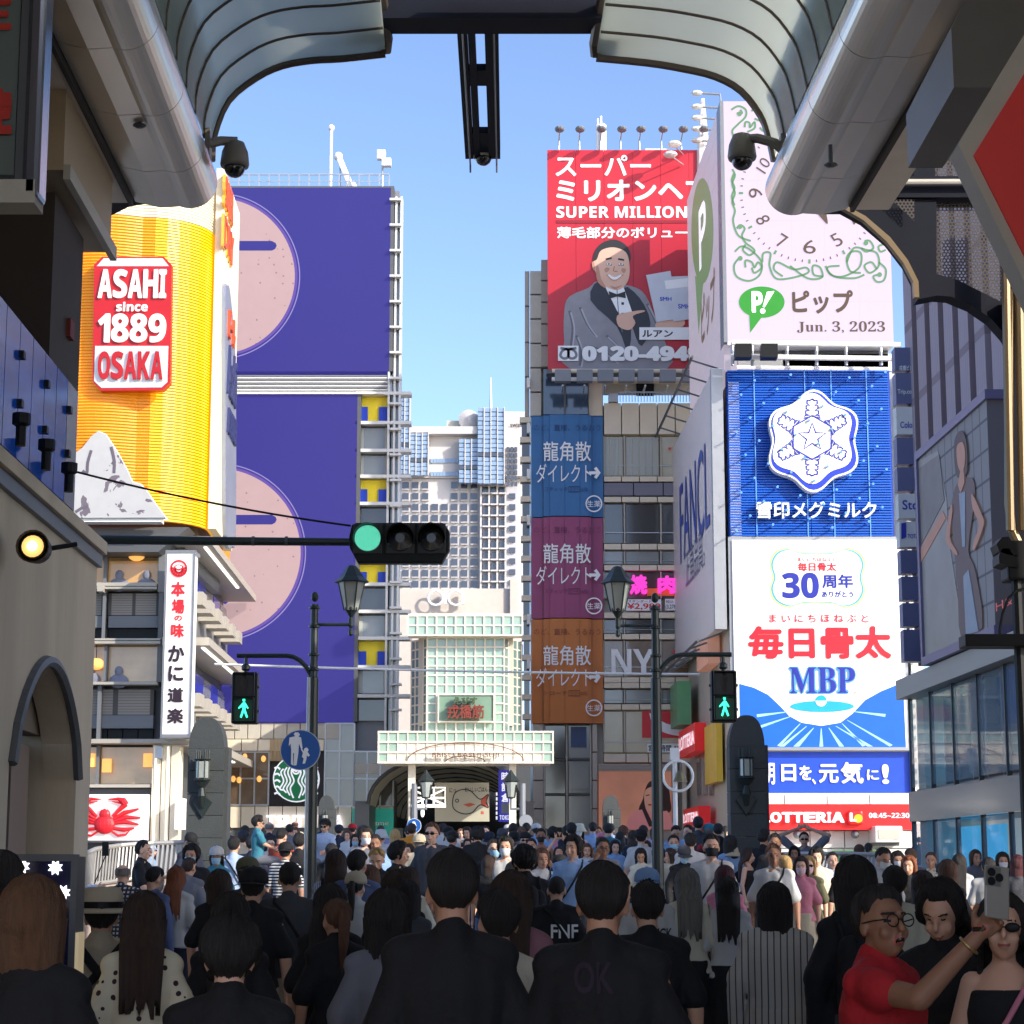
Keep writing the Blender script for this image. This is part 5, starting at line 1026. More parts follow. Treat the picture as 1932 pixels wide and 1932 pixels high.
art(fAb, [(198, 491), (309, 491), (321, 506), (185, 506)], bsl, AS, dB + .31, 'badge_panel'); art(fAb, [(182, 656), (320, 656), (318, 724), (307, 734), (194, 735), (180, 722)], bsl, AS, dB + .31, 'badge_panel')
blt = M('badge_letter', (236, 228, 224), .4, emit=.25); brd2 = M('badge_letter_red', (180, 22, 30), .4)
def hv(s, box, m, d, off=.05):                 # tall condensed heavy letters, one box per letter
    u0, v0, u1, v1 = box; n = len(s); w = {'I': .55, '1': .7, 'H': 1.05}
    tot = sum(w.get(ch, 1) for ch in s); u = u0
    for ch in s:
        ww = (u1 - u0) * w.get(ch, 1) / tot; text(fAb, bold(ch), (u + 1, v0, u + ww - 1, v1), m, AS, d, off=off * .35, name='letter', thick=.06); u += ww
hv('ASAHI', RR(0, 0, 562, 1538, 952, 1700), blt, dB + .38); text(fAb, bold('since'), RR(0, 0, 668, 1722, 846, 1776), blt, AS, dB + .38, off=.02); hv('1889', (187, 596, 317, 650), blt, dB + .38); hv('OSAKA', RR(0, 1, 558, 66, 938, 232), C_wh, dB + .36, .1); hv('OSAKA', RR(0, 1, 562, 70, 934, 228), brd2, dB + .42)
art(fAb, smooth_path([(126, 672), (136, 676), (135, 700), (141, 712), (139, 730), (142, 745), (140, 766), (126, 775)], 3, True), C_whe, AS, dB + .1, 'edge_ornament', .2)
MB().prism([(x0_ - .2, zb0 - .9), (xe - 1.2, zb0 - .9), (xe - .3, zb0 - .15), (x0_ - .2, zb0 - .15)], -.9, .4).build('base', C_dkgrey, AS); ubox('rim', C_wh, AS, x0_, xe - 1.0, -1.7, -1.2, zb0 - .12, zb0 - .02)
MB().box(x0_, xe - .6, .3, 8, zb0 - 1, ztop).build('sign_core', C_dkgrey, AS)

# ---------------------------------------------------------------- clothes shop building on the near right
fHM = right_wall(1930, 1200, 30)
HB2 = thing('clothes_shop_building', 'pink-grey brick building with dark vertical window strips and a glass shop corner at the right', 'building', fHM)
def hx(u): return fHM.at(u, 1400)[0]
xf = hx(1732); xn = 6.0
zt = 26; brk = pattern('pink_brick', (178, 158, 162), (146, 126, 130), cells(5, 14, .1))
zscr = fHM.at(1732, 868)[1], fHM.at(1745, 1240)[1]
MB().box(xf, xn, 1.1, 9, .2, zt).build('body', C_dkgrey, HB2)
npier = 13
for k in range(npier):
    xa = xf + (xn - xf) * k / npier; ubox('brick_pier', brk, HB2, xa, xa + (xn - xf) / npier * .62, .0, 1.0, zscr[1] + .2, zt)
    ubox('window_strip', C_glass, HB2, xa + (xn - xf) / npier * .62, xa + (xn - xf) / npier, .35, 1.0, zscr[1] + .2, zt)
    for z in (8, 12, 16, 20): ubox('window_bar', C_frame, HB2, xa + (xn - xf) / npier * .62, xa + (xn - xf) / npier, .28, .34, z + .3 * (k % 3), z + .05 + .3 * (k % 3))
# LED fashion screen on its face
FSC = thing('fashion_screen', 'large LED screen of a person in a long dark coat before white tiles', 'screen', fHM)
fHo = proud(fHM, .42); p00 = fHo.at(1729, 870); p01 = fHo.at(1744, 1240); p11 = fHo.at(1925, 1170)
xs0, xs1 = p00[0] + .1, xn; zs1, zs0 = p00[1], p01[1]
xs1 = xf + 7.2
scw = pattern('screen_tiles', (136, 134, 136), (96, 94, 100), cells(2.2, 2.2, .09), emit=.12, led=False)
MB().box(xs0, xs1, -.4, -.05, zs0, zs1).build('panel', scw, FSC)
fm = M('screen_frame_violet', (118, 110, 140), .4); 
for b_ in ((xs0 - .12, xs1 + .1, zs1, zs1 + .14), (xs0 - .12, xs1 + .1, zs0 - .14, zs0), (xs0 - .12, xs0, zs0, zs1)): MB().box(b_[0], b_[1], -.45, -.05, b_[2], b_[3]).build('frame', fm, FSC)
fHs = Face(fHM.ox + 0, fHM.oy, fHM.dx, fHM.dy)
def V(i, j, *xy): return R(i, j, *xy)
cl_ = lambda pts: [(min(max(x, xs0), xs1), min(max(z, zs0), zs1)) for x, z in pts]
def hart(pts, m, d, nm='picture'): MB().prism(cl_([fHo.at(u, v) for u, v in pts]), -.41 - d, -.405 - d + .004).build(nm, m, FSC)
hgrey = M('screen_street', (120, 122, 120), .4, noise=.3, scale=1.5, emit=.15); hcoat = M('screen_coat', (84, 70, 72), .5, noise=.1, emit=.12); hskin = M('screen_skin', (170, 124, 104), .5, noise=.1, emit=.15); hhair = M('screen_hair', (58, 46, 48), .5, emit=.08); hjean = M('screen_jeans', (120, 136, 154), .5, noise=.2, scale=3, emit=.15); hrd = M('screen_red', (196, 60, 50), .4, emit=.25)
hart(R(2, 1, 1318, 690, 1440, 620, 1490, 900, 1500, 1100, 1560, 1500, 1600, 1700, 1370, 1790), hgrey, .0); hart(R(2, 1, 1345, 1170, 1470, 960, 1490, 1000, 1350, 1250), hskin, .01); hart(R(2, 1, 1335, 720, 1450, 640, 1480, 900, 1350, 1150), M('screen_dark_green', (84, 88, 84), .4, noise=.5, scale=3, emit=.1), .008)
hart(smooth_path(R(2, 1, 1530, 890, 1560, 800, 1620, 770, 1650, 790, 1655, 900, 1620, 1180, 1660, 1300, 1700, 1620, 1580, 1680, 1560, 1400, 1540, 1180, 1525, 1000), 3, True), hcoat, .02, 'coat'); hart(R(2, 1, 1570, 860, 1605, 850, 1605, 1160, 1590, 1165), hjean, .03, 'shirt'); hart(R(2, 1, 1595, 1330, 1625, 1290, 1680, 1640, 1610, 1660), hjean, .03, 'jeans')
hart(smooth_path(R(2, 1, 1545, 560, 1580, 505, 1610, 560, 1618, 720, 1600, 760, 1560, 770, 1545, 690), 4, True), hhair, .028, 'hair'); hart(smooth_path(R(2, 1, 1560, 600, 1590, 570, 1606, 620, 1604, 700, 1588, 740, 1566, 700), 4, True), hskin, .036, 'face'); hart(R(2, 1, 1580, 730, 1598, 725, 1602, 800, 1580, 860, 1565, 810), hskin, .032, 'neck')
hart(smooth_path(R(2, 1, 1525, 930, 1500, 1080, 1500, 1140, 1555, 1210, 1560, 1190, 1520, 1110, 1535, 960), 3, True), hskin, .034, 'arm'); hart(smooth_path(R(2, 1, 1645, 860, 1700, 980, 1712, 1040, 1660, 1180, 1650, 1150, 1685, 1040, 1650, 950), 3, True), hskin, .034, 'arm')
x0_, z0_ = fHo.at(*R(2, 1, 1785, 1530)[0]); x1_, z1_ = fHo.at(*R(2, 1, 1885, 1350)[0]); text(None, 'H&M', (x0_, x1_ + .4, z0_, z1_ - .2), hrd, FSC, .45, off=.0)
# glass shop corner
zg0 = gz(34); zg1 = zs0 - .5
ubox('canopy_band', kl, HB2, xf - .1, xn, -.35, 1.0, zs0 - .5, zs0 - .16)
clothes = [M('cloth_denim', (84, 100, 140), .8, noise=.3, scale=5), M('cloth_royal', (40, 44, 150), .8), M('cloth_white', (190, 190, 190), .8), M('cloth_grey', (110, 112, 122), .8)]
gl = M('shop_glass_pane', (150, 176, 190), .02, noise=.05, spec=1.0); gl.node_tree.nodes['Principled BSDF'].inputs['Alpha'].default_value = .3
zf = fHM.at(1745, 1488)[1]; zf2 = fHM.at(1745, 1550)[1]
ubox('floor_edge', C_grey, HB2, xf, xn, -.05, 1.0, zf2, zf); ubox('floor_band', M('reflective_grey_band', (128, 130, 134), .12, noise=.1, spec=.9), HB2, xf, xn, -.2, -.1, zf2, zf - .05)
for k in range(8):
    xa = xf + (xn - xf) * k / 8; w = (xn - xf) / 8
    for z0_, z1_ in ((zg0, zf2), (zf, zg1)): ubox('glass_pane', gl, HB2, xa + .02, xa + w - .02, -.14, -.11, z0_ + .03, z1_ - .03)
    ubox('mullion', C_dkgrey, HB2, xa - .02, xa + .02, -.16, -.08, zg0, zg1)
back = M('shop_reflection_blue', (52, 164, 220), .5, noise=.2, scale=.8, emit=.9); cab = M('shop_cabinet', (150, 142, 138), .6)  # glowing blue backs stand in for reflections in the shop glass
ubox('reflection_back', back, HB2, xf + .4, xf + 3.4, .55, .6, zf + .2, zg1 - .6); ubox('reflection_back', back, HB2, xf + .4, xf + 3.6, .55, .6, zg0 + .9, zf2 - .1); ubox('shop_column', C_stone, HB2, xf - .05, xf + .5, .0, 1.0, zg0, zg1)
for k in range(7):
    xa = xf + 1.6 + k * .95; ubox('cabinet', cab, HB2, xa, xa + .06, .1, .9, zf, zf + 2.3); ubox('shelf', cab, HB2, xa, xa + .95, .1, .9, zf + 1.5 + .5 * (k > 2), zf + 1.56 + .5 * (k > 2))
    for j in range(4):
        xx = xa + .12 + j * .19; h_ = .8 + .2 * ((k + j) % 3); zt_ = zf + 1.45 + .5 * (k > 2)
        MB().add([(xx - .05, .3, zt_), (xx + .05, .3, zt_), (xx + .09, .3, zt_ - .2), (xx + .07, .3, zt_ - h_), (xx - .07, .3, zt_ - h_), (xx - .09, .3, zt_ - .2), (xx - .05, .42, zt_), (xx + .05, .42, zt_), (xx + .09, .42, zt_ - .2), (xx + .07, .42, zt_ - h_), (xx - .07, .42, zt_ - h_), (xx - .09, .42, zt_ - .2)], [(5, 4, 3, 2, 1, 0), (6, 7, 8, 9, 10, 11)] + [(i, (i + 1) % 6, 6 + (i + 1) % 6, 6 + i) for i in range(6)]).build('hanging_garment', clothes[(k * 3 + j) % 4], HB2)
ubox('back_wall', M('shop_back_wall', (190, 176, 156), .8, noise=.3, scale=.6, emit=.45), HB2, xf, xn, .95, 1.05, zg0, zg1)  # wall given a cream glow in place of reflections in the glass
# upright tenant sign at its far corner
fN = Face(fHM.ox, fHM.oy, fHM.dx, fHM.dy); xq = fHM.at(1733, 1200); pN = (fHM.ox + fHM.dx * xf, fHM.oy + fHM.dy * xf)
fNT = front(pN[1] - .4)
NT = thing('tenant_sign', 'tall slate-blue tenant sign column with white name plates, between milk sign and brick building', 'sign', fNT)
slt = M('slate_blue_panel', (104, 108, 142), .4, noise=.06)
edges = [(1688, 654, 1730, 700, 0), (1690, 702, 1730, 764, 0), (1691, 766, 1733, 822, 1), (1692, 824, 1735, 878, 0), (1693, 880, 1736, 928, 0), (1695, 930, 1738, 980, 1), (1697, 982, 1740, 1034, 1), (1699, 1036, 1741, 1084, 0), (1701, 1086, 1743, 1134, 0), (1703, 1136, 1745, 1184, 0), (1705, 1186, 1748, 1250, 0)]
for k, (u0, v0, u1, v1, wq) in enumerate(edges):
    a = fNT.rect(u0, v0, u1, v1); MB().box(a[0], a[1], -.02, .3, a[2] + .02, a[3] - .02).build('sign_panel', C_white if wq else slt, NT)
for s_, bx in (('戎橋ビル', (1696, 690, 1722, 700)), ('Trip.com', (1693, 735, 1726, 746)), ('Colon', (1698, 796, 1726, 808)), ('Stc', (1702, 944, 1730, 962)), ('TOTAL', (1712, 1008, 1736, 1016))): text(fNT, s_, bx, C_wh if s_ in ('戎橋ビル', 'Trip.com') else ddb, NT, .03, off=.01)
art(fNT, [(1700, 988), (1709, 986), (1709, 1014), (1700, 1018)], ddb, NT, .03, 'emblem')
a = fNT.rect(1731, 560, 1742, 1252); MB().box(a[0], a[1] + .1, .1, .5, a[2], a[3]).build('dark_edge', C_navy, NT)
# ================================================================= street furniture
def pole_lamp(u, vtop, Y, side, lu, lvt, lvb, label, arm_u, arm_v, lab2):
    """iron lamp post with one lantern on a bracket and a curved arm carrying a walk signal"""
    p = P(u, 1500, Y); t = thing('lamp_post', label, 'lamp post', loc=(p.x, Y, gz(Y)), group='iron lamp posts at the bridge'); g0 = gz(Y)
    zt = P(u, vtop, Y).z - g0; z = lambda v: P(u, v, Y).z - g0; x = lambda uu, v=1300: P(uu, v, Y).x - p.x
    MB().tube([(0, 0, 0), (0, 0, zt - 1.0), (0, 0, zt - .99), (0, 0, zt - .14)], [.075, .06, .048, .045], 12).build('shaft', C_green, t)
    for zz in (zt - .2, zt - .42, zt - .75, zt - .92, .6, 1.0): MB().lathe([(.05, 0), (.066, .01), (.066, .03), (.05, .04)], 12, (0, 0, zz)).build('collar', C_green, t)
    MB().ell((0, 0, zt - .05), (.045, .045, .06), 12, 8).build('finial', C_green, t); MB().lathe([(.13, 0), (.13, .1), (.09, .4), (.075, .5)], 12, (0, 0, 0)).build('base', C_green, t)
    bx = x(lu, lvb); zb = z(lvb); zl = z(lvt); H_ = zl - zb
    MB().tube([(0, 0, zb + H_ * .16), (bx, 0, zb + H_ * .16)], .02, 8).build('bracket', C_green, t)
    ln = MB(); ln.lathe([(.012, 0), (.03, .02), (.03, .06), (.015, .09), (.032, .12), (.032, .2), (.02, .22), (.05, .27), (.08, .31), (.08, .335)], 12, (bx, 0, zb)); lo = ln.build('lantern_stem', C_green, t)
    hb = H_ * .36; ht = H_ * .76
    m = MB(); m.lathe([(.20, ht - .01), (.205, ht), (.14, ht + .06), (.075, ht + .16), (.05, ht + .19), (.02, ht + .2)], 6, (bx, 0, zb)).build('lantern_roof', C_green, t)
    MB().ell((bx, 0, zb + H_ - .05), (.03, .03, .04), 8, 6).tube([(bx, 0, zb + ht + .18), (bx, 0, zb + H_ - .06)], .014, 6).build('lantern_finial', C_green, t)
    for k in range(6):
        a0, a1 = math.pi / 3 * k, math.pi / 3 * (k + 1); r0, r1 = .082, .155
        q = [(bx + r0 * math.cos(a0), r0 * math.sin(a0), zb + hb), (bx + r0 * math.cos(a1), r0 * math.sin(a1), zb + hb), (bx + r1 * math.cos(a1), r1 * math.sin(a1), zb + ht), (bx + r1 * math.cos(a0), r1 * math.sin(a0), zb + ht)]
        MB().add(q, [(0, 1, 2, 3)]).build('lantern_pane', M('lantern_glass', (150, 156, 150), .2, noise=.15, scale=4, spec=.8), t); MB().tube([q[0], q[3]], .009, 5).build('lantern_bar', C_green, t)
    # signal arm
    za = z(arm_v); xa = x(arm_u, arm_v); sgn = 1 if xa > 0 else -1
    pts = [(0, 0, za - .42)] + [(sgn * .32 * (1 - math.cos(k * math.pi / 12)), 0, za - .42 + .42 * math.sin(k * math.pi / 12)) for k in range(1, 7)] + [(xa, 0, za)]
    MB().tube(pts, .028, 8).build('signal_arm', C_green, t)
    return t
pole_lamp(588, 1118, 24, 1, 662, 1066, 1200, 'iron lamp post left of centre, its lantern hanging to the right', 447, 1237, '')
pole_lamp(1240, 1120, 24, -1, 1166, 1068, 1202, 'iron lamp post right of centre, its lantern hanging to the left', 1380, 1235, '')
def walk_signal(u, v0, v1, w, Y, label, arm_v):
    f = front(Y - .0); t = thing('walk_signal', label, 'traffic signal', f, group='pedestrian signals showing green'); a = f.rect(u - w / 2, v0, u + w / 2, v1); h = a[3] - a[2]; xm = (a[0] + a[1]) / 2
    MB().box(a[0], a[1], -.09, .12, a[2], a[3]).build('housing', C_black, t, bevel=.02); za = f.at(u, arm_v)[1]
    MB().tube([(xm, 0, a[3]), (xm, 0, za)], .02, 8).build('hanger', C_green, t); MB().lathe([(.035, 0), (.05, .02), (.05, .06), (.03, .08)], 10, (xm, 0, a[3] + .02)).build('hanger_collar', C_green, t)
    for k, zz in enumerate((a[2] + h * .05, a[2] + h * .53)):
        m = MB(); b = h * .42; x0_, x1_ = a[0] + .025, a[1] - .025
        m.box(x0_, x1_, -.2, -.09, zz + b, zz + b + .015).box(x0_, x0_ + .012, -.18, -.09, zz, zz + b).box(x1_ - .012, x1_, -.18, -.09, zz, zz + b).build('visor', C_black, t)
        MB().box(x0_ + .012, x1_ - .012, -.1, -.092, zz, zz + b).build('lens', M('signal_green_dark', (8, 50, 34), .3, emit=.25) if k == 0 else M('signal_off', (34, 30, 30), .3), t)
        lw = M('signal_green_lit', (60, 255, 196), .4, emit=2.0) if k == 0 else M('signal_off_figure', (58, 48, 44), .5)
        cx_, s_ = xm, b / 1.1
        if k == 0:
            fg = [(-.02, .86), (.06, .84), (.1, .8), (.24, .56), (.2, .52), (.08, .64), (.08, .5), (.22, .1), (.14, .06), (.01, .4), (-.1, .06), (-.18, .1), (-.06, .5), (-.06, .64), (-.26, .52), (-.28, .57), (-.1, .78)]
            MB().prism([(cx_ + x * s_, zz + z * s_ + .02) for x, z in fg], -.112, -.102).ell((cx_, -.107, zz + .96 * s_ + .02), (.07 * s_, .008, .08 * s_), 10, 6).build('walking_figure', lw, t)
        else:
            MB().prism([(cx_ + x * s_, zz + z * s_ + .02) for x, z in ((-.16, .8), (.16, .8), (.18, .45), (.1, .45), (.09, .05), (-.09, .05), (-.1, .45), (-.18, .45))], -.112, -.102).ell((cx_, -.107, zz + .93 * s_ + .02), (.08 * s_, .008, .08 * s_), 10, 6).build('standing_figure', lw, t)
    for zz in (a[2] + h * .25, a[2] + h * .72):
        for x_ in (a[0] - .02, a[1]): MB().box(x_, x_ + .02, -.02, .03, zz - .015, zz + .015).build('latch', C_dkgrey, t)
    return t
walk_signal(462.5, 1269, 1366, 48, 24, 'green walk signal hanging left of the left lamp post, before the lower purple screen', 1237)
walk_signal(1365, 1266, 1363, 48, 24, 'green walk signal hanging right of the right lamp post, beside the white MBP sign', 1235)
# main three-lamp signal on its long arm
YT = 22; fTS = front(YT); TS_ = thing('traffic_signal', 'black horizontal three-lamp signal on a long arm, left lamp glowing green', 'traffic signal', fTS)
a = fTS.rect(663, 986, 843, 1062); h = a[3] - a[2]; rr_ = h * .38; xcs = [fTS.at(u, 1016)[0] for u in (694, 755, 814)]; zc = fTS.at(755, 1016)[1]
oc = [(a[0] - .03, zc + .02), (a[0], a[3] - .02), (a[0] + .05, a[3]), (a[1] - .04, a[3]), (a[1] + .03, zc + .08), (a[1] + .03, zc - .12), (a[1] - .05, a[2]), (a[0] + .07, a[2]), (a[0] - .02, zc - .1)]
MB().prism(oc, 0, .16).build('housing', C_black, TS_, bevel=.015)
for k, x in enumerate(xcs):
    MB().box(x - .155, x + .155, -.02, 0, zc - .17, zc + .16).build('lamp_door', M('signal_charcoal', (30, 32, 32), .5, noise=.2), TS_, bevel=.008)
    m = MB(); n = 20; R_ = .15
    vs = []; 
    for j in range(n + 1):
        t = math.pi * (-.12 + 1.24 * j / n); vs += [(x + R_ * math.cos(t), -.02, zc + R_ * math.sin(t)), (x + R_ * math.cos(t), -.2 + .06 * abs(math.cos(t)), zc + R_ * math.sin(t) - .01), (x + (R_ + .006) * math.cos(t), -.02, zc + (R_ + .006) * math.sin(t)), (x + (R_ + .006) * math.cos(t), -.2 + .06 * abs(math.cos(t)), zc + (R_ + .006) * math.sin(t) - .01)]
    m.add(vs, sum([[(4 * j, 4 * j + 4, 4 * j + 5, 4 * j + 1), (4 * j + 2, 4 * j + 3, 4 * j + 7, 4 * j + 6), (4 * j + 1, 4 * j + 5, 4 * j + 7, 4 * j + 3)] for j in range(n)], [])).build('visor', C_black, TS_)
    if k == 0:
        MB().lathe([(.146, -.03), (.146, -.02)], 28, (x, 0, zc), 'y').build('lens', M('green_lens', (4, 60, 44), .3, emit=.2), TS_)
        m = MB()
        for r_, c_ in ((0, 1), (.022, 6), (.044, 12), (.066, 18), (.088, 24), (.11, 28), (.13, 34)):
            for q in range(c_): t = 2 * math.pi * q / c_ + r_ * 30; m.lathe([(.0062, -.036), (.0062, -.031)], 6, (x + r_ * math.cos(t), 0, zc + r_ * math.sin(t)), 'y')
        m.build('led_cluster', M('green_led', (110, 255, 210), .4, emit=2.4), TS_, kind='stuff')
    else: MB().lathe([(.05, -.05), (.13, -.035), (.146, -.02)], 28, (x, 0, zc), 'y').build('lens', M('dark_lens', (16, 16, 18), .15, spec=.8), TS_)
MB().tube([fTS.at(128, 1015)[:1] + (.1, fTS.at(128, 1015)[1]), fTS.at(400, 1018)[:1] + (.1, fTS.at(400, 1018)[1]), (a[0], .1, fTS.at(660, 1020)[1])], [.052, .047, .042], 12).build('arm', C_green, TS_)
for u in (473 , 536): x, z = fTS.at(u, 1018); MB().lathe([(.052, 0), (.052, .03)], 12, (x, .1, z), 'x').build('arm_joint', C_dkgrey, TS_)
x, z = fTS.at(128, 1015); MB().tube([(x, .1, z), (x - 1.2, .1, z - .1), (x - 1.25, .1, z - 5)], .07, 10).build('mast', C_green, TS_)
# stone bridge pillars with iron lanterns
def pillar(u, vt, w, Y, label):
    p = P(u, 1500, Y); g0 = gz(Y); t = thing('bridge_pillar', label, 'pillar', loc=(p.x, Y, g0 - .1), group='stone pillars at the bridge ends'); W = w * Y / F / 2; H_ = P(u, vt, Y).z - g0 + .1; st = M('pillar_stone', (64, 68, 68), .7, noise=.2, scale=2, bump=.3)
    zs = H_ - W * 1.75
    n_ = 9
    for k in range(n_): ubox('stone_block', st, t, -W, W, -W * .9 + .002 * (k % 2), W * .9, zs * k / n_ + .004, zs * (k + 1) / n_ - .004)
    arch = [(W * math.cos(math.pi * k / 24) ** .8 if k < 12 else 0, zs + W * 1.75 * math.sin(math.pi * k / 24)) for k in range(13)]
    arch = [(x, z) for x, z in arch]; MB().prism([(-x, z) for x, z in arch] [:12] + arch[::-1], -W * .82, W * .82).build('capstone', st, t); MB().box(W * .99, W * 1.22, -W * .5, W * .9, 0, zs + .02).build('buttress', st, t)
    s = W / .29; lx = -W * .12; ly = -W * .9 - .12 * s; zt = zs - .02 * s; ir = C_green
    for zz, r_, hh in ((zt - .16 * s - .02, .13, .02), (zt - .52 * s, .13, .03)): MB().lathe([(r_ * s, 0), (r_ * s * 1.08, hh / 2 * s), (r_ * s, hh * s)], 10, (lx, ly, zz)).build('lantern_ring', ir, t)
    for k in range(6):
        a0, a1 = math.pi / 3 * k + .1, math.pi / 3 * (k + 1) - .1; r0 = .1 * s; z0_, z1_ = zt - .47 * s, zt - .2 * s
        MB().add([(lx + r0 * math.cos(a0), ly + r0 * math.sin(a0), z0_), (lx + r0 * math.cos(a1), ly + r0 * math.sin(a1), z0_), (lx + r0 * math.cos(a1), ly + r0 * math.sin(a1), z1_), (lx + r0 * math.cos(a0), ly + r0 * math.sin(a0), z1_)], [(0, 1, 2, 3)]).build('lantern_pane', MATS['lantern_glass'], t); aa = math.pi / 3 * k
        MB().tube([(lx + r0 * 1.05 * math.cos(aa), ly + r0 * 1.05 * math.sin(aa), z0_ - .03 * s), (lx + r0 * 1.05 * math.cos(aa), ly + r0 * 1.05 * math.sin(aa), zt - .02 * s)], .012 * s, 5).build('lantern_bar', ir, t)
    MB().lathe([(.05 * s, 0), (.1 * s, .06 * s), (.12 * s, .09 * s)], 12, (lx, ly, zt - .62 * s)).build('lantern_cup', ir, t)
    MB().tube([(lx, ly, zt - .6 * s), (lx, ly + .02, zt - .75 * s), (lx, ly + .06 * s, zt - .95 * s)], [.03 * s, .07 * s, .03 * s], 8).build('bracket', ir, t)
    MB().prism([(lx - .17 * s, zt - .85 * s), (lx, zt - .72 * s), (lx + .17 * s, zt - .85 * s), (lx, zt - 1.12 * s)], -W * .9 - .05 * s, -W * .9).build('bracket_plate', ir, t, bevel=.01)
pillar(391, 1355, 66, 32, 'near left stone pillar with iron lantern, before the white restaurant flank')
pillar(1408, 1351, 66, 32, 'near right stone pillar with iron lantern, before the MBP sign')
pillar(617, 1501, 29, 60, 'far left small stone pillar standing below the TSUTAYA letters')
pillar(1152, 1501, 30, 60, 'far right small stone pillar standing before the orange portrait poster')
# round blue sign on grey pole
fRS = front(23.4); RS = thing('pedestrian_sign', 'round blue sign with white adult and child figures, at the left lamp post', 'sign', fRS)
c = fRS.at(567, 1415); rad = fRS.at(605, 1415)[0] - c[0]
MB().lathe([(rad, -.02), (rad, .01)], 36, (c[0], 0, c[1]), 'y').build('disc', C_frame, RS); MB().lathe([(rad * .965, -.024), (rad * .965, -.021)], 36, (c[0], 0, c[1]), 'y').build('face', M('road_sign_blue', (16, 84, 160), .4), RS)
fig = R(0, 2, 1672, 282, 1690, 282, 1700, 296, 1690, 305, 1706, 312, 1714, 372, 1706, 376, 1694, 345, 1690, 400, 1680, 468, 1664, 470, 1666, 400, 1660, 400, 1662, 470, 1648, 462, 1650, 380, 1646, 345, 1636, 360, 1640, 312, 1672, 304, 1664, 292)
kid = R(0, 2, 1722, 376, 1732, 368, 1742, 370, 1748, 382, 1742, 392, 1756, 412, 1746, 420, 1738, 412, 1736, 432, 1728, 458, 1714, 460, 1720, 430, 1710, 420, 1716, 398, 1704, 376, 1710, 374, 1722, 390)
for q in (fig, kid): art(fRS, q, C_wh, RS, .026, 'figure')
x = fRS.at(580, 1400)[0]; MB().tube([(x, .05, gz(23)), (x, .05, fRS.at(580, 1277)[1])], .02, 8).build('pole', C_frame, RS)
fR2 = front(58); RS2 = thing('pedestrian_sign', 'small far round blue sign above heads left of the arcade banner', 'sign', fR2); c = fR2.at(781, 1558); rad = fR2.at(794, 1558)[0] - c[0]
MB().lathe([(rad, -.02), (rad, .01)], 24, (c[0], 0, c[1]), 'y').build('disc', MATS['road_sign_blue'], RS2); MB().lathe([(rad * 1.06, -.01), (rad * 1.06, .015)], 24, (c[0], 0, c[1]), 'y').build('rim', C_wh, RS2); art(fR2, [(779, 1550), (783, 1550), (786, 1558), (786, 1566), (776, 1566), (776, 1558)], C_wh, RS2, .03, 'figure'); MB().tube([(c[0], .06, gz(58)), (c[0], .06, c[1])], .04).build('pole', C_frame, RS2)
# far small lamp posts, bell
for u, vt, lab in ((804, 1459, 'small far lamp post at the left of the arcade mouth'), (964, 1459, 'small far lamp post at the right of the arcade mouth')):
    Y = 62; f = front(Y); t = thing('far_lamp_post', lab, 'lamp post', f, group='far lamp posts at the arcade mouth'); x, z = f.at(u, vt); pu = 644 + 1026 / 3 if u > 900 else u - 22; px = f.at(pu, 1500)[0]
    MB().lathe([(.05, 0), (.13, .02), (.2, .5), (.26, .52), (.1, .72), (.02, .85)], 8, (x, 0, z - .75)).build('lantern', C_green, t); MB().lathe([(.12, .05), (.19, .48)], 8, (x, -.02, z - .75)).build('lantern_glass', MATS['lantern_glass'], t); MB().tube([(x, 0, z - .75), (x, 0, z - 1.05), (px, 0, z - 1.05)], .04).build('bracket', C_grey, t); MB().tube([(px, 0, gz(Y)), (px, 0, z - .3)], .09).build('shaft', C_grey, t)
fBl = front(46); BL = thing('bell_post', 'white post with a bronze bell inside a round hoop, right of centre', 'bell', fBl)
c = fBl.at(1279, 1464); MB().tube([(c[0] + .33 * math.cos(t), 0, c[1] + .33 * math.sin(t)) for t in np.linspace(0, 2 * math.pi, 28)], .03, 6).build('hoop', C_tubeW, BL); MB().lathe([(.16, -.12), (.13, -.06), (.08, .06), (.03, .12)], 14, (c[0] + .05, 0, c[1])).build('bell', M('bronze', (120, 110, 80), .4, metal=.6), BL); MB().tube([(c[0] + .05, 0, c[1] + .12), (c[0] + .05, 0, c[1] + .33)], .015).build('hanger', C_dkgrey, BL)
for x_ in (-.38,): MB().tube([(c[0] - .06, .06, gz(46)), (c[0] - .06, .06, c[1] + .62)], .05).build('post', C_tubeW, BL); MB().box(c[0] - .16, c[0] + .04, 0, .1, c[1] + .35, c[1] + .62).build('cap', C_tubeW, BL)
MR = thing('traffic_mirror', 'pale round traffic mirror beyond the heads, right of the TOKIA sign', 'mirror', front(60)); c = front(60).at(992, 1550); MB().lathe([(.19, -.03), (.2, .02)], 20, (c[0], 0, c[1]), 'y').build('disc', C_frame, MR); MB().tube([(c[0], .04, gz(60)), (c[0], .04, c[1])], .04).build('pole', C_frame, MR)
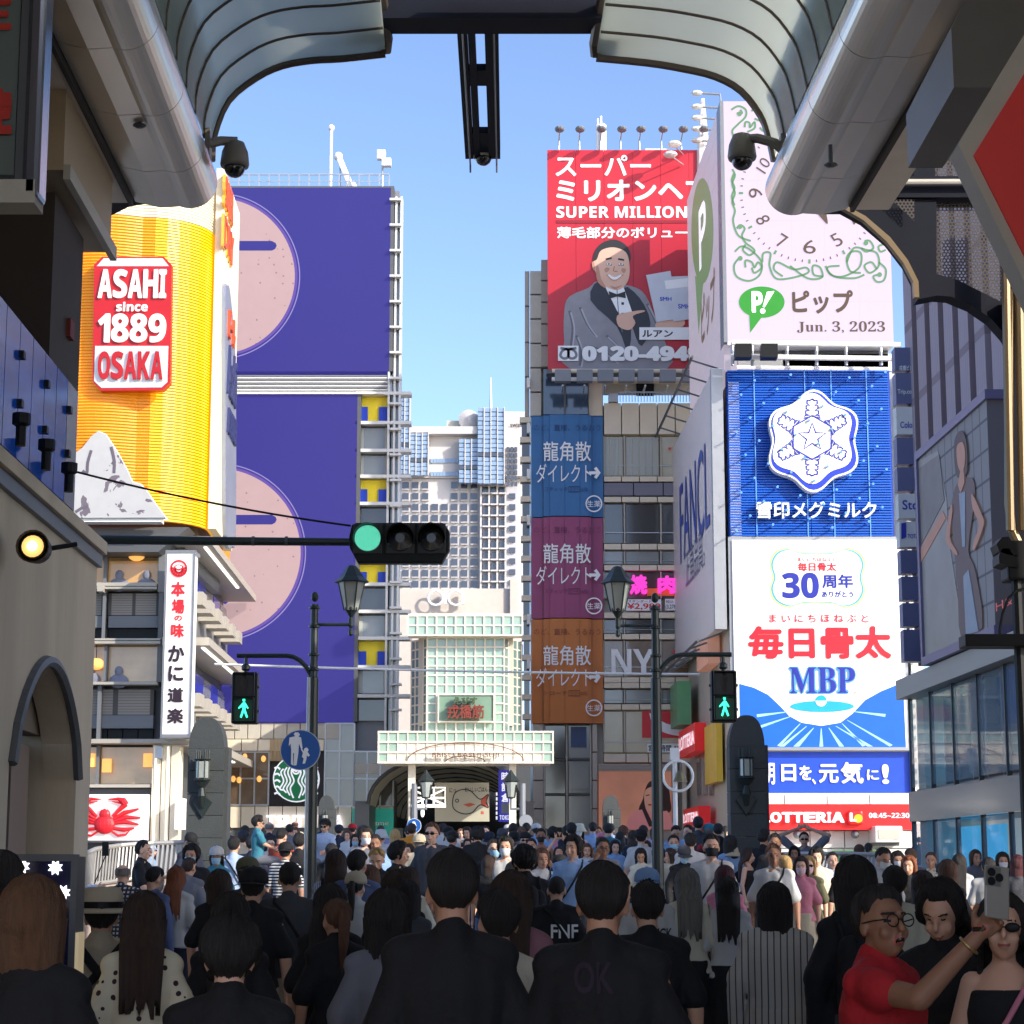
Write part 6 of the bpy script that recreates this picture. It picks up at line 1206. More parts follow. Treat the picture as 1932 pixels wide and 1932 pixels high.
# railings with slats at the near end of the bridge
def railing(pts, Y0, lab, n):
    t = thing('bridge_railing', lab, 'railing'); ln = len(pts)
    def at_(s): i = min(int(s * (ln - 1)), ln - 2); f = s * (ln - 1) - i; return [pts[i][k] * (1 - f) + pts[i + 1][k] * f for k in range(4)]
    rail = M('brushed_rail', (196, 192, 186), .35, metal=.5, noise=.1)
    for k in range(n):
        a_, b_ = at_(k / n), at_((k + .42) / n)
        pa, pb = P(a_[0], a_[1], a_[3]), P(b_[0], b_[1], b_[3]); qa, qb = P(a_[0] - 6, a_[2], a_[3] - .25), P(b_[0] - 6, b_[2], b_[3] - .25)
        MB().add([pa, pb, qb, qa] + [v + Vector((0, .05, .01)) for v in (pa, pb, qb, qa)], [(0, 3, 2, 1), (4, 5, 6, 7), (0, 1, 5, 4), (3, 7, 6, 2), (0, 4, 7, 3), (1, 2, 6, 5)]).build('slat', rail, t)
    top = [P(at_(s)[0], at_(s)[1], at_(s)[3]) for s in np.linspace(0, 1, 24)]; bot = [P(at_(s)[0] - 6, at_(s)[2], at_(s)[3] - .25) for s in np.linspace(0, 1, 24)]
    MB().tube(top, .035, 8).build('top_rail', rail, t); MB().tube(bot, .03, 8).build('bottom_rail', rail, t)
    m = MB(); bb = [Vector((v.x, v.y + .05, gz(v.y))) for v in bot]; m.add([v + Vector((0, .06, 0)) for v in bot] + bb, [(i, i + 1, 24 + i + 1, 24 + i) for i in range(23)]); m.build('parapet', M('parapet_pale', (176, 160, 152), .7, noise=.1), t)
    return t
railing([(151, 1640, 1690, 30.5), (158, 1612, 1680, 30.8), (180, 1602, 1668, 31.2), (225, 1595, 1662, 31.6), (280, 1591, 1654, 31.9), (350, 1589, 1648, 32.0)], 31, 'curved slatted steel railing at the left of the bridge, in front of the crab board', 40)
railing([(1440, 1612, 1640, 33), (1520, 1611, 1640, 33), (1600, 1611, 1642, 33), (1700, 1614, 1644, 33)], 33, 'low steel railing behind heads at the right of the bridge', 34)
# wires
def wire(p, q, sag, r, lab, mt):
    p, q = Vector(p), Vector(q); pts = [p.lerp(q, t) - Vector((0, 0, sag * 4 * t * (1 - t))) for t in np.linspace(0, 1, 20)]
    tag(MB().tube(pts, r, 5).build('cable', mt), lab, 'cable')
wire(P(128, 886, 21.5), P(662, 992, 21.9), .05, .012, 'thin black cable sagging from upper left to the traffic signal', C_black)
wire(P(405, 1253, 34), P(1320, 1272, 34), .03, .02, 'thin pale cable crossing the lower purple screen and gate', C_tubeW)

# ================================================================= near arcade: gutters, vault, gate, shops
def along(off, z, y): return Vector((off + STREET.x / STREET.y * y, y, z))
offu = lambda u, v, Y: P(u, v, Y).x - STREET.x / STREET.y * Y
met = M('brushed_gutter', (226, 216, 202), .26, metal=.55, noise=.35, scale=1.5, stretch=(1, .15, 1)); sof = M('soffit_beige', (224, 210, 192), .7, noise=.12); sofd = M('soffit_joint', (60, 56, 52), .7)
mirr = M('polished_fascia', (150, 164, 190), .12, metal=.9, noise=.15, scale=.8)
def gutter(u, v, Y, s, lab):
    o = offu(u, v, Y); z = P(u, v, Y).z; t = thing('arcade_gutter', lab, 'gutter'); r = .27
    segs = [Y, Y - 1.1, Y - 2.6, Y - 4.1, Y - 5.6, Y - 8, Y - 12, Y - 18, Y - 26]
    for k in range(len(segs) - 1):
        y0, y1 = segs[k], segs[k + 1]; m = MB(); n = 26; vs = []
        prof_ = [(r * math.cos(tt), r * math.sin(tt)) for tt in np.linspace(-math.pi * .62, math.pi * .5, n)] + [(-.55, r), (-.55, -r * .75), (-.3, -r * .97)]
        for y in (y0 - .006, y1 + .006):
            b = along(o, z, y); vs += [(b.x - s * px, b.y, b.z + pz_) for px, pz_ in prof_]
        n2 = len(prof_); m.add(vs, [(i, (i + 1) % n2, n2 + (i + 1) % n2, n2 + i) for i in range(n2)] + [tuple(range(n2)), tuple(range(2 * n2 - 1, n2 - 1, -1))]); m.build('gutter_segment', met, t)
    b0, b1 = along(o, z, Y), along(o, z, Y - 26)
    # polished fascia rising above the pipe, and the beige soffit behind it
    def slab(px0, px1, pz0, pz1, mt_, nm, ya=Y - .1, yb=Y - 26):
        q0, q1 = along(o, z, ya), along(o, z, yb); x0, x1 = sorted((-s * px0, -s * px1)); MB().add([(q.x + x, q.y, q.z + zz) for q in (q0, q1) for x, zz in ((x0, pz0), (x1, pz0), (x1, pz1), (x0, pz1))], [(0, 1, 2, 3), (7, 6, 5, 4), (0, 4, 5, 1), (1, 5, 6, 2), (2, 6, 7, 3), (3, 7, 4, 0)]).build(nm, mt_, t)
    slab(.04, .12, r * 1.02, r + .42, mirr, 'fascia', Y - .5); slab(.13, .19, r + .3, r + .62, met, 'upper_fascia', Y - .5); slab(-.6, -.95, -r * .9, -r * .6, sof, 'soffit_trim')
    slab(-.56, -.6, -r, r * .9, sofd, 'joint')
    for k in range(9): slab(-.96, -3.2, -r * .8, -r * .5, sof, 'soffit_panel', Y - 3.2 * k * .8 - 1.5, Y - 3.2 * (k + 1) * .8 - 1.48)
    return t, o, z
GL_, oL, zL = gutter(360, 345, 20, -1, 'long steel gutter pipe and soffit at the upper left'); 
GR_, oR, zR = gutter(1494, 358, 20, 1, 'long steel gutter pipe and soffit at the upper right')
for (u, v, lab, g_) in ((412, 362, 'left', 0), (437 + 2016 * .6389 - 12, 305, 'right', 1)): pass
for i_, (u, v) in enumerate(((R(0, 0, 790, 695)[0]), (R(2, 0, 838, 918)[0]))):
    q = P(u, v, 17.6); t = thing('sprinkler_head', 'small dark sprinkler under the %s gutter soffit' % ('left', 'right')[i_], 'sprinkler', loc=q, group='sprinklers under the soffits'); MB().lathe([(.02, -.05), (.06, -.03), (.06, -.02), (.02, 0), (.02, .16)], 8).build('head', C_dkgrey, t)
# vault: curved glazed shell with ribs
vgl = M('vault_glass', (190, 204, 192), .3, noise=.35, scale=.9, spec=.8)
_N, _L, _b = nodes_of(vgl); _t = _N.new('ShaderNodeBsdfTranslucent'); _t.inputs[0].default_value = (.74, .76, .72, 1); _x = _N.new('ShaderNodeMixShader'); _x.inputs[0].default_value = .6
_L.new(_b.outputs[0], _x.inputs[1]); _L.new(_t.outputs[0], _x.inputs[2]); _L.new(_x.outputs[0], _N['Material Output'].inputs[0]); ribm = M('vault_rib_steel', (96, 84, 74), .35, metal=.5, noise=.2)
def vault(s, pts_uv, lab, tip):
    t = thing('arcade_vault', lab, 'arcade roof'); prof_ = [(offu(u, v, 20), P(u, v, 20).z) for u, v in pts_uv]; pr = smooth_path(prof_, 3); ys = [20 - k * .66 for k in range(14)] + [10.0, 7, 3, -1, -6]
    for a_, b_ in zip(ys[:-1], ys[1:]):
        m = MB(); n = len(pr); vs = [along(x, z, y) for y in (a_, b_) for x, z in pr] + [along(x, z + .03, y) for y in (a_, b_) for x, z in pr]
        m.add(vs, [(i, i + 1, n + i + 1, n + i) for i in range(n - 1)] + [(2 * n + i + 1, 2 * n + i, 3 * n + i, 3 * n + i + 1) for i in range(n - 1)]); m.build('glass_bay', vgl, t, smooth=True)
    for k, y in enumerate(ys):
        MB().tube([along(x, z - .02, y) for x, z in pr], .045 if k == 0 else .015, 6).build('rib', ribm, t)
    x, z = pr[-1]; 
    rim = [along(x + s * .0, z + .0, 20), along(x + s * .02, z + .1, 19.9), along(x - s * .02, z + .3, 19.2), along(x - s * .1, z + .45, 18.2), along(x - s * .1, z + .5, 15), along(x - s * .1, z + .5, 5)]
    MB().tube(rim, .06, 8).build('edge_rim', ribm, t)
    m = MB(); inn = [along(pr[-1][0], pr[-1][1], y) for y in ys]; ou = [along(pr[-1][0] - s * .1, pr[-1][1] + min(.5, .22 * k), y) for k, y in enumerate(ys)]
    n = len(ys); m.add(inn + ou, [(i, i + 1, n + i + 1, n + i) for i in range(n - 1)]); m.build('edge_glass', vgl, t); return pr
prL = vault(1, [(399, 300), (403, 253), (430, 187), (483, 143), (533, 120), (590, 110), (644, 107), (727, 98)], 'curved ribbed glass vault at the upper left of the arcade mouth', 727)
prR = vault(-1, [(1462, 300), (1452, 255), (1437, 215), (1400, 168), (1350, 140), (1288, 125), (1220, 114), (1125, 105)], 'curved ribbed glass vault at the upper right of the arcade mouth', 1125)
# cross beam and hanging double beam with camera
fX = front(19.4); XB = thing('cross_beam', 'dark cross beam along the top edge with a long slotted double beam reaching outwards', 'beam', fX)
a = fX.rect(640, -60, 1210, 34); MB().box(a[0], a[1], 0, .4, a[2], a[3] + .5).build('beam', C_navy, XB)
def hz(u0, v0, Y0, z): pass
zB = P(912, 300, 24.2).z
def beamx(u_far, y): p = P(u_far, 300, 24.2); return p.x + 0
for u0, u1 in ((878, 893), (895, 906.5), (922, 932), (932, 944)):
    x0, x1 = P(u0, 300, 24.2).x, P(u1, 300, 24.2).x; MB().box(x0, x1, .2, 4.8, zB, zB + (.22 if u0 in (878, 932) else .14)).build('flange', C_navy, XB)
for ya, yb in ((2.0, 2.45), (3.95, 4.8)): 
    x0, x1 = P(893, 300, 24.2).x, P(933, 300, 24.2).x; MB().box(x0, x1, ya, yb, zB + .02, zB + .1).build('cross_plate', C_navy, XB)
for u in (887, 937): x = P(u, 300, 24.2).x; MB().tube([(x, .3, zB - .02), (x, 4.95, zB - .02), (x, 4.95, zB - .12)], .012, 5).build('rod', C_dkgrey, XB)
DM = {}
def dome(u, v, Y, s, label, bracket):
    c = P(u, v, Y); t = thing('dome_camera', label, 'security camera', loc=c, group='dome security cameras on the arcade'); dk = M('camera_grey', (120, 114, 106), .4, noise=.1)
    MB().lathe([(.045 * s, .22 * s), (.09 * s, .2 * s), (.13 * s, .1 * s), (.145 * s, -.02 * s), (.135 * s, -.05 * s), (.1 * s, -.05 * s)], 20).build('housing', dk if bracket else M('camera_cream', (190, 184, 168), .4), t, smooth=True)
    MB().ell((0, 0, -.06 * s), (.105 * s, .105 * s, .1 * s), 18, 10).build('dome_glass', M('smoked_dome', (16, 16, 20), .05, spec=1), t, smooth=True)
    if bracket:
        pts = [P(bu, bv, by) - c for bu, bv, by in bracket]; MB().tube(pts, [.05 * s] * (len(pts) - 1) + [.035 * s], 8).build('bracket', dk, t)
        q = pts[0]; MB().box(q.x - .02, q.x + .03, q.y - .08, q.y + .08, q.z - .14, q.z + .14).build('wall_plate', dk, t)
    return t
dome(443, 306, 19.6, 1.0, 'dome camera on a bracket at the end of the left gutter', [(392, 272, 19.4), (415, 266, 19.5), (443, 266, 19.6), (443, 285, 19.6)])
dome(1400, 292, 19.6, 1.0, 'dome camera on a curved bracket at the end of the right gutter', [(1476, 282, 19.4), (1462, 270, 19.4), (1430, 261, 19.5), (1408, 262, 19.6), (1400, 278, 19.6)])
dome(912, 290, 24.15, .95, 'dome camera hanging from the end of the slotted beam in the centre', None)
# dark perforated gate frame (right) and its left counterpart
fGt = front(20.9); GT = thing('gate_frame', 'dark steel gate frame with arches and perforated panels at the right', 'gate', fGt)
def gp(name, pts, m, y0, y1): MB().prism(fGt.pts(pts), y0, y1).build(name, m, GT)
gp('post', R(2, 0, 1290, -20, 1405, -20, 1430, 1000, 1310, 1010), C_navy, 0, .3); gp('beam', R(2, 0, 780, 1000, 1720, 1000, 1740, 1120, 1100, 1120, 1000, 1160, 780, 1160), C_navy, -.02, .32)
gp('arch', R(2, 0, 760, 1060, 760, 1136, 900, 1160, 1030, 1230, 1170, 1350, 1270, 1480, 1330, 1600, 1334, 1690, 1440, 1668, 1440, 1060), C_navy, .03, .28)
gp('arch', R(2, 0, 1440, 1545, 1440, 1668, 1520, 1674, 1640, 1724, 1750, 1800, 1830, 1890, 1900, 2000, 1932, 2080, 1960, 2080, 1960, 1820, 1900, 1740, 1780, 1690, 1560, 1580), C_navy, .03, .28)
bm_ = M('arch_bronze_edge', (130, 110, 80), .4, metal=.4)
for pts in (R(2, 0, 800, 1140, 900, 1160, 1030, 1230, 1170, 1350, 1270, 1480, 1330, 1600, 1334, 1690, 1306, 1690, 1300, 1600, 1245, 1495, 1150, 1375, 1020, 1255, 900, 1185), ): gp('arch_edge', pts, bm_, -.05, .04)
perf = M('perforated_steel', (70, 62, 54), .5, metal=.3); N_, L_2, b_ = nodes_of(perf)
tc = N_.new('ShaderNodeTexCoord'); mp = N_.new('ShaderNodeMapping'); mp.inputs['Scale'].default_value = (26, 26, 26); L_2.new(tc.outputs['Object'], mp.inputs[0]); sp_ = N_.new('ShaderNodeSeparateXYZ'); L_2.new(mp.outputs[0], sp_.inputs[0])
row = mth(N_, L_2, 'FLOOR', mth(N_, L_2, 'MULTIPLY', sp_.outputs[2], 1.1547)); sh = mth(N_, L_2, 'MULTIPLY', mth(N_, L_2, 'MODULO', row, 2), .5)
fx_ = mth(N_, L_2, 'SUBTRACT', mth(N_, L_2, 'FRACT', mth(N_, L_2, 'ADD', sp_.outputs[0], sh)), .5); fz_ = mth(N_, L_2, 'MULTIPLY', mth(N_, L_2, 'SUBTRACT', mth(N_, L_2, 'FRACT', mth(N_, L_2, 'MULTIPLY', sp_.outputs[2], 1.1547)), .5), .866)
d2 = mth(N_, L_2, 'ADD', mth(N_, L_2, 'MULTIPLY', fx_, fx_), mth(N_, L_2, 'MULTIPLY', fz_, fz_)); L_2.new(mth(N_, L_2, 'GREATER_THAN', d2, .1), b_.inputs['Alpha'])
def panel(pts, yy=.12): q = fGt.pts(pts); MB().add([(x, yy, z) for x, z in q], [tuple(range(len(q)))]).build('perforated_panel', perf, GT)
panel(R(2, 0, 950, 1000, 960, 790, 1285, 270, 1310, 1000)); panel(R(2, 0, 1405, 85, 1900, 85, 1900, 995, 1432, 995)); panel(R(2, 0, 1442, 1125, 1900, 1125, 1900, 1690, 1780, 1690, 1560, 1580, 1450, 1545)); panel(R(2, 0, 1175, 1140, 1305, 1140, 1305, 1260), -.06)
gp('top_beam', R(2, 0, 1200, -60, 1932, -60, 1932, 75, 1400, 80), C_navy, -.02, .35); gp('post', R(2, 0, 1880, 80, 1960, 80, 1960, 1900, 1890, 1900), C_navy, 0, .3)
for pts in (R(2, 0, 945, 870, 970, 950, 950, 1030, 990, 1048, 1700, 1046),): MB().tube([(x, -.1, z) for x, z in fGt.pts(pts)], .03, 8).build('conduit', C_stone2, GT)
for xx in (1785, 1858):
    q = fGt.pts(R(2, 0, xx, 1180, xx + 12, 1932) + [(1291 + (xx + 30) / 3 - 3, 1010)]); MB().tube([(x, -.3, z) for x, z in q], .045, 8).build('conduit', bm_, GT)
# vertical leg at the right edge down to the ground
fGl = front(20.7); a = fGl.rect(1922, 560, 1980, 1640); MB().box(a[0], a[1] + 1.5, -.1, .0, 0, a[3]).build('leg', C_navy, GT)
q = fGt.pts([(1898, 560), (1893, 800), (1893, 960), (1900, 1010), (1914, 1040), (1932, 1050)]); MB().tube([(x, -.25, z) for x, z in q], .05, 8).build('bronze_edge', bm_, GT)
GT2 = thing('gate_frame', 'dark steel gate arch with a small perforated panel at the upper left behind the gutter', 'gate', fGt)
def gp2(name, pts, m, y0, y1): MB().prism(fGt.pts(pts), y0, y1).build(name, m, GT2)
gp2('arch', R(0, 0, 500, 960, 940, 960, 960, 1100, 820, 1100, 700, 1120, 600, 1170, 520, 1240, 500, 1240), C_navy, 0, .3); gp2('post', R(0, 0, 720, 660, 840, 660, 960, 980, 720, 980), C_navy, .02, .28)
q = fGt.pts(R(0, 0, 500, 640, 716, 640, 716, 950, 500, 950)); MB().add([(x, .12, z) for x, z in q], [(0, 1, 2, 3)]).build('perforated_panel', perf, GT2)
gp2('plate', R(0, 0, 735, 980, 860, 985, 905, 1075, 820, 1060), C_dkgrey, -.1, .0); MB().tube([(x, -.1, z) for x, z in fGt.pts(R(0, 0, 500, 985, 680, 990, 715, 960, 715, 850, 740, 815, 800, 810))], .03, 8).build('conduit', C_stone2, GT2)
# walk signal seen from the side, with bracket plate, right edge
fQ = front(19.5); SQ = thing('side_walk_signal', 'black signal seen edge-on with its visors, at the right edge of the photo', 'traffic signal', fQ)
for v0 in (1030, 1052):
    q = fQ.pts([(1875 + (v0 - 1030) * .2, v0), (1885, v0 - 13), (1897, v0 - 14), (1912, v0 + 6), (1916, v0 + 22), (1897, v0 + 20), (1880, v0 + 14)]); MB().prism(q, -.12, .16).build('visor', C_black, SQ)
a = fQ.rect(1896, 1022, 1932, 1096); MB().box(a[0], a[1] + .2, -.1, .2, a[2], a[3]).build('housing', C_black, SQ, bevel=.02); a = fQ.rect(1815, 1199, 1960, 1222); MB().box(a[0], a[1], -.15, .15, a[2], a[3]).build('bracket_plate', C_black, SQ, bevel=.01)
q = fQ.pts([(1932, 1112), (1915, 1116), (1900, 1130), (1889, 1160), (1884, 1190), (1884, 1200)]); MB().tube([(x, -.05, z) for x, z in q], .014, 6).build('cable', C_black, SQ); a = fQ.rect(1919, 1096, 1932, 1640); MB().tube([(a[0] + .05, 0, 0), (a[0] + .05, 0, a[3])], .05, 8).build('pole', C_black, SQ)
# red diamond sign and grey duct at upper right
fD = right_wall(1822, 260, 10.5); fDf = front(10.5)
DS = thing('diamond_sign', 'corner of a red sign in a pale grey lozenge frame at the upper right edge', 'sign', fDf)
out = [(1808, 272), (1905, 110), (1960, 20), (2010, 100), (2010, 700), (1946, 560)]; inn = [(1836, 294), (1950, 110), (2010, 10), (2010, 640)]
MB().prism(fDf.pts(out), 0, .22).build('frame', M('sign_frame_grey', (196, 186, 168), .55, noise=.15, bump=.1), DS); MB().prism(fDf.pts(inn), -.02, .0).build('face', M('diamond_red', (190, 48, 40), .5, noise=.08, emit=.12), DS)
DU = thing('duct_box', 'grey boxed duct crossing the upper right corner', 'duct', front(13)); f_ = front(13); MB().prism(f_.pts(R(2, 0, 1535, 495, 1520, 160, 1600, 0, 1640, -60, 2100, -60, 2060, 100, 1750, 495)), 0, 1.6).build('duct', M('duct_grey', (124, 120, 114), .5, noise=.12), DU)

# ---------------------------------------------------------------- near left building
oNL = offu(172, 1300, 20); Xl = lambda y: oNL + STREET.x / STREET.y * y
fNL = Face(Xl(6), 6, STREET.x, STREET.y)
NL = thing('near_left_building', 'weathered concrete shop building with an arched recess, at the left edge', 'building', fNL)
nx = lambda u, v=1400: fNL.at(u, v)[0]
xe_ = nx(172); zc_ = fNL.at(172, 1062)[1]
def np_(name, pts, m, y0, y1): MB().prism(fNL.pts(pts), y0, y1).build(name, m, NL)
# wall with arched opening: built round the opening, pillar at far end
zA, zS = fNL.at(137, 1395)[1], fNL.at(60, 1232)[1]
xo1 = nx(146); xo0 = xo1 - 2.9
wallc = C_concrete
MB().box(xo1, xe_, 0, 2.5, 0, zc_).build('pier', wallc, NL); MB().box(-8, xo0, 0, 2.5, 0, zc_).build('pier', wallc, NL)
arc_ = [(xo0 + (xo1 - xo0) * k / 20, zA - .35 + (zS - zA + .35) * math.sin(math.pi * k / 20) ** .6) for k in range(21)]
for k in range(20): 
    (xa, za), (xb, zb_) = arc_[k], arc_[k + 1]; MB().add([(xa, 0, za), (xb, 0, zb_), (xb, 0, zc_), (xa, 0, zc_), (xa, .3, za), (xb, .3, zb_), (xb, .3, zc_), (xa, .3, zc_)], [(0, 1, 2, 3), (7, 6, 5, 4), (0, 4, 5, 1)]).build('arch_block', wallc, NL)
MB().tube([(x, -.02, z) for x, z in arc_], .05, 6).build('arch_trim', C_dkgrey, NL)
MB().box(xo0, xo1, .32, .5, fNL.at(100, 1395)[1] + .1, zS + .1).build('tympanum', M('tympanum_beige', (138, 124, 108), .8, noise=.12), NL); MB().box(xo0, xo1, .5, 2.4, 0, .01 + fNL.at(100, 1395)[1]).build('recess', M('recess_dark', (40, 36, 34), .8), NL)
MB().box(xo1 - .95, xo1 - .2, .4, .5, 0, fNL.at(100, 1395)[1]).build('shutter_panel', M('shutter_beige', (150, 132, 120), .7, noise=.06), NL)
x_a, z_a = fNL.at(30, 1300); x_b, _ = fNL.at(66, 1300); MB().box(x_a, x_b, .2, .31, fNL.at(48, 1392)[1], fNL.at(48, 1302)[1]).build('notice_frame', C_frame, NL); MB().box(x_a + .05, x_b - .05, .17, .2, fNL.at(48, 1388)[1], fNL.at(48, 1306)[1]).build('notice', M('notice_grey', (150, 152, 152), .3), NL)
for k, (zo, y_) in enumerate(((0, -.05), (.13, -.09))): MB().box(-8, xe_ + .01, y_, 2.4, zc_ + zo, zc_ + zo + .12).build('cornice', C_concrete if k else C_dkgrey, NL)
MB().box(-8, xe_ - .3, .6, 3, zc_ + .26, 9.5).build('upper_body', M('upper_brown', (84, 74, 64), .8, noise=.1), NL)
# glazed display above the cornice, its blue reflection painted into the pane colour
DG = thing('glass_display', 'glazed corner display with blue reflections above the left cornice', 'glass display', fNL)
zd0, zd1 = zc_ + .27, fNL.at(60, 655)[1]; xd1 = nx(126, 900); xd0 = xd1 - 4
dgl = M('display_reflected_blue', (20, 88, 204), .1, noise=.75, scale=1.4, spec=.45, stretch=(.6, 1, 3)); dgw = M('display_pale', (146, 142, 146), .15, noise=.15)
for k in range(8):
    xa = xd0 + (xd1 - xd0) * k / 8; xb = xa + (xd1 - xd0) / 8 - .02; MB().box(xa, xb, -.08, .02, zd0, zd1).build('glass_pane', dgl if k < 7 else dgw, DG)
    for z in (zd0 + .4, zd1 - .3)[:(k + 1) % 2 * 2]: MB().box(xb - .03, xb + .06, -.12, -.08, z, z + .06).build('clip', C_black, DG)
for k in range(3): x_ = xd0 + 1 + k * .98; MB().lathe([(.04, 0), (.04, .15), (.07, .17), (.07, .25)], 12, (x_, -.22, zc_ + .26)).build('spot_can', C_black, DG)
# brown panel box and pillar over it
BPN = thing('brown_panel', 'large brown-grey metal panel box on the upper left wall', 'panel', fNL)
q = [fNL.at(*p) for p in ((85, 47), (178, 227), (174, 483), (80, 317))]; x0_, x1_ = nx(85, 180), nx(177, 350); MB().box(x0_, x1_, -.18, .55, fNL.at(177, 483)[1], fNL.at(177, 228)[1]).build('panel', M('panel_brown', (186, 166, 134), .6, noise=.12, scale=.7, stretch=(1, 1, .3)), BPN)
MB().box(x0_, x1_ + .02, -.24, -.18, fNL.at(177, 483)[1] - .08, fNL.at(177, 483)[1] + .05).build('trim', C_stone2, BPN)
MB().box(nx(82, 600) , nx(140, 600), -.06, .5, zd1 - 1.2, fNL.at(177, 483)[1] - .1).build('column', M('column_brown', (66, 56, 50), .8), BPN); ubox('mark', M('faded_red', (120, 40, 34), .7), BPN, nx(112, 610), nx(120, 610), -.1, -.06, fNL.at(116, 640)[1], fNL.at(116, 605)[1])
# left upper windows
for k in range(5):
    x_ = nx(82, 500) - .75 * (k + 1); 
    for j in range(3): ubox('window', C_glass2 if (k + j) % 2 else M('brown_blind', (96, 60, 44), .6), NL, x_ + .04, x_ + .7, .5, .58, zd1 + .05 + j * .55, zd1 + .55 + j * .55)
    ubox('mullion', M('ochre_mullion', (120, 110, 84), .6), NL, x_ - .03, x_ + .03, .4, .58, zd1, zd1 + 1.8)
# hanging shop sign box with red characters, top left
fHS = left_wall(88, 200, 12.5); HS = thing('projecting_shop_sign', 'projecting sign box with red characters and a silver edge at the top left corner', 'sign', front(11.5))
f_ = front(11.5); a = f_.rect(-40, -40, 40, 330); MB().box(a[0], a[1] - .02, -.0, .12, a[2], a[3]).build('face', M('sign_pale_green', (98, 110, 104), .5, noise=.1), HS); b = f_.rect(40, -40, 55, 345); MB().box(b[0], b[1], -.06, .18, a[2] - .06, a[3]).build('inner_frame', C_dkgrey, HS)
b = f_.rect(55, -40, 88, 350); MB().box(b[0], b[1], -.1, .12, a[2] - .16, a[3]).build('silver_edge', M('sign_silver_edge', (150, 152, 165), .18, metal=.85, noise=.3, scale=1.2, stretch=(1, 1, .4)), HS, bevel=.03); MB().box(a[0], b[1] - .02, -.1, .12, a[2] - .2, a[2] - .06).build('bottom_edge', C_stone2, HS)
for s_, y0_ in (('三', 0), ('丰', 168)): text(f_, s_, (-22, y0_ * 1.0, 24, y0_ + 58), M('sign_char_red', (196, 50, 34), .5), HS, .02, off=.05)
text(f_, '生', (-22, 170, 26, 256), MATS['sign_char_red'], HS, .03, off=.06)
# lit spotlight on the cornice
c = P(62, 1031, 15.8); SPt = thing('lit_spotlight', 'round spotlight glowing warm yellow under the left cornice', 'spotlight', loc=c); MB().lathe([(.1, .0), (.1, .02), (.13, -.02), (.11, .18), (.06, .3)], 18, (0, 0, 0), 'y').build('housing', C_black, SPt); MB().lathe([(.085, -.012), (.085, -.005)], 18, (0, 0, 0), 'y').build('reflector', M('warm_reflector', (255, 190, 110), .4, emit=1.0), SPt); MB().ell((0, -.03, 0), (.04, .02, .04), 12, 8).build('bulb', M('warm_bulb', (255, 240, 200), .4, emit=4), SPt)
MB().tube([(0, .2, 0), (.25, .4, .08)], .02).build('arm', C_black, SPt)
# LED advertising board at lower left
fLB = front(9.0); LB = thing('display_board', 'dark display board with white lit flower shapes and a pale note, at the lower left', 'display board', fLB)
a = fLB.rect(-60, 1625, 134, 1800); MB().box(a[0], a[1], 0, .1, .25, a[3]).build('screen', M('board_dark_blue', (16, 18, 40), .15, noise=.6, scale=5, emit=.3), LB); b = fLB.rect(134, 1622, 146, 1800); MB().box(b[0], b[1], -.03, .14, 0, a[3] + .02).build('frame', C_dkgrey, LB); MB().box(a[0], a[1], -.03, .14, a[3], a[3] + .03).build('frame', C_dkgrey, LB); MB().box(b[1], b[1] + .015, -.02, .1, 0, a[3] - .3).build('lit_edge', M('lit_edge', (220, 200, 160), .4, emit=.3), LB)
for u, v in ((43, 1634), (105, 1637), (120, 1684)):
    c = fLB.at(u, v); pts = [(c[0] + (.033 if k % 2 else .019) * math.cos(math.pi * k / 8), c[1] + (.033 if k % 2 else .019) * math.sin(math.pi * k / 8)) for k in range(16)]; MB().prism(pts, -.01, -.004).build('lit_flower', M('lit_flower', (250, 250, 255), .4, emit=3), LB)
a = fLB.rect(50, 1667, 92, 1710); MB().box(a[0], a[1], -.01, -.004, a[2], a[3]).build('note', C_stone, LB)

# ---------------------------------------------------------------- arcade shell over the viewer, cut short behind and translucent for fill light
AR = thing('arcade_interior', 'dark arcade ceiling and shop walls enclosing the near crowd', 'arcade'); dw = M('arcade_wall', (150, 138, 122), .8, noise=.2)
cgl = M('roof_sheet', (150, 150, 140), .6); _N, _L, _b = nodes_of(cgl); _t = _N.new('ShaderNodeBsdfTranslucent'); _t.inputs[0].default_value = (.7, .64, .56, 1); _x = _N.new('ShaderNodeMixShader'); _x.inputs[0].default_value = .6; _L.new(_b.outputs[0], _x.inputs[1]); _L.new(_t.outputs[0], _x.inputs[2]); _L.new(_x.outputs[0], _N['Material Output'].inputs[0])
MB().box(prL[-1][0] + .1, prR[-1][0] - .5, -5, 19.2, 10.1, 10.16).build('ceiling', cgl, AR)
MB().box(-6.5, -3.0, -5, 10, zL + .1, zL + 2.6).build('ceiling_side', dw, AR); MB().box(3.2, 9.5, -5, 10, zR + .1, zR + 2.6).build('ceiling_side', dw, AR)
MB().box(-8.5, -4.6, -5, 5.9, 0, 10.4).build('left_shops', dw, AR); MB().box(4.7, 9.5, -5, 15.5, 0, 10.4).build('right_shops', dw, AR)
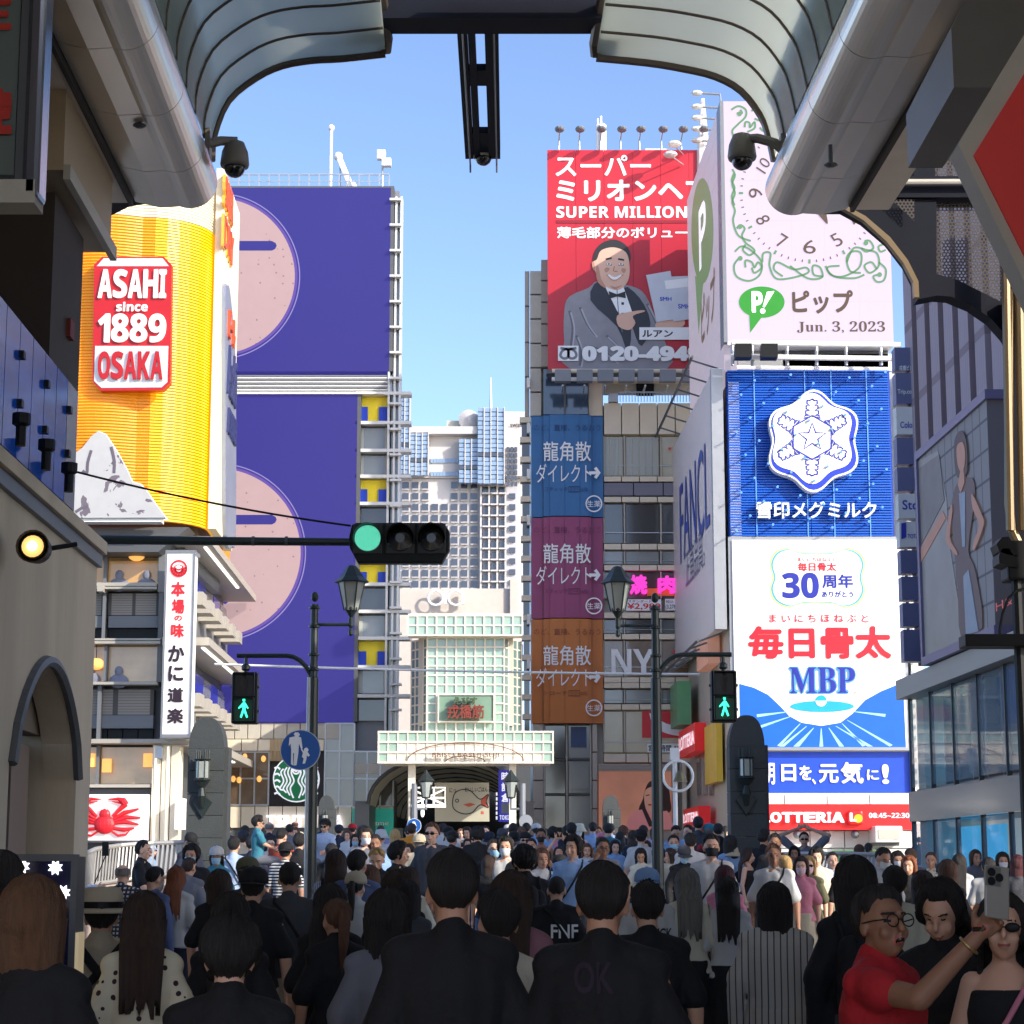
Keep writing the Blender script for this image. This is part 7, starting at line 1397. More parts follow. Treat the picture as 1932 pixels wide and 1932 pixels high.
# ================================================================= people
def vox(mb, name, size, mats, smooth_it=2, dec=None):
    """one continuous skin grown over overlapping volumes"""
    me = mb.mesh(name); o = bpy.data.objects.new(name, me)
    r = o.modifiers.new('r', 'REMESH'); r.mode = 'VOXEL'; r.voxel_size = size; r.use_smooth_shade = True
    s = o.modifiers.new('s', 'SMOOTH'); s.iterations = smooth_it; s.factor = .5
    out = evaluated(o); bpy.data.meshes.remove(me)
    out.name = name
    for m in mats: out.materials.append(m)
    return out
def co_of(me): n = len(me.vertices); c = np.zeros(n * 3, 'f'); me.vertices.foreach_get('co', c); return c.reshape(-1, 3)
SKIN = M('skin', (214, 166, 138), .55, noise=.07, scale=6, bump=.03); EYEM = M('eye_dark', (30, 22, 20), .2); BROW = M('brow', (40, 30, 26), .8); LIP = M('lip', (176, 96, 88), .5)
def Rz(a): return Matrix.Rotation(a, 3, 'Z')
def Rx(a): return Matrix.Rotation(a, 3, 'X')
def headmat(p): return Rz(p.get('yaw', 0)) @ Rx(p.get('pitch', 0))
POSES = {
 'stand': {}, 'left': dict(yaw=-.6), 'right': dict(yaw=.6), 'down': dict(pitch=.42), 'up': dict(pitch=-.45),
 'phone': dict(pitch=.3, E=(.2, -.1, 1.12), W=(.06, -.32, 1.2), E2=(-.2, -.1, 1.12), W2=(-.06, -.32, 1.2)),
 'arms_up': dict(pitch=-.5, E=(.27, -.2, 1.55), W=(.07, -.34, 1.86), E2=(-.27, -.2, 1.55), W2=(-.07, -.34, 1.86)),
 'hands_head': dict(E=(.42, .0, 1.66), W=(.12, .05, 1.78), E2=(-.42, .0, 1.66), W2=(-.12, .05, 1.78)),
 'ear': dict(E2=(-.27, -.14, 1.16), W2=(-.13, -.16, 1.46)), 'hold': dict(E2=(-.22, -.08, 1.12), W2=(-.1, -.3, 1.3)),
 'walk': dict(E=(.24, .12, 1.13), W=(.24, .02, .92), E2=(-.24, -.1, 1.13), W2=(-.22, -.26, .94), stride=.16),
 'stick': dict(E2=(-.3, -.2, 1.15), W2=(-.3, -.5, 1.2)),
 'child': dict(sit=True, pitch=.1, E=(.2, -.12, 1.2), W=(.1, -.3, 1.12), E2=(-.2, -.12, 1.2), W2=(-.1, -.3, 1.12)),
 'selfie': dict(yaw=-.42, pitch=-.12, E2=(-.247, -.27, 1.355), W2=(-.183, -.448, 1.555), hand='grip', fine=True, mouth=True),
}
def joints(pose, sex):
    p = POSES[pose]; sw = .178 if sex == 'm' else .150
    J = dict(S=Vector((sw, 0, 1.385)), S2=Vector((-sw, 0, 1.385)))
    J['E'] = Vector(p.get('E', (sw + .06, .015, 1.1))); J['W'] = Vector(p.get('W', (sw + .065, -.04, .87)))
    J['E2'] = Vector(p.get('E2', (-sw - .06, .015, 1.1))); J['W2'] = Vector(p.get('W2', (-sw - .065, -.04, .87)))
    st = p.get('stride', .02)
    for k, s, f in (('', 1, st), ('2', -1, -st)):
        J['H' + k] = Vector((s * .088, 0, .9)); J['K' + k] = Vector((s * .1, -.02 - f * .6, .49)); J['A' + k] = Vector((s * .105, .01 - f, .085))
        if p.get('sit'): J['K' + k] = Vector((s * .13, -.36, .88)); J['A' + k] = Vector((s * .12, -.4, .52))
    J['C'] = Vector((0, -.012, 1.585))
    return J
TORSO = {'m': [(.82, .11, .085), (.9, .165, .11), (.97, .158, .108), (1.06, .142, .1), (1.18, .155, .108), (1.29, .178, .112), (1.37, .165, .095), (1.42, .11, .072), (1.46, .06, .055)],
         'f': [(.82, .11, .09), (.9, .172, .115), (.97, .158, .108), (1.08, .118, .088), (1.18, .13, .1), (1.27, .145, .112), (1.36, .135, .088), (1.42, .09, .064), (1.46, .05, .047)]}
def torso(m, sex, inf=0, z0=0, z1=9, flare=0):
    n = 20; rows = [(z, a + inf, b + inf) for z, a, b in TORSO[sex] if z0 <= z <= z1]
    if flare: rows[0] = (rows[0][0], rows[0][1] + flare, rows[0][2] + flare)
    rows = [(rows[0][0] - .012, rows[0][1] * .5, rows[0][2] * .5)] + rows + [(rows[-1][0] + .012, rows[-1][1] * .5, rows[-1][2] * .5)]
    vs = [(a * math.copysign(abs(math.cos(t)) ** .85, math.cos(t)), b * math.sin(t) - .0, z) for z, a, b in rows for t in [2 * math.pi * j / n for j in range(n)]]
    k = len(rows); fs = [(i * n + j, i * n + (j + 1) % n, (i + 1) * n + (j + 1) % n, (i + 1) * n + j) for i in range(k - 1) for j in range(n)] + [tuple(range(n - 1, -1, -1)), tuple(range((k - 1) * n, k * n))]
    m.add(vs, fs)
def hand(m, W, d, side, grip=False):
    """palm, four unequal bent fingers and a thumb leaving the side of the palm"""
    d = d.normalized(); pn = d.cross(Vector((0, 0, 1))); pn = (pn if pn.length > .2 else Vector((1, 0, 0))).normalized() * side; ac = d.cross(pn).normalized()
    pc = W + d * .055; m.cap(W + d * .01, pc, .024, .03); 
    for k in range(4):
        b = W + d * .08 + ac * (-.03 + .02 * k); ln = (.068, .076, .07, .055)[k]
        cu = .75 if grip else .25; q = b + (d * math.cos(cu) + pn * math.sin(cu)) * ln * .5; e = q + (d * math.cos(cu * 2.2) + pn * math.sin(cu * 2.2)) * ln * .5
        m.cap(W + d * .04 + ac * (-.022 + .015 * k), b, .0125, .0105, 8); m.cap(b, q, .0105, .009, 8); m.cap(q, e, .009, .0075, 8)
    t0 = W + d * .03 - ac * .028; t1 = t0 + d * .03 - ac * .03 + pn * .012; m.cap(t0, t1, .014, .0105, 8); m.cap(t1, t1 + d * .03 - ac * .008 + pn * .012, .0105, .009, 8)
BODY = {}
def body(pose, sex):
    if (pose, sex) in BODY: return BODY[pose, sex]
    p = POSES[pose]; J = joints(pose, sex); m = MB(); f = .86 if sex == 'f' else 1; torso(m, sex)
    for k, s in (('', 1), ('2', -1)):
        m.cap(J['S' + k] - Vector((s * .03, 0, .005)), J['E' + k], .056 * f, .042 * f); m.cap(J['E' + k], J['W' + k], .043 * f, .027 * f)
        hand(m, J['W' + k], J['W' + k] - J['E' + k], -s, p.get('hand') == 'grip' and k == '2')
        m.cap(J['H' + k], J['K' + k], .088, .057); m.cap(J['K' + k], J['A' + k], .055, .037); m.cap(J['K' + k].lerp(J['A' + k], .25) + Vector((0, .015, 0)), J['K' + k].lerp(J['A' + k], .45), .05, .045)
        m.cap(J['A' + k] + Vector((0, .03, -.04)), J['A' + k] + Vector((s * .015, -.14, -.05)), .036, .028)
    Rm = headmat(p); C = J['C']; N = Vector((0, .015, 1.49)); T = lambda x, y, z: C + Rm @ Vector((x, y, z)); nr = .051 if sex == 'm' else .043
    m.cap(Vector((0, .02, 1.41)), C + Rm @ Vector((0, .025, -.05)), nr * 1.12, nr)
    m.ell(T(0, .012, .028), (.076, .094, .088), 20, 14, Rm); m.ell(T(0, -.018, -.045), (.056, .066, .066), 16, 12, Rm); m.ell(T(0, -.03, -.085), (.03, .04, .028), 12, 8, Rm)
    m.cap(T(0, -.086, .012), T(0, -.104, -.018), .009, .014, 8); m.cap(T(0, -.084, -.05), T(0, -.086, -.056), .02, .018, 8)
    for s in (-1, 1): m.ell(T(s * .077, .012, -.008), (.01, .02, .031), 10, 8, Rm); m.ell(T(s * .036, -.058, -.03), (.024, .022, .026), 10, 8, Rm); m.cap(T(s * .015, -.083, .036), T(s * .045, -.07, .036), .009, .008, 8)
    me = vox(m, 'body', .0052 if p.get('fine') else .0095, [SKIN, EYEM, BROW, LIP], 7 if p.get('fine') else 2)
    c = co_of(me); l = (c - np.array(C)) @ np.array(Rm); fr = l[:, 1] < -.05
    ax = np.abs(l[:, 0]); g = np.zeros(len(c), int)
    g[fr & (np.abs(ax - .031) < .0125) & (np.abs(l[:, 2] - .012) < .0062)] = 1
    g[fr & (np.abs(ax - .032) < .019) & (np.abs(l[:, 2] - .037 + .1 * np.abs(ax - .03)) < .0052)] = 2
    g[fr & (ax < .024) & (np.abs(l[:, 2] + .057) < (.013 if p.get('mouth') else .0075))] = 3
    if p.get('mouth'): g[fr & (ax < .016) & (np.abs(l[:, 2] + .058) < .006)] = 1
    mi = np.zeros(len(me.polygons), 'i')
    for i, poly in enumerate(me.polygons):
        vv = g[list(poly.vertices)]
        if vv.any(): u_, n_ = np.unique(vv, return_counts=True); mi[i] = u_[n_.argmax()]
    me.polygons.foreach_set('material_index', mi); BODY[pose, sex] = me; return me
def wrinkle(me, amp, k=1.0, seed=0):
    c = co_of(me); n = len(c); nr = np.zeros(n * 3, 'f'); me.vertices.foreach_get('normal', nr); nr = nr.reshape(-1, 3); r = np.random.RandomState(seed); d = np.zeros(n)
    for i in range(7):
        w = r.normal(size=3) * np.array([22, 22, 11]) * k; d += np.sin(c @ w + r.uniform(0, 6.28) + 1.3 * np.sin(c @ (w * .37)))
    c += nr * (amp * d[:, None] / 3); me.vertices.foreach_set('co', c.ravel()); me.update(); return me
CL = {}
def cloth(kind, pose, sex):
    key = (kind, pose if kind not in ('shoes',) or pose in ('walk', 'child') else 'stand', sex)
    if key in CL: return CL[key]
    J = joints(pose, sex); m = MB(); mt = None; sz = .0125
    if kind in ('tee', 'long'): m.cap((0, .0, 1.425), (0, .004, 1.452), .078, .062); m.cap((0, .024, 1.43), (0, .02, 1.474), .08, .064)
    if kind in ('tee', 'long', 'tank'):
        torso(m, sex, .021 if kind != 'tank' else .01, z0=.85, z1=1.43 if kind != 'tank' else 1.4, flare=.012)
        for k, s in (('', 1), ('2', -1)):
            S, E, W = J['S' + k], J['E' + k], J['W' + k]
            if kind == 'tank': m.cap(S * .72 + Vector((0, 0, 1.41 * .28)), S * .5 + Vector((0, 0, 1.43 * .5)), .03, .03); continue
            m.cap(S - Vector((s * .05, 0, .006)), S.lerp(E, .78 if pose != 'selfie' else .4), .07, .074); m.cap(Vector((s * .04, .012, 1.425)), S + Vector((-s * .01, .0, .005)), .062, .06)
            if kind == 'long': m.cap(S.lerp(E, .7), E, .066, .058); m.cap(E, E.lerp(W, .93), .058, .042)
        if kind == 'long': m.cap((0, .018, 1.44), (0, .012, 1.475), .064, .06)
    elif kind in ('trousers', 'shorts', 'skirt'):
        torso(m, sex, .012, z0=.82, z1=1.0)
        if kind == 'skirt': m.lathe([(.14, .38), (.235, .4), (.21, .6), (.185, .85), (.165, 1.0)], 20)
        else:
            for k in ('', '2'):
                H_, K_, A_ = J['H' + k], J['K' + k], J['A' + k]; m.cap(H_, K_, .104, .08)
                if kind == 'trousers': m.cap(K_, A_ + Vector((0, .0, .02)), .078, .066)
    elif kind == 'shoes':
        for k, s in (('', 1), ('2', -1)):
            A_ = J['A' + k]; m.cap(A_ + Vector((0, .035, -.045)), A_ + Vector((s * .015, -.15, -.052)), .046, .036); m.cap(A_ + Vector((0, .03, -.045)), A_, .046, .044)
    me = vox(m, kind, sz, [], 2)
    if kind != 'shoes': wrinkle(me, .005 if kind != 'tank' else .0015, seed=len(CL))
    else: wrinkle(me, 0)
    CL[key] = me; return me
# hair: a shell around the skull whose thickness follows the direction, plus hanging lengths
def hair_shell(style):
    m = MB(); n, k = 96, 30; vs = []; r = np.random.RandomState(abs(hash(style)) % 99 if False else sum(map(ord, style))); ph = r.uniform(0, 6.28, 12)
    front_z = {'short': .062, 'buzz': .06, 'bob': .052, 'long': .056, 'pony': .072, 'messy': .05, 'bald': 9}.get(style, .06)
    for i in range(k + 1):
        el = -math.pi / 2 + math.pi * i / k
        for j in range(n):
            az = 2 * math.pi * j / n; d = Vector((math.cos(el) * math.sin(az), -math.cos(el) * math.cos(az), math.sin(el)))      # az 0 = face
            a = abs((az + math.pi) % (2 * math.pi) - math.pi)       # 0 front .. pi back
            base = 1 / math.sqrt((d.x / .076) ** 2 + (d.y / .094) ** 2 + (d.z / .09) ** 2)
            low = {'short': -.1, 'buzz': -.07, 'bald': -.05, 'bob': -.12, 'long': -.12, 'pony': -.07, 'messy': -.11}.get(style, -.05)
            zz = base * d.z; t = min(1, max(0, (a - .7) / .75)); lim = front_z * (1 - t) + (.0 if style in ('short', 'buzz', 'pony') else low) * t
            if a > 2.0: lim = low
            elif a > 1.45: u_ = (a - 1.45) / .55; lim = lim * (1 - u_) + low * u_
            if style in ('short', 'buzz', 'messy', 'pony') and a > 1.45: lim += .05 * (1 - min(1, max(0, (a - 1.7) / .9))) 
            lim += (.006 * math.sin(az * 9 + ph[3]) + .004 * math.sin(az * 19 + ph[4])) * min(1, a)
            if style == 'bald': lim = low if 1.3 < a else 9
            c_ = 1 / (1 + math.exp(-max(-30, min(30, (zz - lim) / .0055))))
            if style == 'bald' and zz > .045: c_ = 0
            fade = min(1, max(.18, (zz - lim) / (.075 if a > 1.4 and style in ('short', 'buzz', 'messy', 'pony') else .02)))
            th = {'short': .017, 'buzz': .008, 'bald': .006, 'bob': .024, 'long': .022, 'pony': .015, 'messy': .026}.get(style, .018) * (1 + .35 * max(0, d.z))
            st = sum(math.sin(az * f_ + ph[q] + 2.5 * math.sin(el * 2 + ph[q])) for q, f_ in enumerate((7, 11, 17, 23, 29))) / 5
            st += .35 * math.sin(az * 47 + 3 * math.sin(el * 3)) + .25 * math.sin(az * 31 + 5 * math.sin(el * 2 + 1)); th *= 1 + (.4 if style == 'messy' else .22) * st
            th *= fade
            if style == 'bob' and zz < 0: th += .012 * min(1, -zz / .08)
            rr = base * (1 + 0) + (th if c_ > .5 else 0) * c_ - (1 - c_) * .016
            vs.append((d.x * rr, .012 + d.y * rr, .03 + d.z * rr))
    fs = [(i * n + j, i * n + (j + 1) % n, (i + 1) * n + (j + 1) % n, (i + 1) * n + j) for i in range(k) for j in range(n)]
    m.add(vs, fs)
    L_ = {'long': .34, 'bob': .13, 'xlong': .5}.get('long' if style == 'long' else style, 0)
    if L_:
        nn = 34; rows = 14; vs = []
        for side in (0, 1):
            for i in range(rows + 1):
                s = i / rows
                for j in range(nn + 1):
                    az = math.pi * (.42 + 1.16 * j / nn); st = sum(math.sin(j * f_ + ph[q] + s * 2) for q, f_ in enumerate((1.1, 1.9, 2.7, 3.9))) / 4
                    rag = 1 + .16 * st + .06 * math.sin(j * 5.3)
                    z = .02 - (L_ * rag + (.05)) * s; w = (.104 - .012 * s if style == 'long' else .108 - .012 * s) * (1 + .06 * st); dp = .118 + (.02 * s if style == 'long' else -.02 * s)
                    if side: w -= .026; dp -= .03
                    y_ = .006 - dp * math.cos(az) * (1 if math.cos(az) < 0 else .75); q_ = min(1, max(0, (.0 - z) / .14)) ; q_ = q_ * q_ * (3 - 2 * q_) if style == 'long' else 0
                    y_ += (.15 + .02 * math.cos(math.sin(az) * 1.5) - (.028 if side else 0) - y_) * q_ * .9
                    vs.append((w * math.sin(az), y_, z))
        N_ = (rows + 1) * (nn + 1); W_ = nn + 1; fs = []
        for i in range(rows):
            for j in range(nn): a_ = i * W_ + j; fs += [(a_, a_ + 1, a_ + W_ + 1, a_ + W_), (N_ + a_ + 1, N_ + a_, N_ + a_ + W_, N_ + a_ + W_ + 1)]
        for j in range(nn): a_ = rows * W_ + j; fs += [(a_, a_ + 1, N_ + a_ + 1, N_ + a_)]
        for i in range(rows):
            for j in (0, nn): a_ = i * W_ + j; fs += [(a_, a_ + W_, N_ + a_ + W_, N_ + a_)]
        m.add(vs, fs)
    if style == 'pony': m.tube([(0, .1, .06), (0, .14, .06), (.0, .165, .0), (.0, .15, -.12), (0, .12, -.3)], [.02, .03, .036, .03, .008], 10)
    me = m.mesh('hair', True); return me
HAIR = {}
def hmesh(style):
    if style not in HAIR: HAIR[style] = hair_shell(style)
    return HAIR[style]
HC = {'n': (104, 72, 48), 'k': (34, 29, 28), 'd': (60, 42, 34), 'b': (104, 70, 50), 'c': (140, 78, 46), 'y': (196, 160, 104), 'g': (120, 116, 110), 'o': (150, 164, 150), 'r': (84, 34, 40)}
def hair_mat(k):
    if 'hair_' + k in MATS: return MATS['hair_' + k]
    m = M('hair_' + k, HC[k], .6, noise=.65, scale=26, stretch=(2.2, 2.2, .16), bump=.6); return m
CM = {'black': (24, 24, 28), 'white': (232, 230, 228), 'navy': (30, 36, 56), 'blue': (132, 164, 206), 'sky': (170, 190, 220), 'grey': (96, 98, 102), 'dgrey': (66, 68, 74), 'beige': (186, 174, 150), 'pink': (210, 130, 150), 'mauve': (146, 100, 110), 'red': (176, 28, 38), 'orange': (212, 136, 40), 'olive': (96, 94, 70), 'teal': (60, 130, 150), 'denim': (58, 76, 110), 'cream': (206, 200, 180), 'brown': (90, 66, 50), 'lilac': (190, 170, 200), 'rust': (150, 60, 44)}
def cmat(c):
    n_ = 'cloth_' + c
    if n_ in MATS: return MATS[n_]
    if c == 'dots': return pattern(n_, (214, 204, 176), (50, 26, 34), dots(17, .24))
    if c == 'stripe': return pattern(n_, (186, 182, 174), (74, 72, 78), stripes(0, 26, .2))
    if c == 'bwstripe': return pattern(n_, (210, 210, 212), (26, 26, 32), stripes(2, 24, .5))
    if c == 'bluestripe': return pattern(n_, (196, 204, 222), (96, 106, 150), stripes(0, 60, .4))
    if c == 'plaid': return pattern(n_, (190, 186, 170), (38, 44, 70), cells(22, 22, .5))
    if c == 'floral': return pattern(n_, (150, 70, 60), (210, 180, 150), dots(22, .2))
    return M(n_, CM[c], .85, noise=.14, scale=5, bump=.25)
def put(me, name, mat, par, loc=None, rotm=None, scale=None):
    o = bpy.data.objects.new(name, me); COL.objects.link(o); o.parent = par
    if mat is not None:
        if not me.materials: me.materials.append(mat)
        o.material_slots[0].link = 'OBJECT'; o.material_slots[0].material = mat
    if rotm is not None: o.rotation_euler = rotm.to_euler()
    if loc is not None: o.location = loc
    if scale: o.scale = scale
    return o
AC = {}
def acc(kind):
    """things worn: modelled once in head or chest space"""
    if kind in AC: return AC[kind]
    m = MB(); s = True
    if kind == 'mask':
        n = 12; vs = []
        for i in range(9):
            z = -.004 - .078 * i / 8
            for j in range(n + 1):
                t = -1.25 + 2.5 * j / n; b = 1 - .25 * (i / 8) ** 2; bulge = .012 * math.sin(math.pi * i / 8) * math.cos(t) ** 2
                vs.append(((.068 * b) * math.sin(t), -.016 - (.092 * (1 - .05 * i / 8) + bulge) * math.cos(t), z + .008 * (math.cos(t) if i == 0 else 0)))
        k = len(vs); vs += [(x * 1.02, y * 1.03 - .001, z) for x, y, z in vs]; W_ = n + 1
        m.add(vs, [(i * W_ + j, i * W_ + j + 1, (i + 1) * W_ + j + 1, (i + 1) * W_ + j) for i in range(8) for j in range(n)] + [(k + i * W_ + j + 1, k + i * W_ + j, k + (i + 1) * W_ + j, k + (i + 1) * W_ + j + 1) for i in range(8) for j in range(n)])
        for sd in (-1, 1): m.tube([(sd * .064, -.04, -.015), (sd * .08, -.01, -.005), (sd * .084, .014, -.012)], .002, 4)
    elif kind in ('cap', 'capback'):
        q = 1 if kind == 'cap' else -1
        m.lathe([(.098, .0), (.1, .02), (.094, .06), (.075, .09), (.04, .108), (.008, .112)], 24, (0, .012, .045)); m.ell((0, .012, .158), (.01, .01, .006), 8, 5)
        vs = []
        for i in range(5):
            for j in range(13):
                t = -1.05 + 2.1 * j / 12; r_ = .095 + .07 * (i / 4) * math.cos(t * .9) ** .6; vs.append((r_ * math.sin(t) * (1 - .1 * i / 4), .012 - q * r_ * math.cos(t), .05 - .012 * (i / 4) - .012 * (abs(t)) ** 2))
        k = len(vs); vs += [(x, y, z + .004) for x, y, z in vs]; f_ = [(i * 13 + j, i * 13 + j + 1, (i + 1) * 13 + j + 1, (i + 1) * 13 + j) for i in range(4) for j in range(12)]; m.add(vs, f_ + [tuple(k + v for v in reversed(f)) for f in f_] + [(48 + j + 4, 48 + j + 5, k + 48 + j + 5, k + 48 + j + 4) for j in range(12)])
    elif kind == 'bucket': m.lathe([(.150, -.02), (.152, -.014), (.112, .045), (.104, .05), (.1, .09), (.085, .128), (.04, .14), (.005, .142)], 26, (0, .012, .02))
    elif kind == 'straw': m.lathe([(.165, .028), (.168, .036), (.108, .05), (.103, .055), (.1, .12), (.085, .15), (.05, .155), (.005, .145)], 28, (0, .012, .0))
    elif kind in ('sun', 'gl'):
        for sd in (-1, 1):
            if kind == 'sun': m.ell((sd * .033, -.098, .012), (.029, .006, .019), 14, 6)
            else: m.tube([(sd * .033 + .025 * math.cos(t), -.1, .01 + .022 * math.sin(t)) for t in np.linspace(0, 2 * math.pi, 17)], .0024, 5)
            m.tube([(sd * .058, -.096, .014), (sd * .078, -.05, .014), (sd * .083, .012, .01)], .0026, 5)
        m.tube([(-.009, -.102, .014), (.009, -.102, .014)], .0026, 5)
    elif kind == 'backpack': m.cap((0, .2, 1.32), (0, .21, 1.08), .09, .1, 14); m.cap((-.08, .18, 1.3), (-.08, .19, 1.05), .07, .08, 12); m.cap((.08, .18, 1.3), (.08, .19, 1.05), .07, .08, 12); m.cap((-.05, .26, 1.12), (.05, .26, 1.12), .05, .05)
    elif kind == 'straps':
        for sd in (-1, 1): m.tube([(sd * .1, .14, 1.2), (sd * .11, .12, 1.38), (sd * .115, .03, 1.463), (sd * .12, -.08, 1.41), (sd * .125, -.14, 1.28), (sd * .15, -.1, 1.12)], .014, 6)
    elif kind == 'cross': m.tube([(.1, .1, 1.43), (.03, .14, 1.36), (-.08, .155, 1.2), (-.19, .09, 1.0), (-.2, -.05, .97), (-.1, -.15, 1.1), (.0, -.155, 1.25), (.09, -.1, 1.4), (.11, .0, 1.465), (.1, .1, 1.43)], .012, 6)
    elif kind == 'tote': m.cap((-.24, .02, .78), (-.24, .02, .64), .1, .12, 14); m.tube([(-.2, .06, .85), (-.16, .05, 1.44), (-.22, -.03, .85)], .01, 5)
    elif kind == 'crossback': m.tube([(-.12, .05, 1.46), (-.02, .14, 1.34), (.1, .145, 1.2), (.13, .13, 1.0)], .024, 6); m.tube([(.12, .05, 1.46), (.02, .145, 1.34), (-.1, .145, 1.2), (-.13, .13, 1.0)], .024, 6)
    AC[kind] = m.mesh(kind, True); return AC[kind]
ACM = {'mB': ('mask', (150, 190, 214)), 'mW': ('mask', (214, 216, 218)), 'mK': ('mask', (30, 30, 34)), 'mP': ('mask', (212, 180, 190))}
SKT = {'': SKIN, 'tan': None}
GRP = {'near': 'people standing with their backs turned near the viewer', 'mid': 'people crowding the road before the bridge', 'far': 'people crowding the bridge'}
phones = []
def person(cx, rx, ry, w, ang, sex, pose, hair, hcol, top, tcol, extra, label, bottom=None, bcol=None, hgt=None, Yo=None):
    u, v = 383.33 * cx + rx * .205, 1533.3 + ry * .205
    Y = Yo or min(3234 / w * (1.12 if hair in ('long', 'bob') or 'bucket' in extra or 'straw' in extra else 1), 56)
    p = P(u, v, Y); H = p.z - gz(Y); H = min(max(H, 1.44), 1.9) if hgt is None else hgt
    if pose in ('arms_up', 'hands_head'): pass
    s = H / (1.7 + (.03 if 'cap' in extra else 0)); dzc = 0
    base = Vector((p.x, Y, gz(Y)))
    t = thing('person', label, 'person', loc=base, rot=math.radians(ang), group=GRP['near' if Y < 10.5 else 'mid' if Y < 31 else 'far'])
    t.scale = (s * rnd.uniform(.98, 1.03),) * 2 + (s,)
    b = put(body(pose, sex), 'body', None, t)
    tn = rnd.choice((0, 0, 1, 2)) if 'tan' not in extra else 3
    if tn:
        b.material_slots[0].link = 'OBJECT'; b.material_slots[0].material = M('skin%d' % tn, ((226, 180, 154), (200, 150, 122), (150, 108, 84))[tn - 1], .55, noise=.07, scale=6, bump=.03)
    put(cloth(top, pose, sex), {'tee': 'shirt', 'long': 'long_sleeved_top', 'tank': 'sleeveless_top'}[top], cmat(tcol), t)
    bt_ = bottom or ('trousers' if sex == 'm' else rnd.choice(('trousers', 'skirt'))); bc_ = bcol or rnd.choice(('black', 'denim', 'navy', 'beige', 'dgrey', 'black'))
    if Y < 30 or pose == 'child': put(cloth(bt_, pose if pose in ('child', 'walk') else 'stand', sex), bt_, cmat(bc_), t); put(cloth('shoes', pose if pose in ('child', 'walk') else 'stand', sex), 'shoes', cmat(rnd.choice(('white', 'black', 'dgrey'))), t)
    else: put(cloth('trousers', pose if pose in ('child', 'walk') else 'stand', sex), 'trousers', cmat(bc_), t)
    Rm = headmat(POSES[pose]); C = joints(pose, sex)['C']
    hs = rnd.uniform(.98, 1.05)
    hm = hair_mat(hcol); hat = [k for k in ('cap', 'bucket', 'straw') if any(e.startswith(k) for e in extra)]
    put(hmesh(hair), 'hair', hm, t, C, Rm, (hs, hs, hs if not hat else .96))
    for e in extra:
        if e in ACM: k, c = ACM[e]; put(acc(k), 'face_mask', M('mask_' + e, c, .8, noise=.04), t, C, Rm)
        elif e.startswith(('cap', 'bucket', 'straw')):
            k, c = (e.split(':') + ['black'])[:2]; put(acc(k), 'hat' if k != 'cap' and k != 'capback' else 'cap', cmat(c), t, C, Rm, (1.06,) * 3)
            if k == 'straw': bnd = MB().lathe([(.106, .052), (.108, .054), (.107, .082), (.104, .083)], 26, (0, .012, 0)).build('hat_band', C_black, t, loc=C); bnd.rotation_euler = Rm.to_euler(); bnd.scale = (1.07,) * 3
        elif e in ('sun', 'gl'): put(acc(e), 'sunglasses' if e == 'sun' else 'glasses', C_black, t, C, Rm)
        elif e.startswith(('backpack', 'straps', 'cross', 'tote', 'crossback')):
            k, c = (e.split(':') + ['black'])[:2]; nm = {'backpack': 'backpack', 'straps': 'strap', 'cross': 'bag_strap', 'tote': 'tote_bag', 'crossback': 'back_straps'}[k]
            put(acc(k), nm, cmat(c), t)
            if k == 'backpack': put(acc('straps'), 'strap', cmat(c), t)
    if pose in ('phone', 'arms_up'):
        J = joints(pose, sex); q = (J['W'] + J['W2']) / 2 + (Vector((0, -.05, .09)) if pose == 'phone' else Vector((0, -.06, .12)))
        w_ = Matrix.Rotation(math.radians(ang), 3, 'Z') @ Vector((q.x * s, q.y * s, q.z * s)); phones.append((base + w_, ang, label))
    return t
PH = {}
def phone(loc, rot, label, cat='phone', mat=None):
    if 'm' not in PH:
        PH['m'] = MB().box(-.038, .038, -.004, .004, -.075, .075).mesh('phone_case'); PH['m'].materials.append(C_black); PH['s'] = MB().box(-.034, .034, .0042, .005, -.07, .07).mesh('phone_screen'); PH['s'].materials.append(M('phone_display', (120, 150, 190), .2, noise=.5, scale=20, emit=.5))
    t = thing('phone', label, 'phone', loc=loc); t.rotation_euler = rot; c = bpy.data.objects.new('case', PH['m']); COL.objects.link(c); c.parent = t; d = bpy.data.objects.new('screen', PH['s']); COL.objects.link(d); d.parent = t; return t
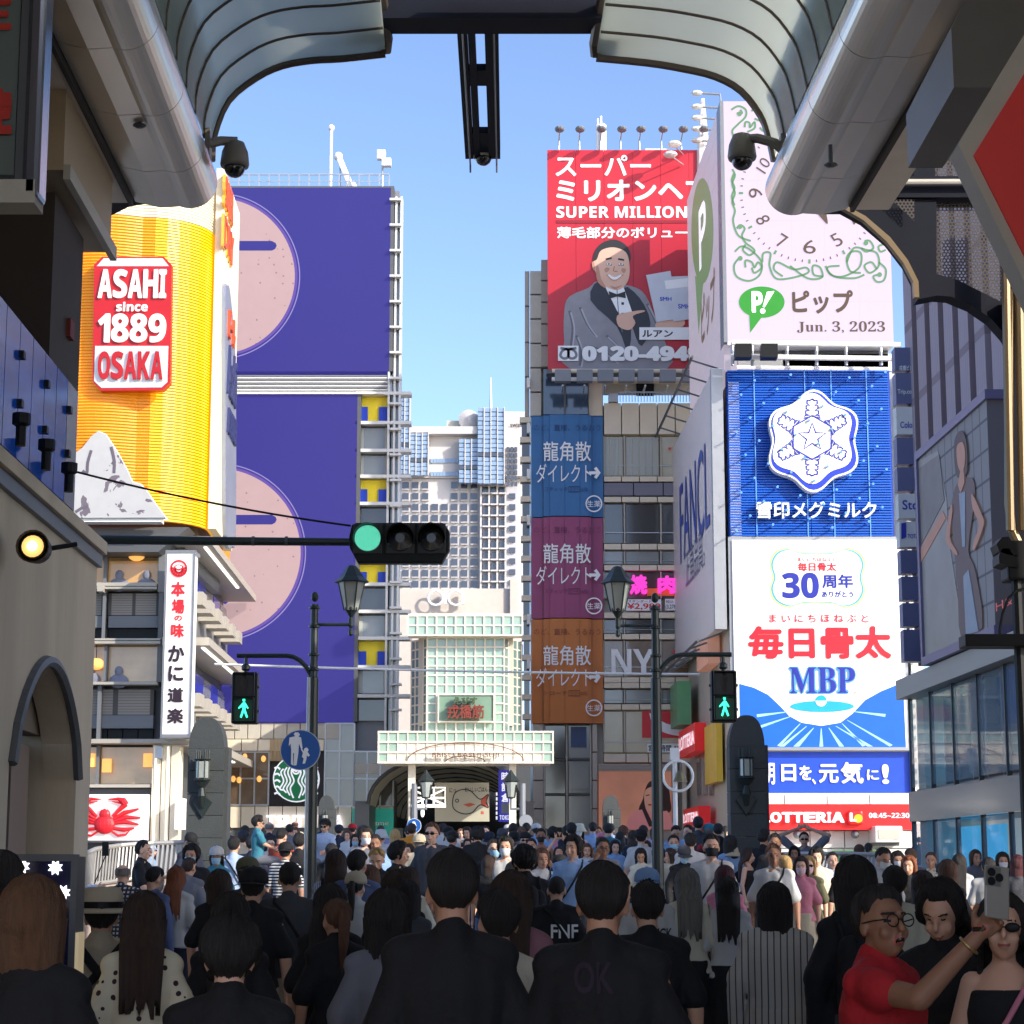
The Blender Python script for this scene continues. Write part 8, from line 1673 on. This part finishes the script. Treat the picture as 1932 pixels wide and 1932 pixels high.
# columns: crop x top width facing sex pose hair hair-colour top colour extras | label      (facing 0 = towards the viewer, 90 = to the right)
PEOPLE = '''
0 300 680 600 176 f stand bob n long black - | woman with golden brown bob in a black top, nearest the left edge
0 25 410 380 180 m stand short k tee black - | dark-haired person cut off by the left edge before the display board
0 940 770 330 196 f stand short k tee beige straw:beige,crossback | woman in a straw boater hat with black crossed back straps
0 1330 800 400 184 f stand long d long dots - | woman with long brown hair in a cream blouse with dark polka dots
0 1130 520 160 168 m stand bald g tee plaid - | balding man in a navy and cream plaid shirt
0 1320 272 125 80 m walk short k tee black - | man in a black T-shirt walking right before the slatted railing
0 1385 300 95 80 m stand short k long blue cap:sky | person in a pale blue cap just behind the man walking right
0 672 430 120 80 m stick short d long sky cross | person in pale blue at the board's edge holding a selfie stick
0 1420 530 175 145 m down short k long denim mW | black-haired man in a dark denim jacket turning right, white mask
0 1765 320 138 -8 m stand messy k tee black mB | young man in a black T-shirt and light blue mask facing us
0 1750 210 104 40 m down short k tee navy cap:black | man in a dark cap left of the stone pillar base
0 1860 222 98 -20 f phone bob o tee black - | person with pale green bob looking down at a phone by the pillar
0 1620 655 195 176 f stand long c tee white - | woman with long copper hair over a white top
0 1735 625 140 160 m stand short d tee grey - | dark-haired person just right of the copper-haired woman
1 125 340 140 0 f stand long d tee teal cap:white,mB | woman in a white cap and light blue mask facing us
1 150 560 240 178 f stand bob d tee black - | woman with dark brown hair seen from behind, below the white-capped woman
1 410 455 195 180 m stand short k tee dgrey capback:olive | man in an olive cap worn backwards with a pale emblem
1 495 385 115 15 f down long b tee beige - | woman with wavy brown hair facing us between two caps
1 465 560 240 182 m stand short k tee black capback:black | man in a black cap with two gold vertical letters on its back
1 255 795 385 180 f stand long k tee black - | woman with black hair and blond streaks beside her neck
1 250 1040 520 184 m stand messy k long black - | person in black with a bowed dark head, nearest at lower left
1 800 475 230 172 m stand buzz k tee dgrey cross | man with cropped hair in a charcoal T-shirt with a shoulder strap
1 1170 710 330 178 f stand long k tee black - | woman with smooth black hair left of the ponytailed woman
1 1235 830 300 200 f stand pony b tee black - | woman with brown ponytail and a bare ear, black T-shirt
1 1405 660 200 176 f stand pony k tee white cap:beige | woman in a beige cap with ponytail and white top
1 1700 775 410 186 f stand bob k long grey - | person with round black hair and pale grey top, left of the central man
1 1600 345 152 -5 m down short y long black - | blond man bowing his head in a dark jacket and white collar
1 1220 370 205 176 f stand long d long bluestripe straps | person with layered dark hair in a blue striped shirt with dark straps
1 1420 368 185 168 m stand short k tee denim - | man with neat dark hair and a visible right ear, blue collar
1 1530 560 195 172 f stand bob b tee cream - | woman with brown bob lit on one side, below the bowing blond man
1 1780 590 230 180 m stand messy d tee black - | dark tousled head left of the central man, upper one
1 1880 700 260 178 f stand bob k tee dgrey - | dark bobbed head touching the central man's left shoulder
1 1900 535 205 180 f stand bob d tee cream - | brown-haired head just left of the central man's ear
1 285 235 118 178 m stand short k tee sky cross | man in a pale blue shirt with a dark crossbody strap, from behind
1 450 225 112 180 m stand short k tee navy - | man in navy carrying a child on his shoulders, left of the pole
1 1090 190 95 -20 m stand short k tee lilac sun | man in sunglasses carrying a child on his shoulders, right of the pole
1 610 88 78 180 m stand bald g tee navy - | bald man below the first of the glowing letters
1 795 112 78 180 m stand buzz k tee grey - | close-cropped head below the second and third glowing letters
1 845 80 58 180 m stand bald b tee beige - | small shaved head far back just left of the pole
1 850 148 76 -10 f stand long b tee white - | brown-haired woman facing us just left of the pole
1 720 165 100 150 m down short k tee rust - | man with bowed dark head in a brown top below the glowing letters
1 885 205 112 176 m stand short k tee black - | man in a plain black T-shirt immediately left of the pole
1 760 300 122 170 m stand short k tee bwstripe capback:black | person in black and white striped shirt with a dark cap
1 700 285 95 180 m stand short k tee navy backpack:navy | person with a navy backpack left of the striped shirt
1 1050 345 90 170 m stand short d long red - | person in a bright red jacket immediately right of the pole
1 1180 298 122 176 f stand pony k tee black - | woman with black ponytail right of the red jacket
1 1400 212 92 5 f stand long k tee white mB | woman with black hair and light blue mask right of the pole
1 1490 155 112 20 m stand messy k tee grey mW | man with dark fringe and white mask below the teal sign
1 1585 220 112 0 m stand short k tee blue tan | smiling tanned man in a blue shirt facing us
1 1637 178 84 175 m stand short d tee white bucket:white | person in a white bucket hat below the teal sign
1 1765 165 92 180 f stand bob y long lilac - | person with blond bob in a pale lilac shirt from behind
1 1800 298 142 60 m right messy k long black - | man with thick black fringe looking right, dark jacket
1 1895 320 102 -30 f stand bob d tee black - | woman with dark bob left of the man in sunglasses
1 1375 118 64 180 m stand short k tee rust cap:red | person in a red cap below the teal sign's left edge
1 1250 128 66 175 m stand short k tee navy cap:navy | person in a navy cap below the last glowing letter
1 1332 175 76 -20 f stand long b tee white - | brown-haired woman below the red cap
1 1470 138 80 180 m stand short k tee black cap:dgrey | person in a dark grey cap left of the white-masked man
1 1635 128 62 180 m stand short k tee denim - | far dark head above the white bucket hat
1 228 130 58 180 m stand short k tee navy - | far dark head close to the right of the stone pillar
1 385 130 80 180 m stand short k tee white - | dark head left of the first shouldered child
1 372 190 92 160 m stand short k tee beige cap:navy | person in a navy cap below the first shouldered child
1 1890 132 72 180 m stand short k tee orange - | person in an orange shirt beneath the far round blue sign
2 235 112 122 -12 m stand short b tee dgrey sun | tall bearded man in blue-tinted sunglasses and dark T-shirt
2 50 112 80 176 m stand short d tee orange - | man in orange with hands raised left of the sunglasses man
2 120 225 105 180 m stand short g tee beige capback:beige | person in a beige knitted cap left of the sunglasses man
2 385 225 88 -5 f stand long d tee white - | young woman with parted dark hair right of the sunglasses man
2 500 158 68 10 f stand long b tee grey cross | woman with wavy brown hair looking aside under the fish banner
2 560 142 76 -15 f phone long d tank black cross | woman with long hair in a black dress under the fish banner
2 655 150 98 180 m stand messy k tee black - | curly black head in front of the dark arcade mouth
2 728 132 66 0 m stand short k tee grey - | far man facing us beneath the blue clock-shop sign
2 760 200 92 5 m down short k tee navy cap:navy | person in a navy cap bowing below the arcade banner
2 335 108 70 180 m stand short k tee white - | far dark head right behind the sunglasses man
2 385 148 82 180 m stand short k tee white cap:black | person in a black cap behind the sunglasses man
2 422 190 92 170 m stand short k tee black cap:black | person in a black cap with white mark under the fish banner
2 400 338 142 180 f stand short c tee beige - | light brown head directly above the central man's head
2 630 325 94 0 f stand bob d tee lilac mW,gl | woman with glasses and white mask left of the man in dark jacket
2 810 262 128 5 m stand short k long black mB,gl | man in glasses, light blue mask and dark jacket
2 912 240 134 -5 m stand messy k tee white mW | man with fluffy black hair and white mask
2 960 418 125 -70 f stand bob k tee grey mW | dark-haired woman in profile with white mask
2 985 478 178 176 m stand short g tee mauve - | man with greying hair seen from behind in the middle
2 420 410 490 180 m stand short k tee black - | large man in a black T-shirt, back turned, near the centre
2 845 772 405 200 f stand short k tee cream - | person with bound black hair and bare right ear beside the central man
2 965 600 385 180 f stand long d long mauve - | woman with long dark brown hair in a mauve top
2 760 535 150 176 f stand bob d tee black - | woman with brown bob behind the central man's right ear
2 1245 352 155 18 f stand long b long white cross | woman with long auburn hair in a white knit top looking right
2 1405 335 112 0 f arms_up bob k tank black - | woman lifting both arms to film with a phone overhead
2 1530 235 145 5 m left messy k long blue cross | young man in a light blue shirt with a dark strap
2 1415 530 135 -150 m stand short k tee rust capback:black | person in a black cap with a small white logo
2 1382 668 205 172 m stand buzz k tee black cross | man in black T-shirt with big white letters on his back
2 1805 520 490 180 m stand short k tee black - | large man in black T-shirt with faint purple print, right of centre
2 1590 122 84 -5 f stand long k tank black bucket:cream,mW | woman in a cream bucket hat and white mask
2 1238 160 94 0 m stand short k tank navy mK,tan | tanned man with black mask in a dark vest
2 1092 200 92 0 m stand short k tee sky capback:black,sun | man in black backward cap and sunglasses
2 1195 120 72 180 m stand short k tee blue cap:white | person in a white cap with blue logo, far row
2 985 110 82 180 m stand short k tee grey - | dark head right of the TOKIA sign
2 1060 140 72 178 m stand short b tee beige - | brown cropped head left of the white cap
2 1105 105 68 180 m stand short k tee navy - | dark head above the brown cropped head
2 935 125 60 180 m stand short k tee sky cap:white | small pale cap below the TOKIA sign
2 885 168 84 0 m down short k tee grey cap:dgrey | person in a grey cap facing us below the TOKIA sign
2 990 195 88 0 m down short k tee white cap:black,tan | man in a black cap facing us, right of the grey cap
2 1350 150 82 180 m stand messy k tee blue - | dark head left of the raised phone
2 1475 130 84 180 m stand short k tee pink - | person in pink left of the cream bucket hat
2 1520 105 88 178 m stand short k tee navy - | dark head above the pink shirt
2 1715 100 72 180 m stand short k tee blue - | person in royal blue under the portrait poster
2 1765 140 68 0 m stand short k tee floral tan | tanned person in a patterned shirt under the portrait poster
2 1855 115 84 180 m phone short k tee teal gl | person in teal holding up a phone under the portrait poster
2 1792 205 90 180 f stand long b tee rust cap:pink | person in a pink cap right of the cream bucket hat
2 1808 250 130 8 m ear short k tee grey gl,tan | tanned man with glasses touching his cheek, grey vest
2 180 330 120 175 m stand short k long white - | dark-haired person in white behind the sunglasses man's elbow
2 560 250 84 10 f stand bob d tee white - | small woman in white below the fish banner's tail
2 1660 300 108 5 f stand bob b tee white - | woman in white between blue-shirted man and tanned man
2 1150 250 96 -10 m stand short k tee white mW | man in white and white mask above the auburn-haired woman
1 980 250 96 20 f stand long b tee cream - | pale-topped woman hidden partly by the left pole
1 620 240 92 10 m stand short k tee white gl | man in glasses and white below the bald man
3 450 330 110 0 m stand messy k tee cream - | man in cream standing behind the right pole
3 1200 300 100 180 m stand short k tee white - | man in white, back turned, left of the long-haired woman in black
3 1700 330 112 -10 f stand bob k tee white - | woman in white left of the young man in cream knit
4 180 400 120 5 m stand short k tee sky - | man in pale blue right of the young man in cream knit
4 430 400 104 175 f stand bob b tee pink - | bobbed person in pink behind the round-haired backpacker
4 780 400 120 0 m stand messy k tee white mW | man in white with mask before the low railing
4 1090 430 120 -20 m stand short b tee cream - | man in cream near the glass shop's left edge
4 1500 500 126 20 f stand bob b long grey - | woman in grey by the shop glass left of the white-masked woman
4 1620 560 140 170 m stand short k tee white - | man in white close behind the raised phone
2 1085 335 190 180 m stand messy k long black backpack:black | person with large black backpack between the masked men
3 50 270 104 10 f stand bob k tee blue - | smiling dark-haired woman left of the right pole
3 95 190 88 180 f stand long k tee beige - | dark long-haired head left of the white-shirted man
3 125 135 74 180 m stand messy b tee black - | brown tousled head under the poster's right half
3 215 180 96 178 f stand long d tee navy - | long-haired head left of the patterned bandana
3 290 175 98 178 m stand short k tee white capback:black | man in white T-shirt with a black and white bandana
3 330 270 108 15 f left long d tee white - | woman in white laughing, just left of the right pole
3 288 408 120 -5 f down long k tee cream - | woman with long black hair looking down, left of the right pole
3 345 560 215 182 m stand short k long white capback:blue | person in a royal blue cap and white jersey lettered ELBECK
3 345 680 335 184 m stand short k tee black - | man with black hair in a black T-shirt before the lettered jersey
3 715 548 240 182 f stand long g tee cream tote:cream | woman with long ash-brown hair, oversized tee and cream tote bag
3 560 556 120 -80 f stand bob d tee beige - | brown-haired woman in profile just right of the pole
3 590 220 106 -4 m stand short k tee dgrey mB | man with short hair and light blue mask right of the pole
3 682 330 114 10 m down short k long black cap:dgrey,mB | man in dark jacket, cap and light blue mask
3 742 205 112 178 m stand short k tee white - | man in white T-shirt with small neck logo, from behind
3 935 222 152 0 m stand short k tee white mK,cross | big man in white T-shirt with black mask and face print
3 1130 362 118 178 f stand bob k tee black bucket:beige | person in a beige bucket hat from behind
3 1270 378 120 60 f right long d tank black - | woman with long hair in a black sleeveless dress looking right
3 1508 308 152 -4 m stand short b tee white cross,tan | tanned man in white T-shirt with sunglasses at his collar
3 1300 195 84 180 m stand short k tee white capback:black | person in a black cap before the right stone pillar
3 1420 168 106 150 m stand short k tee black - | tall dark-haired man right of the stone pillar
3 1520 210 118 -10 m stand short k long black tan | man in dark jacket behind the man in white with a collar strap
3 1790 190 92 -5 m hands_head short k tee grey sun | man with both hands on his head under the red shop sign
3 1832 475 152 -10 f hold bob y tee olive sun,mP | woman in large sunglasses and pink mask, olive T-shirt
3 1905 345 128 -5 m stand messy k long cream - | young man in cream knit top with dark fringe
3 1085 740 240 178 f stand long k tee white - | woman with long wavy black hair in a white T-shirt
3 1062 655 195 180 f stand bob r tee pink - | person with burgundy hair and hair clip in pink
3 1515 700 320 178 m stand bob k long stripe - | person with round black hair in a long grey striped shirt
3 1770 752 155 -12 f stand bob d tee pink mP | woman with pale pink mask looking at us over a shoulder
3 1615 680 150 180 f stand bob y tee pink - | person with blond hair in pink behind the striped shirt
3 815 50 84 170 m stand short k tee dgrey - | dark head raised above others at the alley signs
3 915 122 84 160 m stand short g tee black cap:teal | person in a pale green cap by the alley
3 1000 112 86 180 m stand short k tee white - | dark head between green cap and stone pillar
3 1065 130 56 180 f stand pony k tee beige - | small dark head touching the left side of the right stone pillar
3 722 125 82 -40 m stand short k tee white - | man in profile under the small red alley sign
3 790 150 82 180 f stand long d tee black - | long-haired head below the raised dark head
3 610 130 86 0 m down short k tee blue - | man looking down right of the pole, far row
3 310 130 80 180 m stand short k tee lilac - | dark head just left of the pole, far row
3 410 148 74 180 f stand long k tee white - | long-haired head hidden partly by the right pole
3 10 115 66 180 m stand short k tee sky - | small dark head before the far right small pillar
3 862 600 95 150 m stand short k tee navy capback:red | child-height head in a red and navy cap before the big man in white
3 1010 235 110 180 f stand long k tee teal - | dark-haired head behind the big man's left side
3 1110 232 118 180 f stand bob k tee blue - | black bobbed head above the beige bucket hat
4 390 470 365 180 f stand bob k long black backpack:black | person with round black hair, black and white jacket and backpack
4 750 530 235 170 m stand short k tee cream - | person with neat black hair in a cream shirt behind the selfie taker
4 1015 575 225 160 f stand bob d tee dgrey - | person with brown-tipped dark hair behind the long-haired woman
4 880 445 152 10 f left bob c tee black - | woman with auburn bob tilting her head
4 640 338 145 25 m down short k long white mW | dark-haired man in white shirt and mask looking down
4 900 345 122 175 m stand short d long navy - | man in navy with brown hair before the glass shop
4 985 385 62 160 m stand buzz k tee navy - | small cropped head before the glass shop
4 1240 462 188 -160 f stand bob b tee black - | woman with straight brown bob facing the glass shop
4 1348 435 145 170 f stand long k tee white - | woman with very long black hair before the shop glass
4 1748 468 138 0 f stand bob k tee black mW | woman with black bob and white mask facing us at far right
4 1225 588 165 180 m stand short k tee black cap:black | person in a black cap behind the filming hand
4 515 368 86 160 f stand pony k tee white - | woman with bun below the red sign's clock times
4 315 420 135 178 m stand short k tee black cap:black | person in a black cap above the round-haired backpacker
4 1895 660 150 180 f stand bob r tee dgrey - | dark reddish head cut by the right edge
'''
rows_ = [l for l in PEOPLE.strip().split('\n')]
for l in rows_:
    left, lab = l.split('|'); a = left.split()
    ex = [] if a[11] == '-' else a[11].split(',')
    kw = {}
    if 'striped shirt' in lab and 'round black' in lab: kw = dict(bottom='skirt', bcol='stripe')
    if 'wavy black hair' in lab: kw = dict(bottom='skirt', bcol='black')
    person(int(a[0]), float(a[1]), float(a[2]), float(a[3]), float(a[4]) + (rnd.uniform(-9, 9) if float(a[4]) > 100 else 0), a[5], a[6], a[7], a[8], a[9], a[10], ex, lab.strip(), **kw)
# two children carried on shoulders
for cx, rx, ry, ang, tc, lab in ((1, 508, 46, 95, 'teal', 'child in a pale teal shirt on a man\'s shoulders left of the pole'), (1, 1122, 78, -15, 'sky', 'child in light blue on the sunglasses man\'s shoulders right of the pole')):
    u, v = 383.33 * cx + rx * .205, 1533.3 + ry * .205; Y = 27.5; p = P(u, v, Y); s = .68
    t = thing('person', lab, 'person', loc=(p.x, Y, p.z - 1.7 * s), rot=math.radians(ang), group='children carried on shoulders'); t.scale = (s, s, s)
    put(body('child', 'm'), 'body', None, t); put(cloth('tee', 'child', 'm'), 'shirt', cmat(tc), t); put(cloth('shorts', 'child', 'm'), 'shorts', cmat('grey'), t); put(cloth('shoes', 'child', 'm'), 'shoes', cmat('white'), t)
    put(hmesh('short'), 'hair', hair_mat('k'), t, Vector((0, -.012, 1.585)), headmat(POSES['child']), (1.25, 1.25, 1.2)); put(acc('sun'), 'sunglasses', C_black, t, Vector((0, -.012, 1.585)), headmat(POSES['child']))
for loc, ang, lab in phones:
    phone(loc, (0, 0, math.radians(ang)), 'phone held up by the ' + ' '.join(lab.split()[:9]))
# printed backs and fronts
def backtext(s, cx, x0, y0, x1, y1, Y, m, lab_person):
    """print lying on the cloth of one person"""
    o = [p for p in bpy.data.objects if p.get('label') == lab_person][0]; sh = [c for c in o.children if c.name.startswith(('shirt', 'long_'))][0]
    f = front(o.location.y - .3); u0, v0, u1, v1 = 383.33 * cx + x0 * .205, 1533.3 + y0 * .205, 383.33 * cx + x1 * .205, 1533.3 + y1 * .205
    me = text(f, s, (u0, v0, u1, v1), m, None, 0, off=.02, name='print'); bpy.context.view_layer.update()
    dg = bpy.context.evaluated_depsgraph_get(); hits = []; ex = sh.matrix_world.inverted()
    me.data.transform(Matrix.Translation((f.ox, f.oy, 0)))
    for vtx in me.data.vertices:
        c = vtx.co; ok, loc, nr, i = sh.ray_cast(ex @ c, (ex.to_3x3() @ Vector((0, 1, 0))).normalized())
        if ok: vtx.co = sh.matrix_world @ loc + Vector((0, -.006, 0))
        else: vtx.co.y = o.location.y - .1
    me.data.transform(o.matrix_world.inverted()); me.parent = o
bpy.context.view_layer.update()
backtext('FNF', 2, 1335, 1035, 1590, 1165, 0, C_wh, 'man in black T-shirt with big white letters on his back')
backtext('ELBECK', 3, 300, 1070, 600, 1172, 0, C_inkdark, 'person in a royal blue cap and white jersey lettered ELBECK')
backtext('OK', 2, 1560, 1400, 1930, 1700, 0, M('print_purple', (44, 30, 46), .8), 'large man in black T-shirt with faint purple print, right of centre')

# ---- the selfie taker, his phone and the two women beside him
t = person(4, 610, 738, 500, 52, 'm', 'selfie', 'short', 'k', 'tee', 'red', ['gl', 'tan'], 'man in a red T-shirt and round glasses reaching out with a phone', Yo=6.9)
J = joints('selfie', 'm'); s = t.scale.z; Rw = Matrix.Rotation(t.rotation_euler.z, 3, 'Z')
def wpos(v): return t.location + Rw @ Vector((v.x * t.scale.x, v.y * t.scale.x, v.z * s))
W = wpos(J['W2']); d = (wpos(J['W2']) - wpos(J['E2'])).normalized(); q = W + d * .14
ph = thing('phone', 'phone in a clear case, camera lenses towards us, held out at the right', 'phone', loc=q + Vector((-.035, -.03, .04))); ph.rotation_euler = (math.radians(-12), math.radians(8), math.radians(12))
MB().box(-.041, .041, -.006, .006, -.082, .082).build('case', M('phone_case_pale', (150, 146, 138), .25, spec=.8), ph, bevel=.006)
for x, z in ((-.022, .058), (-.022, .03), (.004, .044)): MB().lathe([(.013, -.012), (.013, -.006)], 16, (x, 0, z), 'y').build('lens', C_black, ph)
MB().box(-.04, .01, -.0085, -.006, .016, .076).build('camera_plate', M('phone_plate', (110, 108, 104), .3), ph, bevel=.004)
MB().box(-.036, .036, .006, .0075, -.076, .076).build('screen', MATS['phone_display'] if 'phone_display' in MATS else C_glass, ph)
wb = wpos(J['W2'].lerp(J['E2'], .12)); ax = d.to_track_quat('Z', 'Y').to_matrix()
wr = thing('wristband', 'thin bracelet on the filming man\'s wrist', 'bracelet', loc=wb); wr.rotation_euler = ax.to_euler(); MB().tube([(.034 * math.cos(a_), .034 * math.sin(a_), 0) for a_ in np.linspace(0, 6.283, 18)], .004, 5).build('band', M('bracelet_gold', (200, 170, 110), .3, metal=.8), wr); MB().box(.03, .04, -.008, .008, -.008, .008).build('charm', C_frame, wr)
person(4, 1180, 678, 400, -28, 'f', 'down', 'long', 'k', 'tee', 'black', [], 'woman with long straight black hair looking down beside the selfie taker', Yo=8.0, bcol='black')
w2 = person(4, 1740, 800, 380, -12, 'f', 'stand', 'long', 'k', 'tank', 'black', ['sun', 'cross:pink'], 'woman in sunglasses and black top with a magenta strap, right edge', Yo=7.4, bcol='black')
st = thing('selfie_stick', 'selfie stick held up before the slatted railing', 'selfie stick', loc=P(178, 1668, 27)); a_ = P(200, 1612, 27) - P(178, 1668, 27); MB().tube([(0, 0, 0), a_], .008, 6).build('rod', C_black, st); MB().box(a_.x - .05, a_.x + .03, -.02, .02, a_.z - .02, a_.z + .16).build('phone_clamp', C_black, st)

bpy.data.scenes.remove(TMP)
